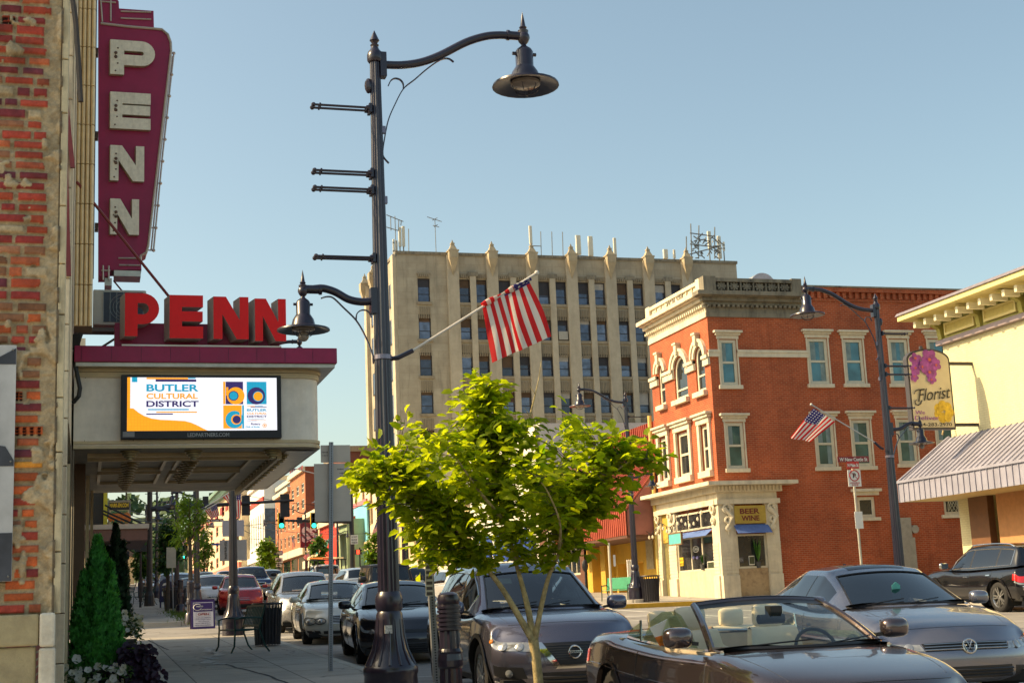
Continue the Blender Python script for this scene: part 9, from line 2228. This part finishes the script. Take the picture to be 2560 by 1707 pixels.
q=MB();q.prism([(-.1,-.06),(.1,-.06),(.1,.1),(-.1,.1)],top_(.75,-.55)+Vector((-.03,0,-.03)),(0,1,0),(-.5,0,.4),(.003,0,0));q.obj('windscreen_sticker',mat('pale_green_card',(.35,.42,.33),.6),ns_)
# black saloon behind the nearest lamp
kblk=paint('black_blue_paint',(.014,.015,.024),.5,.16)
ds=thing('saloon_car','black saloon half hidden by the tall lamp base','car',group=CARGRP,local=True)
c=Car(L=4.75,W=1.84,zb=.17,top=SED_TOP,wb=2.78,fo=.95,wr=.33,kf=.36,pf=2.3,na=70,nb=18,nc=14);put(ds,5.62,27.0,HD(-95))
c.body().obj('body',kblk,ds,smooth=True,weld=True,angle=55);cen,top_,side_=car_glasshouse(c,SED_GH,kblk,ds,(cglass,cglassd),chrome,SED_WINS)
wheels(c,ds,alloyd,5);mirror(c,ds,kblk,.64,1.02,.88,1.05);lamp_pair(c,ds,'headlight',lampg,'F',[(.50,.42),(1.22,.60),(1.22,.78),(.52,.58)],.008,(12,4),[(.4,.5,.05,bowlm,'lamp_bowl')])
patch_obj(c,ds,'grille',trimk,'F',[(-.62,-.80),(.62,-.80),(.72,-.05),(-.72,-.05)],.006,(14,6));bars(c,ds,'grille_bar',mat('slat_black',(.03,.03,.032)),'F',-.62,.62,[-.68,-.54,-.4,-.26],.018,.012);patch_obj(c,ds,'upper_grille',trimk,'F',[(-.40,.42),(.40,.42),(.48,.62),(-.48,.62)],.005,(12,4))
seams(c,ds,[.40,-.08,-.50]);handles(c,ds,chrome,[(-.02,.52),(-.44,.56)]);wipers(top_,ds,ys=(-.75,-.12));seats(ds,seatk,[(-.15,(-.38,.38)),(-1.0,(-.38,.38))],.25,wheelx=(.42,.38,.93,.19),dash=(.62,.98,1.45));arch_lip(c,ds,kblk,.02,.005)
# pearl saloon with round headlamps
prl=paint('pearl_paint',(.56,.55,.50),.25,.22)
ms_=thing('saloon_car','pearl white saloon with twin oval headlamps and a chrome grille','car',group=CARGRP,local=True)
c=Car(L=4.82,W=1.82,zb=.17,top=[(-1,.93),(-.93,1.02),(-.72,1.05),(-.4,1.0),(.1,.955),(.42,.96),(.65,.92),(.85,.85),(.95,.79),(1,.72)],wb=2.85,fo=.86,wr=.33,kf=.34,na=70,nb=18,nc=14);put(ms_,5.74,34.9,HD(-93.7))
c.body().obj('body',prl,ms_,smooth=True,weld=True,angle=55);cen,top_,side_=car_glasshouse(c,SED_GH,prl,ms_,(cglass,cglassd),chrome,SED_WINS)
wheels(c,ms_,alloyd,7);mirror(c,ms_,prl,.64,1.0,.87,1.0)
for sg in(-1,1):
 for(u,v,ru,rv)in((.92,.34,.20,.30),(.62,.32,.14,.24)):
  q=MB();N_=20;P_=[(u+ru*math.cos(2*PI*i/N_),v+rv*math.sin(2*PI*i/N_))for i in range(N_)];ce=c.face('F',sg*u,v)+c.nrm('F',sg*u,v)*.03
  q.add([ce]+[c.face('F',sg*a,b)+c.nrm('F',sg*a,b)*.012 for a,b in P_]+[c.face('F',sg*a,b)for a,b in P_],[(0,1+i,1+(i+1)%N_)for i in range(N_)]+[(1+i,1+(i+1)%N_,1+N_+(i+1)%N_,1+N_+i)for i in range(N_)]);h_=q.obj('headlight',lampg,ms_,smooth=True,angle=60);q=MB();q.tube([c.face('F',sg*a,b)+c.nrm('F',sg*a,b)*.012 for a,b in P_],.009,5,close=True);q.obj('seal',trimk,h_);q=MB();q.lathe([(0,.02),(.03,.018),(.05,.005),(.05,0)],c.face('F',sg*u,v)+c.nrm('F',sg*u,v)*.022,c.nrm('F',sg*u,v),16);q.obj('lamp_bowl',bowlm,h_,smooth=True)
patch_obj(c,ms_,'grille',trimk,'F',[(-.30,.10),(.30,.10),(.42,.70),(-.42,.70)],.006,(12,6));bars(c,ms_,'grille_bar',chrome,'F',-.31,.31,[.18,.30,.42,.54,.66],.014,.014,taper=-.18)
q=MB();[c.line(q,'F',pp,.022,.012)for pp in([(-.30,.08),(.30,.08)],[(-.42,.72),(.42,.72)],[(-.30,.08),(-.42,.72)],[(.30,.08),(.42,.72)])];q.obj('grille_frame',chrome,ms_)
patch_obj(c,ms_,'lower_grille',trimk,'F',[(-.55,-.72),(.55,-.72),(.55,-.48),(-.55,-.48)],.005,(12,4));lamp_pair(c,ms_,'fog_recess',trimk,'F',[(.62,-.68),(1.0,-.60),(.98,-.42),(.64,-.46)],.005,(8,4),[(.5,.5,.045,chrome,'fog_lamp')])
p=c.S(.93,0,1);q=MB();R=.045;q.tube([p+Vector((0,R*math.cos(a),.05+R*math.sin(a)))for a in[2*PI*i/20 for i in range(20)]],.006,5,close=True);[q.bar(p+Vector((0,0,.05)),p+Vector((0,R*math.cos(a),.05+R*math.sin(a))),.007)for a in(PI/2,PI/2+2.094,PI/2+4.189)];q.bar(p,p+Vector((0,0,.01)),.02);q.obj('emblem',chrome,ms_)
ring_emblem(ms_,c,'star',0,.40,.05)
seams(c,ms_,[.40,-.08,-.50]);handles(c,ms_,chrome,[(-.02,.52),(-.44,.56)]);wipers(top_,ms_,ys=(-.5,));seats(ms_,seatk,[(-.15,(-.38,.38)),(-1.0,(-.38,.38))],.25,wheelx=(.42,.38,.93,.19),dash=(.62,.98,1.45));arch_lip(c,ms_,prl,.02,.005)
driver(ms_,-.12,.38,.32,(mat('charcoal_shirt',(.05,.05,.055),.8),'driver in a charcoal shirt inside the pearl saloon'))
# smaller vehicles up the street, one builder
def street_car(label,X,Y,hd,pt,kind='sedan',k=1.0,res=(34,10,9),lamps=True,glass=None,rails=False,cat='car',name=None,rear_lit=False):
 suv=kind in('suv','hatch')
 t=thing(name or{'sedan':'saloon_car','suv':'estate_car','hatch':'hatchback_car'}[kind],label,cat,group=CARGRP,local=True);put(t,X,Y,HD(hd));t.scale=(k,)*3
 c=Car(L=4.6 if not kind=='hatch' else 4.3,W=1.8,zb=.2,top=SUV_TOP if suv else SED_TOP,wb=2.65,fo=.9,wr=.345 if suv else.32,na=res[0],nb=res[1],nc=res[2])
 c.body().obj('body',pt,t,smooth=True,weld=True,angle=55);gh=dict(scaled(SUV_GH,sz=1 if kind=='suv' else.95,sx=1 if kind=='suv' else.93)if suv else SED_GH);gh['res']=5
 if kind=='hatch':c.top=[(a,z*.95)for a,z in SUV_TOP]
 cen,top_,side_=car_glasshouse(c,gh,pt,t,(glass or cglass,cglassd),None,SUV_WINS if suv else SED_WINS,ny=10)
 wheels(c,t,alloy,5);mirror(c,t,pt if k else trimk,.66,1.08 if suv else 1.02,.87)
 lamp_pair(c,t,'headlight',lampg,'F',[(.50,.32),(1.2,.46),(1.22,.76),(.54,.62)],.008,(8,4));lamp_pair(c,t,'tail_light',lampr,'B',[(.62,.2),(1.15,.2),(1.15,.7),(.64,.7)],.008,(8,4))
 patch_obj(c,t,'grille',trimk,'F',[(-.38,.10),(.38,.10),(.44,.60),(-.44,.60)],.005,(8,4));bars(c,t,'grille_bar',chrome,'F',-.38,.38,[.25,.45],.016,.012);patch_obj(c,t,'lower_grille',trimk,'F',[(-.6,-.75),(.6,-.75),(.6,-.3),(-.6,-.3)],.005,(8,4))
 patch_obj(c,t,'number_plate',platem,'B',[(-.28,-.05),(.28,-.05),(.28,.2),(-.28,.2)],.01,(4,2))
 seats(t,seatk,[(-.15,(-.38,.38))],.28);q=MB();[q.box((-.3,0,.32),(2.4,1.5,.04))];q.obj('floor',seatk,t);seams(c,t,[.40,-.08,-.50])
 if rails:
  q=MB();[q.tube([side_(1.8+2.0*i/8,1,sg)+Vector((0,-sg*.03,.05 if 0<i<8 else 0))for i in range(9)],.018,5)for sg in(-1,1)];q.obj('roof_rail',trimk,t)
 return t,c,top_
sil=paint('silver_paint',(.34,.35,.37),.75,.25);redp_=paint('red_paint',(.42,.014,.018),.35,.2);whp=paint('white_car_paint',(.66,.66,.66),.1,.25);blup=paint('blue_paint_car',(.018,.03,.11),.55,.18);tanp=paint('tan_paint',(.26,.22,.14),.6,.28);dkp_=paint('dark_grey_paint',(.05,.055,.065),.6,.2);lbl=paint('ice_blue_paint',(.42,.48,.54),.4,.25);blk_p=paint('black_paint',(.010,.010,.013),.3,.14)
t,c,tp=street_car('silver estate with one headlamp glowing, behind the pearl saloon',5.95,41.6,-92,sil,'suv',res=(50,14,11))
q=MB();p,n=c.face('F',-.9,.5),c.nrm('F',-.9,.5);q.lathe([(0,.014),(.09,.012),(.09,0)],p+n*.006,n,14);q.obj('lit_lamp',glowm('warm_headlamp',(1,.8,.42),2.5),t)
street_car('red hatchback facing us beyond the lamp post under the canopy',6.0,60,-94,redp_,'hatch',res=(46,12,10));street_car('white hatchback beside the red hatchback',5.6,68.5,-92,whp,'hatch')
street_car('dark grey saloon parked behind the white hatchback',5.2,76.5,-92,dkp_,'sedan');street_car('bright red saloon in the second lane beyond the red hatchback',8.7,96,-92,redp_,'sedan')
street_car('silver blue estate by the tan sign back',5.2,86.5,-92,lbl,'suv');street_car('silver estate parked just past the mailbox',5.2,97,-92,sil,'suv');street_car('white saloon parked by the far street tree',5.1,107,-92,whp,'sedan');street_car('dark estate parked at the far theatre side kerb',5.0,118,-92,dkp_,'suv')
street_car('far white estate waiting in the middle lane',9.0,117,-92,whp,'suv');street_car('far white saloon in the bar side lane, nose on',11.9,152,-92,whp,'sedan');street_car('far black estate showing red tail lamps',12.6,141,92,blk_p,'suv');street_car('distant silver saloon in the middle of the street',8.9,135,-92,sil,'sedan');street_car('far grey saloon on the rise',12.0,172,-92,dkp_,'sedan');street_car('far red saloon on the rise',8.8,160,-92,redp_,'sedan')
street_car('tan boxy estate behind the blue pickup',11.4,95.5,92,tanp,'suv',rails=True);street_car('ice blue estate behind the black open top jeep',12.3,69,92,lbl,'suv');street_car('cream white hatchback peeping over the gunmetal crossover',12.9,51.5,94,whp,'hatch');street_car('dark estate between the jeep and the cream white hatchback',12.7,59.5,92,blk_p,'suv')
street_car('white saloon low behind the black jeep',11.6,58.5,-92,whp,'sedan')
# black off-roader with upright windscreen
wr_=thing('off_roader','boxy black off roader with an upright windscreen in the middle lane','car',group=CARGRP,local=True)
c=Car(L=4.25,W=1.62,zb=.42,top=[(-1,1.18),(-.2,1.18),(.2,1.20),(.6,1.19),(.93,1.15),(1,1.08)],wb=2.75,fo=.62,wr=.40,tw=.26,kf=.03,kr=.02,front=[(-1,0),(1,-.05)],rear=[(-1,0),(1,0)],sec=[(-1,.96),(0,1),(1,.98)],plan=[(-1,1),(.2,1),(1,.86)],flare=0,rb=.08,rc=.12,arch=.08,na=44,nb=12,nc=10);put(wr_,9.9,48.6,HD(-93))
c.body().obj('body',kblk,wr_,smooth=True,weld=True,angle=45)
gh=dict(prof=[(.62,1.19),(.34,1.74),(.24,1.80),(-1.0,1.82),(-2.05,1.79),(-2.10,1.19)],hw=[(0,.74),(1,.66),(5,.68)],sweep=[(0,-.05),(1,-.02),(2,0),(5,0)],drop=[(0,0),(1,.02),(3,.03),(5,0)],belt=[(-2.2,1.18),(.8,1.18)],hwb=[(-2.2,.79),(.8,.78)],ws=(.10,.90),rs=(4.2,4.9),res=6,wv=.90)
cen,top_,side_=car_glasshouse(c,gh,trimk,wr_,(cglass,cglassd),None,[(1.1,2.45,.08,.84),(2.6,3.3,.08,.84),(3.4,3.95,.08,.84)],ny=10);wheels(c,wr_,alloyd,5,track=1.86)
q=MB()
for xw in(c.xf,c.xr):
 for sg in(-1,1):q.grid(lambda a,y:(xw+.56*math.cos(a)*1.15,sg*y,c.wr+.52*math.sin(a)),[.12*PI+.76*PI*i/10 for i in range(11)],[.74,.96]);q.grid(lambda a,r:(xw+(.56-r)*math.cos(a)*1.15,sg*.96,c.wr+(.52-r)*math.sin(a)),[.12*PI+.76*PI*i/10 for i in range(11)],[0,.07])
q.obj('fender',trimk,wr_,smooth=True);mirror(c,wr_,trimk,.55,1.32,.80,1.25)
q=MB()
for k in range(7):c.patch(q,'F',[(-.44+.13*k,.0),(-.36+.13*k,.0),(-.36+.13*k,.72),(-.44+.13*k,.72)],.006,(2,4))
q.obj('grille_slot',mat('slot_grey',(.30,.30,.32),.4,.3),wr_)
for sg in(-1,1):q=MB();p=c.face('F',sg*.72,.35);q.lathe([(0,.04),(.075,.03),(.09,0)],p,(1,0,0),16);q.obj('headlight',lampg,wr_,smooth=True)
q=MB();q.box((2.22,0,.58),(.18,1.66,.18));q.obj('bumper',trimk,wr_,bevel=.02);seats(wr_,seatk,[(-.35,(-.36,.36)),(-1.2,(-.36,.36))],.55);seams(c,wr_,[.28,-.16,-.5],hood_a=(.30,.9))
q=MB();q.tube([(-1.0,s_*.62,1.2)for s_ in(-1,)]+[(-1.0,-.60,1.74),(-1.0,.60,1.74),(-1.0,.62,1.2)],.03,6);q.obj('roll_bar',trimk,wr_)
# blue pickup
pk=thing('pickup_truck','dark blue pickup truck with a big chrome grille facing us','truck',group=CARGRP,local=True)
c=Car(L=5.8,W=2.0,zb=.42,top=[(-1,1.25),(-.35,1.25),(.1,1.26),(.35,1.30),(.7,1.26),(.93,1.20),(1,1.12)],wb=3.57,fo=1.0,wr=.41,tw=.27,kf=.14,kr=.04,front=[(-1,-.04),(0,0),(.6,-.02),(1,-.10)],rear=[(-1,0),(1,0)],sec=[(-1,.94),(0,1),(1,.96)],flare=.02,arch=.09,rc=.16,na=50,nb=14,nc=12);put(pk,8.55,79.5,HD(-92))
c.body(hole=(-.97,-.36,.86)).obj('body',blup,pk,smooth=True,weld=True,angle=45)
gh=dict(prof=[(1.25,1.29),(.62,1.78),(.30,1.88),(-.62,1.90),(-.92,1.84),(-1.02,1.28)],hw=[(0,.84),(1,.70),(2,.68),(5,.72)],sweep=[(0,-.2),(1,-.08),(2,0),(5,0)],drop=[(0,0),(1,.05),(3,.06),(5,.02)],belt=[(-1.1,1.25),(1.3,1.25)],hwb=[(-1.1,.93),(1.0,.93),(1.3,.88)],ws=(.07,.95),rs=(4.15,4.9),res=6)
cen,top_,side_=car_glasshouse(c,gh,blup,pk,(cglass,cglassd),None,[(.5,2.25,.08,.86),(2.4,3.5,.08,.86)],ny=10);wheels(c,pk,alloy,6)
patch_obj(c,pk,'grille',trimk,'F',[(-.50,-.05),(.50,-.05),(.60,.72),(-.60,.72)],.008,(10,6));q=MB();[c.line(q,'F',pp,.09,.02)for pp in([(-.52,.33),(.52,.33)],[(0,-.05),(0,.72)],[(-.50,-.05),(.50,-.05)],[(-.60,.72),(.60,.72)],[(-.50,-.05),(-.60,.72)],[(.50,-.05),(.60,.72)])];q.obj('grille_frame',chrome,pk)
lamp_pair(c,pk,'headlight',lampg,'F',[(.68,.15),(1.12,.18),(1.12,.68),(.68,.70)],.01,(6,5));q=MB();q.box((2.92,0,.62),(.2,1.95,.28));q.obj('bumper',chrome,pk,bevel=.05);mirror(c,pk,trimk,.85,1.42,1.0,1.4);seats(pk,seatk,[(-.1,(-.45,.45))],.6);q=MB();q.span((-2.85,-.85,.75),(-1.1,.85,.8));q.obj('bed_floor',trimk,pk)
# white work truck with ladders
wt=thing('work_truck','white work truck carrying ladders on a roof rack beyond the leaning sign post','truck',group=CARGRP,local=True)
c=Car(L=5.4,W=1.95,zb=.42,top=[(-1,1.3),(-.3,1.3),(.1,1.24),(.4,1.25),(.9,1.14),(1,1.05)],wb=3.4,fo=.95,wr=.39,tw=.25,kf=.2,kr=.03,rear=[(-1,0),(1,0)],na=40,nb=12,nc=10);put(wt,13.6,86,HD(92))
c.body().obj('body',whp,wt,smooth=True,weld=True,angle=45);gh=dict(gh);gh['prof']=[(x,z-.03)for x,z in gh['prof']]
car_glasshouse(c,gh,whp,wt,(cglass,cglassd),None,[(.5,2.25,.08,.86),(2.4,3.5,.08,.86)],ny=10);wheels(c,wt,alloyd,5);lamp_pair(c,wt,'tail_light',lampr,'B',[(.85,.0),(1.1,.0),(1.1,.8),(.85,.8)],.008,(5,4))
q=MB()
for x in(-2.4,-1.2,.2,1.0):
 for sg in(-1,1):q.bar((x,sg*.85,1.28),(x,sg*.80,2.12),.06)
 q.bar((x,-.85,2.12),(x,.85,2.12),.06)
for sg in(-1,1):q.bar((-2.6,sg*.8,2.12),(1.4,sg*.8,2.12),.06)
q.obj('rack',trimk,wt);
for i,y in enumerate((-.45,.35)):
 q=MB();[q.bar((-2.7,y+s_*.2,2.2),(1.6,y+s_*.2,2.26),.05,.08)for s_ in(-1,1)];[q.bar((-2.6+.35*k,y-.2,2.21+.005*k),(-2.6+.35*k,y+.2,2.21+.005*k),.035)for k in range(12)];o=tag(q.obj('ladder',[mat('ladder_cream',(.55,.46,.28),.5),mat('ladder_orange',(.6,.16,.03),.5)][i]),['cream ladder on the rack of the white work truck','orange ladder on the rack of the white work truck'][i],'ladder');o.matrix_world=wt.matrix_world.copy()
 # black estate at the right edge
gc=thing('off_roader','black estate with chrome window surround and mirror, standing below the florist awning','car',group=CARGRP,local=True)
c=Car(L=4.82,W=1.94,zb=.28,top=[(-1,1.05),(-.95,1.15),(-.5,1.13),(.1,1.08),(.45,1.12),(.7,1.08),(.92,1.0),(1,.9)],wb=2.91,fo=.88,wr=.385,tw=.26,arch=.075,flare=.03,kf=.25,kr=.22,na=80,nb=20,nc=16);put(gc,23.6,33.8,HD(90))
c.body().obj('body',blk_p,gc,smooth=True,weld=True,angle=55)
gh=scaled(SUV_GH,sy=1.05);gh['prof']=[(1.20,1.11),(.44,1.60),(.02,1.73),(-.95,1.76),(-1.92,1.70),(-2.24,1.2)];gh['belt']=[(-2.2,1.17),(-1,1.11),(0,1.07),(1,1.07)];cen,top_,side_=car_glasshouse(c,gh,blk_p,gc,(cglass,cglassd),chrome,SUV_WINS)
wheels(c,gc,alloy,5);arch_lip(c,gc,blk_p,.05,.016);lower_trim(c,gc);mirror(c,gc,chrome,.78,1.2,.92,1.15)
seams(c,gc,[.42,-.07,-.48]);handles(c,gc,chrome,[(.0,.58),(-.42,.62)]);lamp_pair(c,gc,'tail_light',lampr,'B',[(.60,.25),(1.26,.28),(1.24,.66),(.62,.70)],.012,(10,4));lamp_pair(c,gc,'reversing_light',lampg,'B',[(.70,.12),(1.16,.14),(1.16,.24),(.70,.24)],.012,(8,3));lamp_pair(c,gc,'headlight',lampg,'F',[(.5,.4),(1.2,.5),(1.2,.72),(.5,.64)])
q=MB()
for sg in(-1,1):q.tube([side_(1.75+2.1*i/10,1,sg)+Vector((0,-sg*.03,.05 if 0<i<10 else 0))for i in range(11)],.02,6)
q.each('roof_rail',chrome,gc,smooth=True);seats(gc,seatk,[(-.1,(-.42,.42)),(-1.0,(-.42,.42))],.42,k=1.05,dash=(.72,1.12,1.5))
q=MB();c.patch(q,'L',[(-.70,.42),(-.62,.42),(-.62,.62),(-.70,.62)],.004,(4,4),0);q.obj('fuel_flap',blk_p,gc);q=MB();q.box((-2.36,0,.62),(.14,1.7,.12));q.obj('bumper_strip',chrome,gc,bevel=.03)
